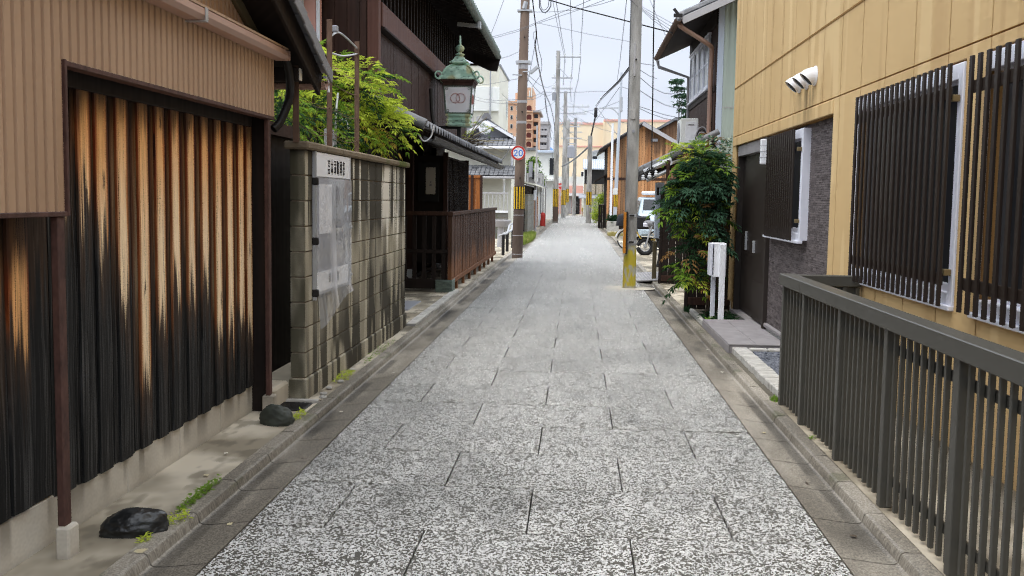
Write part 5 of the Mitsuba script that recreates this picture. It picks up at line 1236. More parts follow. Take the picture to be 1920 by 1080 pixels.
put(sg, 'number', (tv, np.array(tm.faces)), BLUE)
put(sg, 'bracket', B(SX - .03, SX + .07, SY + .012, SY + .04, SZ - .03, SZ + .03), GALV)
# grey pole on the right, yellow foot
Q = (1.005, 19.0)
p2 = thing('utility_pole', 'grey concrete utility pole with worn yellow paint at its foot', 'utility pole')
put(p2, 'shaft', MB().tube([(Q[0] + .002 * z, Q[1], z) for z in np.linspace(.80, 9.0, 7)], np.linspace(.116, .084, 7), 24), POLE, smooth=40)
put(p2, 'painted_foot', MB().tube([(Q[0], Q[1], -.1), (Q[0], Q[1], .80)], [.121, .1165], 24), YPOLE, smooth=40)
for z in (.87, 1.36): 
    band(p2, Q[0], Q[1], z, .122, .05, GALV)
    put(p2, 'band_lug', B(Q[0] - .03, Q[0] + .06, Q[1] - .15, Q[1] - .115, z - .015, z + .015), BLACK)
put(p2, 'step_bolt', MB().tube([(Q[0], Q[1] - .1, 2.9), (Q[0], Q[1] - .14, 2.9)], .03, 10), GREYP); put(p2, 'step_bolt', MB().tube([(Q[0] + .02, Q[1] - .1, 4.2), (Q[0] + .02, Q[1] - .14, 4.2)], .018, 8), BLACK)
put(p2, 'name_plate', MB().box(Q[0] - .045, Q[0] + .035, Q[1] - .125, Q[1] - .112, 3.12, 3.30, .003), POLE)
put(p2, 'groove', MB().box(Q[0] - .02, Q[0] + .01, Q[1] - .118, Q[1] - .104, 3.9, 4.5, .002), GREYW)
put(p2, 'ground_wire', MB().tube([(Q[0] - .108, Q[1] - .03, 1.4), (Q[0] - .10, Q[1] - .03, 4.5), (Q[0] - .085, Q[1] - .03, 8)], .008, 5), CABLEG)
gp_ = thing('guard_plate', 'orange reflective guard strip hung on the grey concrete pole', 'guard plate')
put(gp_, None, B(.865, .915, 18.82, 18.87, .66, 1.42, .004), ORNG)
put(gp_, 'backing', B(.917, .945, 18.83, 18.98, .65, 1.43, .003), BLACK)
k = thing('concrete_collar', 'rough concrete collar round the foot of the grey pole', 'collar')
v = [(Q[0] + r_ * math.cos(t) * 1.35, Q[1] + r_ * math.sin(t) * 1.2, .0035 + .004 * (r_ < .3)) for r_ in (.11, .36) for t in np.linspace(0, 6.283, 24, endpoint=False)]
put(k, None, MB().add(np.array(v), np.array([(i, 24 + i, 24 + (i + 1) % 24, (i + 1) % 24) for i in range(24)])), FOOTING)

def crossarm(k, x, y, z, x0, x1, ins=()):
    put(k, 'crossarm', B(x0, x1, y - .06, y + .06, z - .05, z + .05, .01), GALV)
    for xi in ins: put(k, 'insulator', MB().lathe([(0, 0), (.05, .02), (.05, .06), (.03, .08), (.05, .11), (.05, .16), (0, .2)], (xi, y, z + .05), 8), WHITEW, smooth=40)
p3 = pole('utility_pole', 'tall grey utility pole with three crossarms far down the lane', -1.45, 69, 11.5, .19, .13, POLE)
stripes(p3, -1.45, 69, 1.1, 2.3, .188, 10); band(p3, -1.45, 69, .6, .19, 1.0, POLEB, 'dark_base')
crossarm(p3, -1.45, 69, 11.1, -1.62, .08, (-1.0, -.50, 0.0))
crossarm(p3, -1.45, 69, 9.72, -1.86, -.45, (-1.7, -.6)); crossarm(p3, -1.45, 69, 9.02, -1.86, -.45, (-1.7, -.6))
put(p3, 'brace', MB().bar((-1.4, 68.9, 10.4), (-.75, 68.9, 9.72), .04, .04).bar((-1.4, 68.9, 8.7), (-.6, 68.9, 8.75), .04, .04), GALV)
put(p3, 'terminal_box', MB().lathe([(.0, 0), (.14, .02), (.14, .5), (0, .55)], (-1.68, 68.9, 8.2), 10), GREYP, smooth=40)
for z in (10.3, 10.7, 9.3): band(p3, -1.45, 69, z, .15, .06, GREYW)
p4 = pole('utility_pole', 'second grey utility pole behind the tall one with crossarms', -1.18, 89, 10.9, .21, .14, POLE)
stripes(p4, -1.18, 89, 1.1, 2.4, .208, 10)
crossarm(p4, -1.18, 89, 9.6, -1.5, .9, (-.4, .3, .8)); crossarm(p4, -1.18, 89, 9.0, -1.4, .7, (-.5, .5)); crossarm(p4, -1.18, 89, 6.9, -1.5, .3)
k5 = pole('utility_pole', 'far slim utility pole left of the transformer', -1.0, 99, 9.2, .20, .15, POLE); crossarm(k5, -1.0, 99, 8.6, -1.6, .2, (-1.4, 0)); stripes(k5, -1.0, 99, 1.3, 2.6, .2, 8)
k6 = pole('utility_pole', 'far utility pole with round arms next to the transformer', -.30, 101, 9.6, .20, .14, POLE); crossarm(k6, -.3, 101, 9.0, -1.9, .5, (-1.7, .3)); crossarm(k6, -.3, 101, 8.2, -1.6, .4, (-1.4,))
for i in range(3): put(k6, 'looped_cable', MB().tube([(-.9 + .5 * math.cos(t), 100.7, 8.6 + .5 * math.sin(t)) for t in np.linspace(.4, 3.0, 10)], .03, 5), CABLEG)
tr = thing('transformer', 'grey pole transformer hung between the two far poles', 'transformer')
put(tr, None, MB().lathe([(0, 0), (.36, .05), (.36, 1.1), (.2, 1.25), (0, 1.3)], (-.68, 98.6, 5.55), 14), GREYP, smooth=40)
put(tr, 'hanger', B(-1.0, -.3, 98.6, 98.7, 6.9, 7.0), GALV)
k7 = pole('utility_pole', 'short grey utility pole with black striped foot on the shed side', .81, 70, 5.95, .19, .15, POLE)
stripes(k7, .81, 70, 1.25, 2.15, .19, 10)
put(k7, 'cable_box', MB().bar((1.14, 70, 7.2), (1.16, 70, 7.85), .22, .22, (0, 1, 0), .04).bar((.84, 70, 5.8), (1.14, 70, 7.3), .10, .10, (0, 1, 0)), BLACKR)
k8 = pole('service_pole', 'slim pale steel service pole in front of the wooden shed', 2.07, 56, 8.5, .115, .06, mat('pale_steel', (.48, .52, .58), .4, .4), .0235, 'service pole')
stripes(k8, 2.11, 56, 1.25, 1.95, .118, 8)
put(k8, 'arm', MB().bar((1.10, 56.5, 6.62), (2.25, 56, 6.62), .06, .06).tube(smooth_path([(2.25, 56, 6.1), (1.98, 56, 6.45), (1.7, 56, 6.6)], 4), .03, 5), GALV)
put(k8, 'top_arm', MB().bar((2.27, 56, 7.75), (2.75, 56, 7.6), .04, .04).tube([(2.28, 56, 6.4), (2.27, 56, 7.2)], .10, 8), GALV)
put(k8, 'base', MB().box(1.96, 2.2, 55.88, 56.12, 1.9, 2.25, .02), WHITEW)
k9 = pole('service_pole', 'thin white pipe post beside the slim service pole', 1.82, 55, 5.7, .07, .06, WHITE, 0, 'post')
k10 = pole('service_pole', 'thin pale pipe post before the old block wall with a white meter', -2.02, 50, 5.2, .05, .045, GREYW, 0, 'post')

# ================================================================ overhead wires: (label, radius, bsdf, points in metres)
WIRES = [
    ('power line from the left insulator of the top crossarm towards the viewer', 0.016, CABLEG, [(-1, 69, 11.3), (-1.02, 62.4, 10.87), (-1.03, 58, 10.62), (-1.04, 51.4, 10.31), (-1.06, 44.8, 10.06), (-1.08, 38.2, 9.89), (-1.09, 31.6, 9.78), (-1.11, 25, 9.73), (-1.13, 18.4, 9.76)]),
    ('drooping lead from the left insulator down the tall pole', 0.02, CABLEG, [(-1.01, 69, 11.06), (-1.08, 69, 9.23)]),
    ('power line from the middle insulator of the top crossarm towards the viewer', 0.016, CABLEG, [(-0.5, 69, 11.3), (-0.49, 62.4, 10.96), (-0.48, 55.8, 10.67), (-0.48, 49.2, 10.41), (-0.47, 42.6, 10.2), (-0.46, 36, 10.03), (-0.45, 29.4, 9.89), (-0.45, 22.8, 9.8), (-0.44, 18.4, 9.76)]),
    ('lead from the middle insulator down to the lower crossarms', 0.02, CABLEG, [(-0.48, 69, 11.06), (-0.53, 69, 9.94), (-0.62, 69, 9.05), (-0.57, 75, 8.74)]),
    ('power line from the outer insulator of the top crossarm towards the viewer', 0.016, CABLEG, [(0, 69, 11.3), (0.03, 62.4, 10.87), (0.05, 58, 10.63), (0.08, 51.4, 10.31), (0.1, 44.8, 10.07), (0.13, 38.2, 9.89), (0.16, 31.6, 9.78), (0.19, 25, 9.74), (0.22, 18.4, 9.77)]),
    ('lead from the outer insulator slanting down to the far pole', 0.02, CABLEG, [(0.06, 69, 11.07), (-0.1, 72, 9.93), (-0.37, 80, 9.71), (-0.5, 95, 9.41)]),
    ('thin line from above to the pole behind the looped cable', 0.012, CABLEG, [(-1.27, 46, 10.44), (-1.19, 51.31, 10.43), (-1.11, 56.62, 10.46), (-1.04, 61.92, 10.54), (-0.93, 69, 10.71)]),
    ('thick black cable crossing the sky down to the dark house eave', 0.013, CABLE, [(-1.82, 22, 6.18), (-0.15, 21.17, 5.55), (1.79, 20.2, 4.89)]),
    ('upper twin wire from the machiya eave past the brown pole', 0.006, CABLEG, [(-2.13, 24, 5.37), (-1.9, 25.34, 5.67), (-1.79, 25.87, 5.8), (-1.69, 26.29, 5.9), (-1.59, 26.5, 5.97), (-1.51, 26.5, 6), (-1.42, 26.35, 6), (-1.33, 26.09, 5.99), (-0.8, 24.11, 5.83), (-0.14, 21.47, 5.61), (0.44, 19, 5.4)]),
    ('lower twin wire from the machiya eave past the brown pole', 0.006, CABLEG, [(-2.13, 24, 5.33), (-1.89, 25.34, 5.63), (-1.78, 25.87, 5.76), (-1.68, 26.29, 5.86), (-1.58, 26.5, 5.93), (-1.49, 26.5, 5.96), (-1.41, 26.35, 5.97), (-1.34, 26.09, 5.95), (-1.04, 25, 5.87), (-0.59, 23.59, 5.76), (-0.1, 22, 5.63), (0.68, 19, 5.38)]),
    ('faint wire slanting from the brown pole to the right behind the grey pole', 0.006, CABLEG, [(-1.12, 27, 6.22), (0.24, 28.62, 6.19), (1.42, 30, 6.21)]),
    ('thin wire dropping from the top edge to the machiya eave', 0.005, CABLEG, [(-1.46, 20, 5.57), (-1.82, 22.15, 5.42), (-2.13, 24, 5.34)]),
    ('wire from the machiya eave end to the brown pole', 0.007, CABLEG, [(-2.03, 25, 5), (-1.83, 26.56, 5.3), (-1.67, 27.9, 5.6)]),
    ('wire from the cream building to the brown pole lamp arm', 0.008, CABLEG, [(-4.83, 45, 6.51), (-3.14, 35.85, 5.61), (-1.69, 28, 4.89)]),
    ('upper of two wires slung from the cream building to the brown pole', 0.009, CABLEG, [(-5.85, 55, 7.14), (-4.88, 48.77, 6.41), (-3.91, 42.54, 5.72), (-2.94, 36.31, 5.09), (-1.66, 28, 4.33)]),
    ('lower of two wires slung from the cream building to the brown pole', 0.009, CABLEG, [(-5.84, 55, 7), (-4.88, 48.77, 6.28), (-3.91, 42.54, 5.61), (-2.62, 34.23, 4.8), (-1.65, 28, 4.25)]),
    ('black cable beside the brown pole running down into the bundle knot', 0.016, CABLE, [(-1.24, 26, 6.75), (-1.21, 27, 6.4), (-1.19, 28, 6.12), (-1.21, 28.22, 6.03), (-1.25, 28.5, 5.88)]),
    ('grey messenger cable from the knot down to the tall far pole', 0.022, CABLEG, [(-1.25, 28.5, 5.88), (-1.29, 31, 5.85), (-1.32, 33, 5.86), (-1.37, 36.91, 5.9), (-1.4, 40.16, 5.95), (-1.43, 44.07, 6.07), (-1.47, 51.3, 6.38), (-1.48, 53.72, 6.46), (-1.5, 56, 6.5), (-1.51, 58.25, 6.49), (-1.51, 60.59, 6.43), (-1.54, 68, 6.14)]),
    ('cable hanging from the knot beside the brown pole', 0.008, CABLEG, [(-1.25, 28.5, 5.88), (-1.38, 28.3, 5.04), (-1.47, 28.2, 4.67)]),
    ('slack loop bowing out below the cable knot', 0.009, CABLEG, [(-1.2, 28.3, 6.11), (-1.15, 28.6, 5.78), (-1.08, 28.96, 5.55), (-1.07, 29.06, 5.38), (-1.08, 29.07, 5.26), (-1.11, 29, 5.13), (-1.13, 28.9, 5.06), (-1.28, 28.2, 4.71)]),
    ('small wire loop above the cable knot', 0.007, CABLEG, [(-1.25, 28.5, 5.88), (-1.3, 28.5, 6.14), (-1.28, 28.5, 6.23), (-1.24, 28.5, 6.26), (-1.2, 28.5, 6.08), (-1.24, 28.5, 5.88)]),
    ('thick grey cable loop hanging at the top edge over the lane', 0.015, CABLEG, [(-0.97, 24, 6.33), (-0.96, 24, 6.06), (-0.89, 24, 5.96), (-0.83, 24, 5.94), (-0.75, 24, 6.01), (-0.7, 24, 6.1), (-0.7, 24, 6.22), (-0.75, 24, 6.36)]),
    ('inner grey cable loop hanging at the top edge over the lane', 0.009, CABLEG, [(-0.96, 24, 6.33), (-0.93, 24, 6.09), (-0.9, 24, 6.03), (-0.86, 24, 6), (-0.8, 24, 6.03), (-0.76, 24, 6.09), (-0.73, 24, 6.33)]),
    ('cable dropping from the messenger cable bend toward the roofs', 0.012, CABLEG, [(-1.42, 42, 6), (-1.38, 44, 5.46), (-1.31, 46, 4.81), (-1.29, 46.74, 4.64), (-1.26, 48, 4.4)]),
    ('second cable dropping from the bend toward the tall pole foot', 0.012, CABLEG, [(-1.42, 42, 6), (-1.42, 42.62, 5.79), (-1.42, 42.96, 5.7), (-1.42, 43.41, 5.63), (-1.43, 44.65, 5.54), (-1.45, 46.12, 5.51), (-1.51, 52.27, 5.58), (-1.67, 66, 5.84)]),
    ('wire from the brown pole up to the messenger cable bend', 0.009, CABLEG, [(-1.48, 28.3, 4.43), (-1.47, 31.46, 4.76), (-1.45, 34.62, 5.11), (-1.43, 38.84, 5.63), (-1.42, 42, 6.04)]),
    ('lower wire from the brown pole up to the messenger cable bend', 0.009, CABLEG, [(-1.48, 28.3, 4.36), (-1.47, 31.46, 4.66), (-1.45, 34.62, 5.01), (-1.44, 37.78, 5.39), (-1.42, 42, 5.98)]),
    ('level wire from the messenger bend across to the slanting cable', 0.01, CABLEG, [(-1.42, 42, 5.98), (-0.12, 45.69, 6.37), (1.39, 50, 6.88)]),
    ('thick black cable slanting from the grey pole down to the short pole box', 0.022, CABLE, [(0.92, 19.1, 4.09), (0.95, 25, 4.51), (1.04, 43.58, 6.03), (1.08, 52, 6.68), (1.13, 69.8, 7.94)]),
    ('grey cable lying close under the slanting black cable', 0.014, CABLEG, [(0.92, 19.1, 4.06), (0.95, 25, 4.47), (1.03, 40.9, 5.75), (1.08, 52, 6.6), (1.17, 69.8, 7.87)]),
    ('wire from the service pole top to the short pole box', 0.016, CABLEG, [(2.21, 56, 7.77), (1.69, 62.46, 7.35), (1.09, 70, 6.92)]),
    ('wire from the short pole box to the middle of the service pole', 0.018, CABLEG, [(1.25, 70, 7.82), (1.66, 63.54, 6.56), (2.13, 56, 5.13)]),
    ('level wire from the tall pole to the service pole', 0.014, CABLEG, [(-1.48, 69, 7.38), (-0.63, 66, 7.11), (0.22, 63, 6.94), (1.07, 60, 6.88), (1.64, 58, 6.9), (2.2, 56, 6.97)]),
    ('wire falling from the tall pole to the short pole', 0.012, CABLEG, [(-1.42, 69, 7.81), (-0.9, 69.23, 7.43), (-0.2, 69.54, 7.05), (0.32, 69.77, 6.87), (0.84, 70, 6.77)]),
    ('lower wire falling from the tall pole past the transformer', 0.012, CABLEG, [(-1.33, 69, 7.1), (-0.86, 69.23, 6.42), (-0.54, 69.38, 6.08), (-0.23, 69.54, 5.84), (0.09, 69.69, 5.7), (0.24, 69.77, 5.66), (0.56, 69.92, 5.65), (0.72, 70, 5.69)]),
    ('thick cable rising from the second far pole to the short pole', 0.06, CABLEG, [(-1.36, 89, 4.45), (-0.88, 84.66, 4.52), (-0.41, 80.32, 4.65), (0.06, 75.98, 4.84), (0.69, 70.2, 5.19)]),
    ('vertical black cable dropping to the coil at the lower eave tip', 0.012, CABLE, [(1.34, 19.2, 5.42), (1.38, 19.2, 2.22)]),
    ('highest of four parallel wires from the grey pole to the dark house eave', 0.004, CABLEG, [(0.57, 18.5, 5.39), (1.23, 19.42, 5.19), (1.79, 20.2, 5.06)]),
    ('second highest of four parallel wires from the grey pole to the dark house eave', 0.004, CABLEG, [(0.64, 18.5, 5.35), (1.26, 19.42, 5.13), (1.79, 20.2, 4.99)]),
    ('third highest of four parallel wires from the grey pole to the dark house eave', 0.004, CABLEG, [(0.72, 18.5, 5.3), (1.3, 19.42, 5.07), (1.79, 20.2, 4.92)]),
    ('lowest of four parallel wires from the grey pole to the dark house eave', 0.004, CABLEG, [(0.8, 18.5, 5.25), (1.33, 19.42, 5.01), (1.8, 20.2, 4.85)]),
    ('wire crossing behind the vertical cable toward the roof ridge', 0.004, CABLEG, [(1.4, 22, 5.97), (1.68, 22.92, 5.66), (2.01, 24, 5.34)]),
    ('long thin wire from the top edge down to the service pole', 0.012, CABLEG, [(1.32, 30, 7.54), (1.43, 34, 7.51), (1.54, 38, 7.53), (1.71, 44, 7.62), (1.87, 50, 7.79), (2.03, 56, 8.05)]),
    ('short wire from the grey pole to the eave gutter tip', 0.006, CABLEG, [(1.09, 19.1, 4.16), (1.72, 23.8, 4.73)]),
    ('sagging wire from the grey pole to the wall of the dark house', 0.006, CABLEG, [(1.08, 19.1, 3.93), (1.43, 20.37, 3.85), (1.77, 21.64, 3.88), (2, 22.48, 3.95), (2.23, 23.33, 4.08), (2.57, 24.6, 4.35)]),
    ('wire from the grey pole down to the dark house corner', 0.006, CABLEG, [(1.09, 19.1, 3.68), (1.44, 20.37, 3.64), (1.79, 21.64, 3.64), (2.26, 23.33, 3.71), (2.61, 24.6, 3.81)]),
    ('upper of two low wires from the grey pole to the shed roof', 0.006, CABLEG, [(1.09, 19.1, 3.38), (1.82, 22.06, 3.47), (2.44, 24.6, 3.6)]),
    ('lower of two low wires from the grey pole to the shed roof', 0.006, CABLEG, [(1.09, 19.1, 3.35), (1.41, 20.37, 3.35), (1.83, 22.06, 3.39), (2.47, 24.6, 3.52)]),
    ('short faint wire right of the grey pole under the eave tip', 0.006, CABLEG, [(1.09, 19.1, 4.05), (1.49, 22.06, 4.28), (1.84, 24.6, 4.52)]),
    ('rope slanting from the machiya eave tip up to the white tiled house', 0.012, CABLE, [(-1.98, 25.8, 2.54), (-2.13, 29.49, 2.81), (-2.23, 31.95, 3.03), (-2.34, 34.42, 3.27), (-2.49, 38.11, 3.69), (-2.65, 41.8, 4.18)]),
    ('high wire from the brown pole toward the upper right over the lane', 0.006, CABLEG, [(-1.53, 28.2, 6.75), (-1.14, 26.78, 6.46), (-0.76, 25.37, 6.21), (-0.18, 23.25, 5.87), (0.39, 21.12, 5.6), (0.97, 19, 5.4)]),
    ('pair of service wires leaving the brown pole clamp toward the far crossarms, upper', 0.01, CABLEG, [(-1.56, 28.2, 5.2), (-1.56, 31.34, 5.39), (-1.55, 37.62, 5.86), (-1.55, 40.75, 6.12), (-1.54, 47.03, 6.72), (-1.54, 50.17, 7.06), (-1.53, 56.45, 7.8), (-1.53, 62.72, 8.64), (-1.52, 69, 9.58)]),
    ('pair of service wires leaving the brown pole clamp toward the far crossarms, lower', 0.01, CABLEG, [(-1.56, 28.2, 5.11), (-1.56, 31.34, 5.25), (-1.55, 34.48, 5.41), (-1.55, 37.62, 5.6), (-1.55, 40.75, 5.82), (-1.54, 43.89, 6.07), (-1.54, 47.03, 6.35), (-1.53, 53.31, 6.99), (-1.52, 59.58, 7.74), (-1.52, 62.72, 8.16), (-1.51, 69, 9.08)]),
    ('wire from the second far pole across to the shed gable', 0.012, CABLEG, [(-1.1, 89, 10.06), (-0.4, 84.08, 9.24), (0.29, 79.15, 8.47), (1.32, 71.77, 7.43), (2.36, 64.38, 6.52), (3.39, 57, 5.73)]),
    ('thin wire from the second far pole to the service pole foot bracket', 0.012, CABLEG, [(-0.99, 89, 9.37), (-0.27, 81.38, 8.21), (0.45, 73.77, 7.17), (0.93, 68.69, 6.55), (1.41, 63.62, 5.98), (2.13, 56, 5.24)]),
    ('wire sagging between the two far poles beside the transformer', 0.025, CABLEG, [(-1.07, 89, 8.92), (-0.91, 91.77, 8.78), (-0.75, 94.54, 8.81), (-0.64, 96.38, 8.92), (-0.53, 98.23, 9.11), (-0.37, 101, 9.54)]),
    ('wire dropping from the far crossarm to the white house eave', 0.014, CABLEG, [(-1.61, 69, 6.74), (-1.7, 71.54, 6.12), (-1.81, 74.92, 5.42), (-1.9, 77.46, 5), (-1.98, 80, 4.66)]),
    ('wire crossing above the orange tower to the cream block', 0.012, CABLEG, [(-1.6, 69, 8.16), (-1.85, 68.46, 7.9), (-2.35, 67.38, 7.51), (-2.6, 66.85, 7.38), (-2.85, 66.31, 7.29), (-3.1, 65.77, 7.24), (-3.35, 65.23, 7.24), (-3.59, 64.69, 7.28), (-3.84, 64.15, 7.36), (-4.09, 63.62, 7.48), (-4.34, 63.08, 7.65), (-4.59, 62.54, 7.86), (-4.84, 62, 8.11)]),
]
for label_, radius_, bsdf_, points_ in WIRES:
    k = thing('overhead_wire', label_, 'wire')
    put(k, None, MB().tube(points_, radius_, 5), bsdf_)

# ================================================================ vehicles in the yard
mv = thing('minivan', 'silver minivan parked nose outward behind the motorcycle', 'van')
def loft(secs, m=None):
    mb = MB(); n = len(secs[0]); v = np.vstack(secs); q = []
    for a_ in range(len(secs) - 1):
        for b_ in range(n): q.append((a_ * n + b_, a_ * n + (b_ + 1) % n, (a_ + 1) * n + (b_ + 1) % n, (a_ + 1) * n + b_))
    mb.add(v, np.array(q)); k_ = np.arange(1, n - 1)
    mb.add(secs[0], np.stack([k_ * 0, k_ + 1, k_], 1)); mb.add(secs[-1], np.stack([k_ * 0, k_, k_ + 1], 1))
    return mb
CX, CY = 3.32, 40.5
def sec(y, w, zb_, zs_, zt_, wt_):
    return np.array([(CX - w, y, zb_), (CX - w - .02, y, (zb_ + zs_) / 2), (CX - w, y, zs_), (CX - wt_, y, zt_ - .04), (CX - wt_ + .12, y, zt_), (CX + wt_ - .12, y, zt_), (CX + wt_, y, zt_ - .04), (CX + w, y, zs_), (CX + w + .02, y, (zb_ + zs_) / 2), (CX + w, y, zb_)])
put(mv, 'body', loft([sec(CY, .74, .25, .60, .72, .66), sec(CY + .12, .82, .22, .78, .88, .72), sec(CY + .9, .85, .2, .92, 1.05, .76), sec(CY + 1.0, .85, .2, .95, 1.10, .76), sec(CY + 1.9, .85, .2, 1.0, 1.72, .66), sec(CY + 4.2, .85, .2, 1.0, 1.78, .66), sec(CY + 4.4, .8, .25, 1.0, 1.6, .62)]), CARP, smooth=30)
put(mv, 'windscreen', MB().add([(CX - .66, CY + 1.02, 1.11), (CX + .66, CY + 1.02, 1.11), (CX + .57, CY + 1.82, 1.68), (CX - .57, CY + 1.82, 1.68)], np.array([[0, 1, 2, 3]])), GLASSD)
put(mv, 'side_window', MB().add([(CX - .845, CY + 1.3, 1.03), (CX - .845, CY + 4.0, 1.03), (CX - .70, CY + 4.0, 1.62), (CX - .70, CY + 1.95, 1.62)], np.array([[0, 3, 2, 1]])), GLASSD)
put(mv, 'mirror', B(CX - 1.02, CX - .85, CY + 1.15, CY + 1.3, 1.0, 1.18, .03), CARP)
for s in (-1, 1): put(mv, 'headlight', B(CX + s * .6 - .14, CX + s * .6 + .14, CY - .01, CY + .1, .62, .76, .03), WHITEV)
put(mv, 'number_plate', B(CX - .17, CX + .17, CY - .03, CY - .01, .38, .54, .004), WHITE)
put(mv, 'grille', B(CX - .4, CX + .4, CY - .012, CY + .05, .58, .68, .01), BLACK)
put(mv, 'bumper', B(CX - .78, CX + .78, CY - .03, CY + .12, .25, .5, .05), CARP)
put(mv, 'roof_box', B(CX - .55, CX + .35, CY + 2.0, CY + 3.8, 1.86, 2.02, .05), WHITE)
for s in (-1, 1):
    for yy in (CY + .95, CY + 3.6):
        w_ = put(mv, 'wheel', MB().tube([(CX + s * .70, yy, .31), (CX + s * .88, yy, .31)], .31, 20), BLACKR, smooth=40)
        kk = key_for(f'{w_}__rim'); scene[kk] = mikit.ply(MB().tube([(CX + s * .87, yy, .31), (CX + s * .885, yy, .31)], .19, 14).mesh(), GALV)

mc = thing('motorcycle', 'black motorcycle with silver tank cover parked beside the grey pole', 'motorcycle')
MX, MY = 2.04, 30.2
def wheel(parent, x, y, z, R, t, ax=(0, 1, 0), name='wheel'):
    ax = np.array(ax, float); ax /= np.linalg.norm(ax); s = np.cross(ax, [0, 0, 1.])
    g_ = np.linspace(0, 2 * math.pi, 29)
    w_ = put(parent, name, MB().tube([np.array([x, y, z]) + R * (math.cos(a_) * s + math.sin(a_) * np.array([0, 0, 1])) for a_ in g_], t, 8), BLACKR, smooth=50)
    kk = key_for(f'{w_}__rim'); scene[kk] = mikit.ply(MB().tube([np.array([x, y, z]) + (R - t * 1.1) * (math.cos(a_) * s + math.sin(a_) * np.array([0, 0, 1])) for a_ in g_], t * .32, 6).mesh(), GALV)
    mb = MB()
    for a_ in np.linspace(0, math.pi * 2, 12, endpoint=False): mb.tube([(x, y, z), np.array([x, y, z]) + (R - t) * (math.cos(a_) * s + math.sin(a_) * np.array([0, 0, 1]))], .007, 4)
    mb.tube([np.array([x, y, z]) - ax * .06, np.array([x, y, z]) + ax * .06], .05, 10)
    kk = key_for(f'{w_}__spoke'); scene[kk] = mikit.ply(mb.mesh(), GALV); labels[kk] = {'kind': 'stuff'}
wheel(mc, MX, MY, .27, .21, .06); wheel(mc, MX + 1.3, MY + .25, .29, .22, .065)
put(mc, 'tank', MB().add(*[(lambda s_: (np.array(s_.vertices) * [.42, .17, .13] @ np.array([[.95, .1, -.28], [0, 1, 0], [.28, 0, .95]]) + [MX + .34, MY + .05, .88], s_.faces))(trimesh.creation.icosphere(3))][0]), VERGE, smooth=True)
put(mc, 'seat', MB().prism([(MX + .55, .70), (MX + 1.35, .62), (MX + 1.4, .72), (MX + .95, .80), (MX + .6, .84)], 'y', MY - .12, MY + .18), BLACKR)
put(mc, 'engine', MB().box(MX + .34, MX + .80, MY - .16, MY + .22, .24, .60, .05).tube([(MX + .3, MY - .1, .55), (MX + .62, MY - .1, .62)], .11, 12), BLACK)
put(mc, 'engine_cover', MB().tube([(MX + .55, MY - .20, .40), (MX + .55, MY - .14, .40)], .13, 16), GALV)
put(mc, 'fork', MB().tube([(MX, MY - .09, .27), (MX + .20, MY - .09, .95)], .026, 8).tube([(MX, MY + .09, .27), (MX + .20, MY + .09, .95)], .026, 8), GALV)
put(mc, 'handlebar', MB().tube([(MX + .26, MY - .38, 1.0), (MX + .2, MY - .1, .98), (MX + .2, MY + .1, .98), (MX + .26, MY + .38, 1.0)], .016, 8), BLACK)
put(mc, 'fender', MB().prism([(MX + .30 * math.cos(t), .27 + .30 * math.sin(t)) for t in np.linspace(.2, 2.5, 12)] + [(MX + .285 * math.cos(t), .27 + .285 * math.sin(t)) for t in np.linspace(2.5, .2, 12)], 'y', MY - .07, MY + .07), BLACK)
put(mc, 'headlight', MB().lathe([(0, 0), (.09, .02), (.10, .10), (.05, .16), (0, .17)], (MX + .02, MY, .85), 14), WHITEV, smooth=40)
put(mc, 'indicator', MB().lathe([(0, 0), (.04, .02), (.05, .05), (0, .09)], (MX + .30, MY - .2, .56), 10), ORNG, smooth=40)
put(mc, 'exhaust', MB().tube([(MX + .4, MY - .2, .3), (MX + .7, MY - .24, .2), (MX + 1.3, MY - .24, .28)], [.03, .04, .055], 10), GALV, smooth=40)
put(mc, 'swing_arm', MB().tube([(MX + .7, MY + .1, .36), (MX + 1.3, MY + .25, .29)], .03, 8), BLACK)
put(mc, 'side_stand', MB().tube([(MX + .6, MY - .15, .3), (MX + .5, MY - .32, .03)], .014, 6), BLACK)
put(mc, 'top_case', MB().box(MX - .25, MX + .16, MY + .35, MY + .85, .78, 1.16, .05), BLACKR)
bc = thing('bicycle', 'bicycle with pale fender under a dark cover behind the grey pole', 'bicycle')
BX, BY = 1.66, 33.6
ax = (.35, -.94, 0) 
wheel(bc, BX, BY, .34, .31, .022, (.25, .97, 0)); wheel(bc, BX + .98, BY - .25, .34, .31, .022, (.25, .97, 0))
put(bc, 'fender', MB().tube([(BX + .36 * math.cos(t), BY - .09 * math.cos(t), .34 + .36 * math.sin(t)) for t in np.linspace(.3, 2.9, 14)], .03, 6), WHITE, smooth=40)
put(bc, 'frame', MB().tube([(BX + .12, BY, .95), (BX + .45, BY - .12, .38), (BX + .98, BY - .25, .34), (BX + .62, BY - .16, .86)], .022, 8).tube([(BX, BY, .34), (BX + .14, BY, 1.02)], .02, 8), YEL)
hp = np.array([(BX - .30, BY - .2, 1.16), (BX - .30, BY + .2, 1.14), (BX - .36, BY - .22, .80), (BX - .36, BY + .22, .8), (BX + .1, BY - .32, 1.24), (BX + .1, BY + .32, 1.22), (BX + .2, BY - .25, .86), (BX + .2, BY + .25, .86), (BX + .72, BY - .28, 1.0), (BX + .72, BY - .05, 1.0), (BX + .8, BY - .3, .74), (BX + .8, BY, .74)])
hm = trimesh.PointCloud(hp).convex_hull.subdivide().subdivide().subdivide(); vv = np.array(hm.vertices)
vv = vv + np.array(hm.vertex_normals) * (.07 * (meshkit.fbm(vv * np.array([9, 9, 4]), 3, 2) - .5))[:, None]
put(bc, 'cover', (vv, hm.faces), mat('dark_cover', (.012, .012, .018), .45, .5), smooth=True)
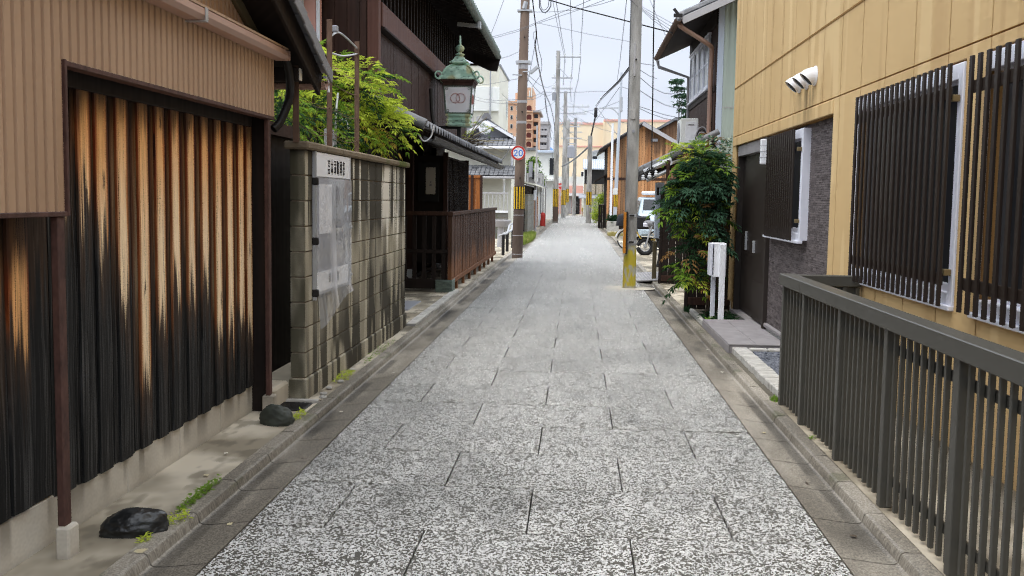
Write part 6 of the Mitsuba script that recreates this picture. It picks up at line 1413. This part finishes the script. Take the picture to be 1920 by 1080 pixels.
put(bc, 'saddle', B(BX + .54, BX + .78, BY - .25, BY - .07, .86, .94, .03), BLACKR)
k = thing('leaning_stick', 'black rubber club shaped post leaning by the motorcycle', 'post')
put(k, None, MB().tube([(2.02, 24.9, .03), (2.05, 25.0, .35), (2.17, 25.1, .78)], [.055, .035, .02], 8), BLACKR, smooth=40)

# bicycle parking hoops beside the brown pole
for i, (y, x) in enumerate(((28.6, -2.06), (30.6, -2.08), (32.8, -2.06))):
    k = thing('parking_post', ['black parking post with bent pale pipe nearest the slatted fence', 'middle black parking post with bent pale pipe', 'black parking post with bent pale pipe half hidden by the brown pole'][i], 'parking post', 'black posts with bent pipes beside the brown pole')
    put(k, 'post', MB().tube([(x, y, 0), (x, y, .60)], .045, 12), BLACK, smooth=40)
    put(k, 'bent_pipe', MB().tube(smooth_path([(x - .12, y, .58), (x, y, .62), (x + .10, y + .2, .66), (x + .14, y + .5, .86), (x + .24, y + .7, .92)], 5), .028, 8), GALV, smooth=40)
k = thing('stone_basin', 'grey stone basin standing behind the parking posts', 'basin')
put(k, None, MB().lathe([(0, .7), (.22, .7), (.34, .86), (.34, .92), (.28, .92), (.2, .8), (0, .78)], (-2.5, 33.5, 0), 16), GREYW, smooth=40)
put(k, 'pedestal', MB().lathe([(.12, 0), (.10, .7)], (-2.5, 33.5, 0), 10), GREYW)

# ================================================================ white tiled house and its wall
wh = thing('tiled_house', 'cream house with hipped gable roof of grey tiles behind the brown pole', 'house')
put(wh, 'upper_wall', B(-8, -2.65, 42.3, 50, 2.7, 3.85), CREAMW); put(wh, 'lower_wall', B(-8, -2.72, 41.9, 50, 0, 2.55), CREAMW)
AX, AZ = -3.83, 4.86
put(wh, 'gable_wall', MB().prism([(-5.1, 4.05), (-2.6, 4.05), (AX, AZ - .08)], 'y', 42.9, 43.0), GREYP)
R1 = put(wh, 'gable_roof', MB().prism([(-5.4, 3.95), (AX, AZ), (-2.45, 3.95), (-2.45, 4.07), (AX, AZ + .12), (-5.4, 4.07)], 'y', 42.55, 49), ROOFTILE)
for s in (-1, 1): put(wh, 'barge_board', MB().bar((AX, 42.5, AZ - .05), (AX + s * 1.45, 42.5, 4.0 - .02), .05, .12), WHITE)
put(wh, 'ridge_ornament', MB().prism([(AX - .22, AZ + .06), (AX + .22, AZ + .06), (AX + .16, AZ + .2), (AX + .08, AZ + .3), (AX - .08, AZ + .3), (AX - .16, AZ + .2)], 'y', 42.42, 42.54), VERGE)
def tiled(parent, x0, x1, y0, z0, y1, z1, nx=14, rows=4):
    w_ = (x1 - x0) / nx
    for r_ in range(rows):
        ya, yb = y0 + (y1 - y0) * r_ / rows, y0 + (y1 - y0) * (r_ + 1.12) / rows
        za, zb_ = z0 + (z1 - z0) * r_ / rows, z0 + (z1 - z0) * (r_ + 1.12) / rows
        for i in range(nx):
            put(parent, 'roof_tile', MB().bar((x0 + (i + .5) * w_, ya, za + .06), (x0 + (i + .5) * w_, yb, zb_ + .03), w_ * .92, .05, (0, 0, 1), .015), ROOFTILE)
put(wh, 'hip_roof', MB().prism([(41.55, 3.72), (43.0, 4.15), (43.0, 4.10), (41.55, 3.66)], 'x', -5.6, -2.3), ROOFTILE)
tiled(wh, -5.5, -2.3, 41.5, 3.70, 42.95, 4.16, 16, 4)
put(wh, 'eave_gutter', MB().tube([(-5.6, 41.42, 3.68), (-2.28, 41.42, 3.68)], .06, 8), WHITE, smooth=40)
put(wh, 'pent_roof', MB().prism([(41.0, 2.50), (42.25, 2.92), (42.25, 2.86), (41.0, 2.44)], 'x', -5.5, -2.45), ROOFTILE)
tiled(wh, -4.9, -2.45, 40.95, 2.50, 42.2, 2.93, 13, 4)
put(wh, 'lower_gutter', MB().tube([(-5.5, 40.9, 2.46), (-2.45, 40.9, 2.46)], .05, 8), GREYW, smooth=40)
put(wh, 'drain_pipe', MB().tube(smooth_path([(-2.62, 41.5, 3.62), (-2.7, 41.9, 3.4), (-2.72, 42.1, 3.0)], 4), .05, 8).tube([(-2.95, 40.9, 2.44), (-3.0, 41.7, 2.2), (-3.0, 41.7, 1.2)], .05, 8), WHITE, smooth=40)
k = thing('satellite_dish', 'round white satellite dish on the gable of the tiled house', 'satellite dish')
put(k, None, MB().add(*[(lambda s_: (np.array(s_.vertices) * [.27, .06, .27] + [-3.86, 42.2, 4.52], s_.faces))(trimesh.creation.icosphere(3))][0]), WHITE, smooth=True)
put(k, 'mount', MB().tube([(-3.86, 42.2, 4.5), (-3.86, 42.5, 4.4)], .03, 6), GALV)
rl = thing('railing', 'white metal balcony railing on the block wall of the tiled house', 'railing')
put(rl, 'top_rail', B(-5.2, -2.72, 39.97, 40.03, 1.80, 1.86, .006), GREYW); put(rl, 'bottom_rail', B(-5.2, -2.72, 39.96, 40.04, 1.06, 1.14, .006), WHITE)
for i in range(17): put(rl, 'baluster', B(-5.15 + i * .15, -5.12 + i * .15, 39.985, 40.015, 1.14, 1.80), GREYW)
def blockwall(name, label, x0, x1, y0, y1, z1, bl, bh, m):
    k = thing(name, label, 'wall')
    put(k, 'core', B(x0 + .01, x1 - .01, y0 + .01, y1 - .01, 0, z1 - .01), COPING)
    z = 0.0; r_ = 0
    alongx = (x1 - x0) > (y1 - y0)
    while z < z1 - .02:
        a_ = (x0 if alongx else y0) - (bl / 2 if r_ % 2 else 0); e = x1 if alongx else y1
        while a_ < e - .02:
            p, q = max(a_, x0 if alongx else y0), min(a_ + bl, e)
            if q - p > .05:
                put(k, 'block', B(p + .008, q - .008, y0, y1, z + .008, min(z + bh, z1) - .008, .006) if alongx else B(x0, x1, p + .008, q - .008, z + .008, min(z + bh, z1) - .008, .006), m)
            a_ += bl
        z += bh; r_ += 1
    return k
blockwall('block_wall', 'low dark block wall under the white railing', -5.4, -2.70, 40.05, 40.2, 1.06, .45, .22, OLDBLOCK)
blockwall('block_wall', 'pale grey old block wall beyond the brown pole', -2.36, -2.22, 46, 53, 1.85, .5, .22, OLDBLOCK)
k = thing('board_gate', 'orange brown board gate at the end of the old block wall', 'gate')
for i in range(5): put(k, 'plank', B(-2.30, -2.25, 54 + i * .9, 54.88 + i * .9, .1, 1.75, .006), ORANGE)
k = thing('garden_wall', 'white rendered garden wall with pipes beyond the orange gate', 'wall')
put(k, 'wall', B(-2.5, -2.25, 59, 74, 0, 2.4), WHITEW)
for y in (62, 66, 71): put(k, 'pipe', MB().tube([(-2.2, y, 0), (-2.2, y, 3.2)], .05, 6), GREYW)
put(k, 'coping', B(-2.55, -2.18, 59, 74, 2.4, 2.5, .01), GREYP)
k = thing('shed', 'low shed with pale sheet roof above the old block wall', 'shed')
put(k, 'roof', MB().prism([(-4.4, 2.75), (-1.95, 2.25), (-1.95, 2.32), (-4.4, 2.83)], 'y', 47.5, 62), CREAMW)
put(k, 'wall', B(-4.3, -2.6, 48, 61.8, 0, 2.3), DARKWOOD)
k = thing('meter_box', 'small white meter box on the old block wall', 'meter box'); put(k, None, B(-2.12, -2.0, 49.6, 49.75, 1.55, 2.05, .01), WHITE)
k = thing('fire_post', 'red fire equipment post with white plate by the garden wall', 'fire post')
put(k, None, MB().lathe([(.16, 0), (.15, .6), (.17, .66), (.10, .8), (0, .84)], (-2.0, 60, 0), 12), RED, smooth=40)
put(k, 'plate', B(-2.36, -2.12, 59.9, 59.93, .35, .72, .006), WHITE)
k = thing('stop_sign', 'red inverted triangle stop sign at the end of the lane', 'road sign')
def tri(s): return [(-.62 - .44 * s, 3.60 - .12 * (1 - s)), (-.62 + .44 * s, 3.60 - .12 * (1 - s)), (-.62, 3.6 - .76 * s - .12 * (1 - s))]
put(k, 'plate', MB().prism([(x - .92, z - .55) for x, z in tri(1.0)], 'y', 92, 92.02), RED); put(k, 'border', MB().prism(Polygon([(x - .92, z - .55) for x, z in tri(.93)], [[(x - .92, z - .55) for x, z in tri(.84)]]), 'y', 91.985, 91.999), SIGNW)
put(k, 'post', MB().tube([(-1.54, 92.1, 0), (-1.54, 92.1, 3.2)], .04, 8), GALV)
mb = MB()
for (a_, b_, c_, d_) in ((0, 1, 0, 0), (0, .6, .35, .6), (-.35, 0, .4, 0), (.6, 1, .6, 0), (.6, .5, .95, .5), (-.35, 1, -.2, .7), (1.0, 1, 1.0, 0)):
    p, q = np.array([-1.66 + a_ * .22, 91.98, 2.74 + b_ * .16]), np.array([-1.66 + c_ * .22, 91.98, 2.74 + d_ * .16])
    mb.obox((p + q) / 2, (0, .002, 0), (q - p) / 2, np.cross((0, 1, 0), (q - p) / np.linalg.norm(q - p)) * .016)
put(k, 'lettering', mb, SIGNW)

# ================================================================ wooden shed house on the right
ws = thing('wooden_shed', 'tall weathered orange brown board shed with low gable facing the viewer', 'shed')
SYF = 56.6
gab = Polygon([(1.62, 0), (1.62, 4.55), (3.55, 5.78), (5.6, 4.62), (5.6, 0)])
put(ws, 'wall', MB().prism(gab, 'y', SYF, SYF + 6), DARKWOOD)
x = 1.63
while x < 5.58:
    w_ = .158; xm = min(x + w_, 5.6)
    zt_ = lambda xx: 4.55 + (xx - 1.62) * (1.23 / 1.93) if xx < 3.55 else 5.78 - (xx - 3.55) * (1.16 / 2.05)
    pr = [(x + .006, .2), (xm - .006, .2), (xm - .006, zt_(xm) - .05), (x + .006, zt_(x) - .05)]
    put(ws, 'plank', MB().prism(pr, 'y', SYF - .03 - rng.uniform(0, .01), SYF), SHED); x += w_
put(ws, 'belt_rail', B(1.6, 5.6, SYF - .06, SYF - .03, 2.72, 2.86, .006), BROWNWOOD)
put(ws, 'roof', MB().prism([(1.2, 4.30), (3.55, 5.78), (6.0, 4.40), (6.0, 4.52), (3.55, 5.93), (1.2, 4.44)], 'y', SYF - .45, SYF + 6.3), ROOFTILE)
put(ws, 'barge_board', MB().bar((3.55, SYF - .47, 5.76), (1.2, SYF - .47, 4.30), .04, .14), DARKWOOD)
put(ws, 'barge_board', MB().bar((3.5, SYF - .47, 5.80), (6.0, SYF - .47, 4.42), .05, .20), GREYW)
put(ws, 'eave_gutter', MB().tube([(1.18, SYF - .5, 4.32), (1.18, SYF + 6, 4.32)], .06, 8), BLACK)
put(ws, 'vent_hood', B(4.0, 4.35, SYF - .2, SYF - .04, 4.85, 5.0, .01), GREYP)
put(ws, 'side_eave', MB().prism([(1.62, 3.0), (.98, 2.62), (.98, 2.70), (1.62, 3.08)], 'y', SYF, SYF + 6), DARKWOOD)
w2 = thing('wooden_shed', 'second orange board gable rising behind the first shed', 'shed')
gab = [(3.2, 0), (3.2, 4.9), (6.0, 6.55), (8.6, 5.0), (8.6, 0)]
put(w2, 'wall', MB().prism(gab, 'y', 64, 68), SHED)
put(w2, 'roof', MB().prism([(3.0, 4.85), (6.0, 6.6), (9.0, 4.85), (9.0, 5.0), (6.0, 6.78), (3.0, 5.0)], 'y', 63.6, 68.3), ROOFTILE)
x = 3.22
while x < 8.5:
    zz = 4.9 + (x - 3.2) * .589 if x < 6 else 6.55 - (x + .2 - 6.0) * .596
    put(w2, 'plank', B(x, x + .19, 63.96, 64.0, .2, zz - .06, .004), SHED); x += .2
k = thing('board_fence', 'black board fence standing before the bright green bush', 'fence')
for i in range(9): put(k, 'plank', B(1.22 + i * .13, 1.34 + i * .13, 58.0, 58.04, 0, 1.35, .004), DARKWOOD)
k = thing('flower_pot', 'low pale stone trough with dark plants at the shed corner', 'trough')
put(k, None, B(1.55, 2.15, 52.0, 52.6, 0, .55, .02), STONEW); 
weed('shrub', 'dark little plant in the pale stone trough', 1.85, 52.3, .5, .25, .25, 200, .3, LEAFC, seed=61, broad=True, cat='plant')

# ---------------------------------------------------------------- trees
def tree(label, x, y, z0, blobs, mats, wts, seed, trunk, leafn, size, cat='tree', name='tree'):
    r_ = random.Random(seed); k = thing(name, label, cat)
    mbs = {m: MB() for m in mats}
    for c, rad in blobs:
        for i in range(leafn):
            u = np.array([r_.gauss(0, 1) for _ in range(3)]); u /= np.linalg.norm(u)
            p = np.array(c) + u * np.array(rad) * r_.random() ** .35 * (.75 + .5 * meshkit.noise(np.array([u * 2.3 + seed]))[0])
            m = r_.choices(mats, wts)[0]
            az, el = r_.uniform(0, 6.28), r_.uniform(-.8, .6)
            leaf(mbs[m], p, np.array([math.cos(az) * math.cos(el), math.sin(az) * math.cos(el), math.sin(el)]), size * r_.uniform(.6, 1.2), size * .5, r_)
    for m in mats: put(k, 'crown', mbs[m], m, stuff=True)
    t_ = MB().tube(smooth_path([(x, y, 0), (x + .1, y, (z0) * .6), (x - .05, y + .1, z0 + .8)], 4), [trunk * (1 - .06 * i) for i in range(9)], 8)
    for c, rad in blobs[:5]: t_.tube([(x, y, z0), tuple(c)], [trunk * .5, trunk * .2], 5)
    put(k, 'trunk', t_, STEM, smooth=40)
tree('rounded green garden tree behind the brown pole above the shed', -3.3, 74, 1.6, [((-3.4, 74, 3.6), (.9, .9, .7)), ((-2.9, 74.3, 2.9), (.7, .8, .6)), ((-3.8, 74, 2.7), (.8, .8, .7)), ((-3.2, 73.6, 4.2), (.5, .5, .4))], [LEAFB, LEAFC], (.6, .5), 71, .12, 420, .2)
tree('bright lime green bush at the corner past the short pole', 1.35, 63, .8, [((1.35, 63, 1.2), (.5, .6, .7)), ((1.55, 63, 1.7), (.4, .4, .35)), ((1.2, 62.7, .6), (.35, .4, .4))], [LEAFA, LEAFB], (.8, .3), 72, .05, 420, .13, 'bush', 'bush')
tree('dark pine branch showing behind the eave of the dark house', 4.6, 46, 3.5, [((4.3 + .12 * i, 46, 6.9 - .32 * i), (.34 + .03 * i, .4, .10)) for i in range(6)], [LEAFC, LEAFE], (.6, .4), 73, .05, 95, .20)

# ================================================================ far buildings
def facade(k, x0, x1, y, zs, cols, w, h, glass=GLASSD, frame=WHITEW, d=.12):
    for z in zs:
        for i in range(cols):
            cx = x0 + (x1 - x0) * (i + .5) / cols
            f_ = put(k, 'window', MB().box(cx - w / 2, cx + w / 2, y - d, y - .001, z, z + h), frame)
            kk = key_for(f'{f_}__pane'); scene[kk] = mikit.ply(B(cx - w * .42, cx + w * .42, y - d - .02, y - d - .001, z + h * .08, z + h * .92).mesh(), glass)
ca = thing('apartment_building', 'cream white apartment block rising behind the tiled house', 'building')
put(ca, 'wall', B(-13, -4.7, 60, 68, 0, 9.35), CREAMW)
put(ca, 'parapet', B(-13.05, -4.62, 59.95, 68.05, 9.35, 9.45), GREYP)
put(ca, 'ledge', B(-13, -4.66, 59.8, 60, 6.7, 8.1, .02), WHITEW); put(ca, 'ledge', B(-13, -4.66, 59.8, 60, 4.6, 4.75, .02), WHITEW)
for x in (-7.0, -6.0): put(ca, 'recess_panel', B(x, x + .85, 59.94, 59.999, 5.3, 6.4), GREYW)
put(ca, 'drain_pipe', MB().tube([(-5.18, 59.7, 0), (-5.18, 59.7, 9.3)], .04, 6), GREYP)
for z in (7.4, 5.6): 
    f_ = put(ca, 'window', B(-4.70, -4.66, 66.0, 66.8, z - .6, z + .5), WHITEW)
    kk = key_for(f'{f_}__pane'); scene[kk] = mikit.ply(B(-4.66, -4.655, 66.06, 66.74, z - .55, z + .45).mesh(), GLASSD)
put(ca, 'ledge', B(-4.7, -4.5, 60, 68, 5.15, 5.22), WHITEW)
ob = thing('apartment_tower', 'orange brick apartment tower with arched balconies', 'building')
put(ob, 'wing_wall', B(-24.665, -17.023, 330, 350, 0, 32.395), BRICKW); put(ob, 'tower_wall', B(-17.023, -14.764, 328, 350, 0, 36.911), BRICKW)
put(ob, 'roof_box', B(-20.844, -19.107, 335, 345, 32.395, 35.869), BRICKW); put(ob, 'parapet', B(-24.665, -17.023, 329.6, 330, 31.874, 32.742), BRICKW)
put(ob, 'crest', MB().box(-15.98, -15.633, 327.6, 328, 33.784, 35.869).box(-15.372, -15.025, 327.6, 328, 33.784, 37.258), WHITEW)
for i in range(8):
    zc = (30.832 - 0.1737 * (i * 16.5))
    g_ = np.linspace(0, math.pi, 9); xm = -15.894; wv = .78
    put(ob, 'balcony_arch', MB().prism([(xm + wv * math.cos(t), zc - .2 + .6 * math.sin(t)) for t in g_] + [(xm - wv, zc - 1.4), (xm + wv, zc - 1.4)], 'y', 327.9, 327.99), mat('arch_shadow', (.10, .03, .025), .9, .2) if 'mat_arch_shadow' not in scene else 'mat_arch_shadow')
    put(ob, 'balcony_slab', B(-16.936, -14.851, 327.4, 327.99, zc - 1.75, zc - 1.3), BRICKW)
    for u in (955, 966, 976):
        f_ = put(ob, 'window', B(((u) * 0.1737 - 187.943), ((u + 5) * 0.1737 - 187.943), 329.85, 329.99, zc - 1.1, zc + .35), WHITEW); kk = key_for(f'{f_}__pane'); scene[kk] = mikit.ply(B(((u) * 0.1737 - 187.943) + .1, ((u + 5) * 0.1737 - 187.943) - .1, 329.8, 329.84, zc - 1.0, zc + .25).mesh(), GLASSD)
o2 = thing('apartment_tower', 'lower orange apartment wing with stacked balconies beside the tower', 'building')
put(o2, 'wall', B(-14.764, -13.027, 332, 350, 0, 29.268), BRICKW); put(o2, 'roof', B(-14.851, -12.159, 330, 352, 29.268, 29.876), GREYW)
for i in range(9):
    z = (27.184 - 0.1737 * (i * 14.8))
    put(o2, 'balcony', B(-14.678, -12.68, 330.2, 331.9, z - .9, z + .25, .02), BRICKW)
    put(o2, 'balcony_door', B(-14.417, -13.201, 331.9, 331.99, z + .3, z + 1.6), GLASSD)
gb = thing('apartment_tower', 'tall grey apartment building with banded floors', 'building')
put(gb, 'wall', B(-17.261, -11.367, 400, 420, 0, 31.12), GREYW); put(gb, 'parapet', B(-17.366, -11.156, 399.5, 420, 30.488, 31.541), GREYW)
for i in range(12):
    z = (28.173 - 0.2105 * (i * 13.2))
    put(gb, 'floor_band', B(-17.05, -12.209, 398.9, 399.99, z - 1.9, z - .2, .03), GREYW)
    for j in range(4): 
        f_ = put(gb, 'window', B((-16.84 + 0.2105 * (j * 5.6)), (-15.914 + 0.2105 * (j * 5.6)), 399.8, 399.95, z - .18, z + .62), GREYP)
        kk = key_for(f'{f_}__pane'); scene[kk] = mikit.ply(B((-16.756 + 0.2105 * (j * 5.6)), (-15.998 + 0.2105 * (j * 5.6)), 399.75, 399.79, z - .12, z + .55).mesh(), GLASSD)
pb = thing('warehouse', 'large peach coloured building closing the end of the lane', 'building')
put(pb, 'wall', B(-2.52, 7.38, 114, 130, 0, 9.99), PEACHW); put(pb, 'wall', B(2.76, 12.48, 113.6, 130, 0, 10.35), PEACHW)
put(pb, 'roof_trim', B(-2.52, 2.76, 113.9, 114, 9.87, 10.11), PINK); put(pb, 'roof_trim', B(2.76, 12.48, 113.5, 113.6, 10.23, 10.47), PINK)
put(pb, 'stripe', B(-2.22, 2.76, 113.9, 113.99, 7.41, 7.56), PINK)
put(pb, 'pilaster', B(2.7, 2.88, 113.4, 113.6, 0, 10.11), PEACHW)
for u, v_ in ((1052, 246), (1054, 260), (1053, 290), (1055, 306)): put(pb, 'vent', B(((u) * 0.06 - 64.92), ((u + 3) * 0.06 - 64.92), 113.9, 113.99, (24.03 - (v_ + 3) * 0.06), (24.03 - (v_) * 0.06)), GREYP)
for u, v_ in ((1088, 322), (1095, 322), (1060, 322), (1072, 322)):
    f_ = put(pb, 'window', B(((u) * 0.06 - 64.92), ((u + 6) * 0.06 - 64.92), 113.92, 113.99, (24.03 - (v_ + 10) * 0.06), (24.03 - (v_) * 0.06)), WHITEW); kk = key_for(f'{f_}__pane'); scene[kk] = mikit.ply(B(((u) * 0.06 - 64.92) + .04, ((u + 6) * 0.06 - 64.92) - .04, 113.88, 113.915, (24.03 - (v_ + 9) * 0.06), (24.03 - (v_ + 1) * 0.06)).mesh(), GLASSD)
pk = thing('shop_building', 'low pink building with white upper strip at the end of the lane', 'building')
put(pk, 'wall', B(-3.2, .9, 112.6, 113.8, 0, 3.1), PINK); put(pk, 'upper_strip', B(-3.0, .9, 112.8, 113.8, 3.1, 4.1), WHITEW)
put(pk, 'door', B(-2.75, -2.45, 112.5, 112.59, 0, 2.3), BLACK)
put(pk, 'shutter', B(-1.6, -.6, 112.5, 112.59, 0, 2.0), GREYW); put(pk, 'entrance', B(-.4, .3, 112.5, 112.59, 0, 1.9), GLASSD); put(pk, 'awning', MB().prism([(112.55, 2.2), (111.9, 1.95), (111.9, 2.0), (112.55, 2.28)], 'x', -1.8, .6), GREYW)
k = thing('parked_car', 'tiny dark parked car at the far end of the lane', 'car')
put(k, 'body', B(-.55, .15, 109, 111, .25, .95, .15), BLACKR); put(k, 'cabin', B(-.5, .1, 109.3, 110.7, .9, 1.4, .2), GLASSD); 
for xx in (-.5, .1): put(k, 'wheel', MB().tube([(xx, 109.2, .28), (xx + .06, 109.2, .28)], .28, 12), BLACKR)
k = thing('flower_stand', 'small cream stall with plants at the lane end near the short pole', 'stall')
put(k, None, B(.45, 1.05, 98, 98.8, 0, 1.9, .03), CREAMW); put(k, 'planter', B(.55, .95, 97.7, 97.98, .05, .5, .02), ORANGE)
weed('shrub', 'tiny orange flowered plant before the cream stall', .75, 97.8, .45, .2, .1, 120, .35, LEAFD, seed=62, broad=True, cat='plant')
gh = thing('balcony_house', 'small grey house with corrugated awning and wooden balcony fence', 'house')
put(gh, 'wall', B(0.6, 2.9, 95, 103, 0, 4.5), WHITEW)
put(gh, 'upper_wall', B(1.1, 2.9, 97, 103, 4.5, 6.1), WHITEW); put(gh, 'upper_window', B(1.4, 1.8, 96.9, 96.99, 5.45, 5.7), GLASSD)
put(gh, 'upper_roof', MB().prism([(0.9, 5.8), (1.5, 6.25), (3, 6.4), (3, 6.25), (1.5, 6.1), (0.9, 5.7)], 'y', 96.7, 103), GREYW)
put(gh, 'awning', MB().prism([(94.2, 4.4), (96.6, 5.35), (96.6, 5.4), (94.2, 4.475)], 'x', 0.5, 2.7), BLUEW)
for i in range(12): put(gh, 'awning_rib', MB().bar(((0.55 + 0.05 * (3.6 * i)), 94.2, 4.49), ((0.55 + 0.05 * (3.6 * i)), 96.6, 5.41), .05, .05), GREYP)
put(gh, 'balcony_opening', B(0.65, 2.65, 94.9, 94.99, 3.05, 4.35), BLACK); put(gh, 'balcony_post', B(0.9, 1.05, 94.8, 94.9, 3.05, 4.35), WHITEW)
for i in range(16): put(gh, 'balcony_slat', B((0.6 + 0.05 * (i * 2.6)), (0.715 + 0.05 * (i * 2.6)), 94.3, 94.36, 2.1, 3.05), OLIVE if i % 5 == 3 else mat('pale_board', (.36, .30, .22), .8, .2) if 'mat_pale_board' not in scene else 'mat_pale_board')
put(gh, 'pent_roof', MB().prism([(93.4, 1.7), (95, 2.1), (95, 2.15), (93.4, 1.775)], 'x', 0.15, 2.8), GREYP)
put(gh, 'wall', B(0.6, 2.7, 94.6, 94.9, 0, 2), CREAMW)
nh = thing('white_house', 'narrow white house with small eave beside the tall pole', 'house')
put(nh, 'wall', B(-3.1, -1.75, 80, 88, 0, 5.2), WHITEW); put(nh, 'roof', B(-3.3, -1.6, 79.6, 88, 5.2, 5.4, .02), BLUEW); put(nh, 'eave', B(-3.1, -1.4, 79.3, 80, 3.0, 3.2, .02), WHITEW)
put(nh, 'window', B(-2.2, -1.85, 79.93, 79.99, 3.5, 4.8), GLASSD)
sw = thing('storage_hut', 'grey cluttered storage hut with pipes and tanks over the garden wall', 'hut')
put(sw, 'wall', B(-4.6, -2.55, 72, 78, 0, 3.4), GREYW)
r_ = random.Random(4)
for i in range(9): put(sw, 'tank', MB().tube([(-4.3 + .2 * i, 71.8, r_.uniform(2.2, 3.2)), (-4.3 + .2 * i, 71.8, r_.uniform(3.3, 4.4))], r_.uniform(.06, .16), 8), [GREYW, GREYP, BLACK, WHITEW][i % 4], smooth=40)
for (x0, x1, y0, y1, h, m, lab) in ((-16, -6.0, 46, 56, 5.2, CREAMW, 'plain cream house left of the tiled house'), (9.2, 16, 20, 40, 6.0, GREYW, 'grey house beyond the parking yard'), (-12, -4.4, 104.5, 116, 6.5, CREAMW, 'cream house left at the end of the lane'), (6, 16, 70, 100, 5.5, WHITEW, 'white house behind the second shed')):
    k = thing('town_house', lab, 'house'); put(k, 'wall', B(x0, x1, y0, y1, 0, h), m); put(k, 'roof', B(x0 - .3, x1 + .3, y0 - .3, y1 + .3, h, h + .3, .05), ROOFTILE)
    facade(k, x0, x1, y0, (1.2, 3.8), 4, 1.2, 1.1)
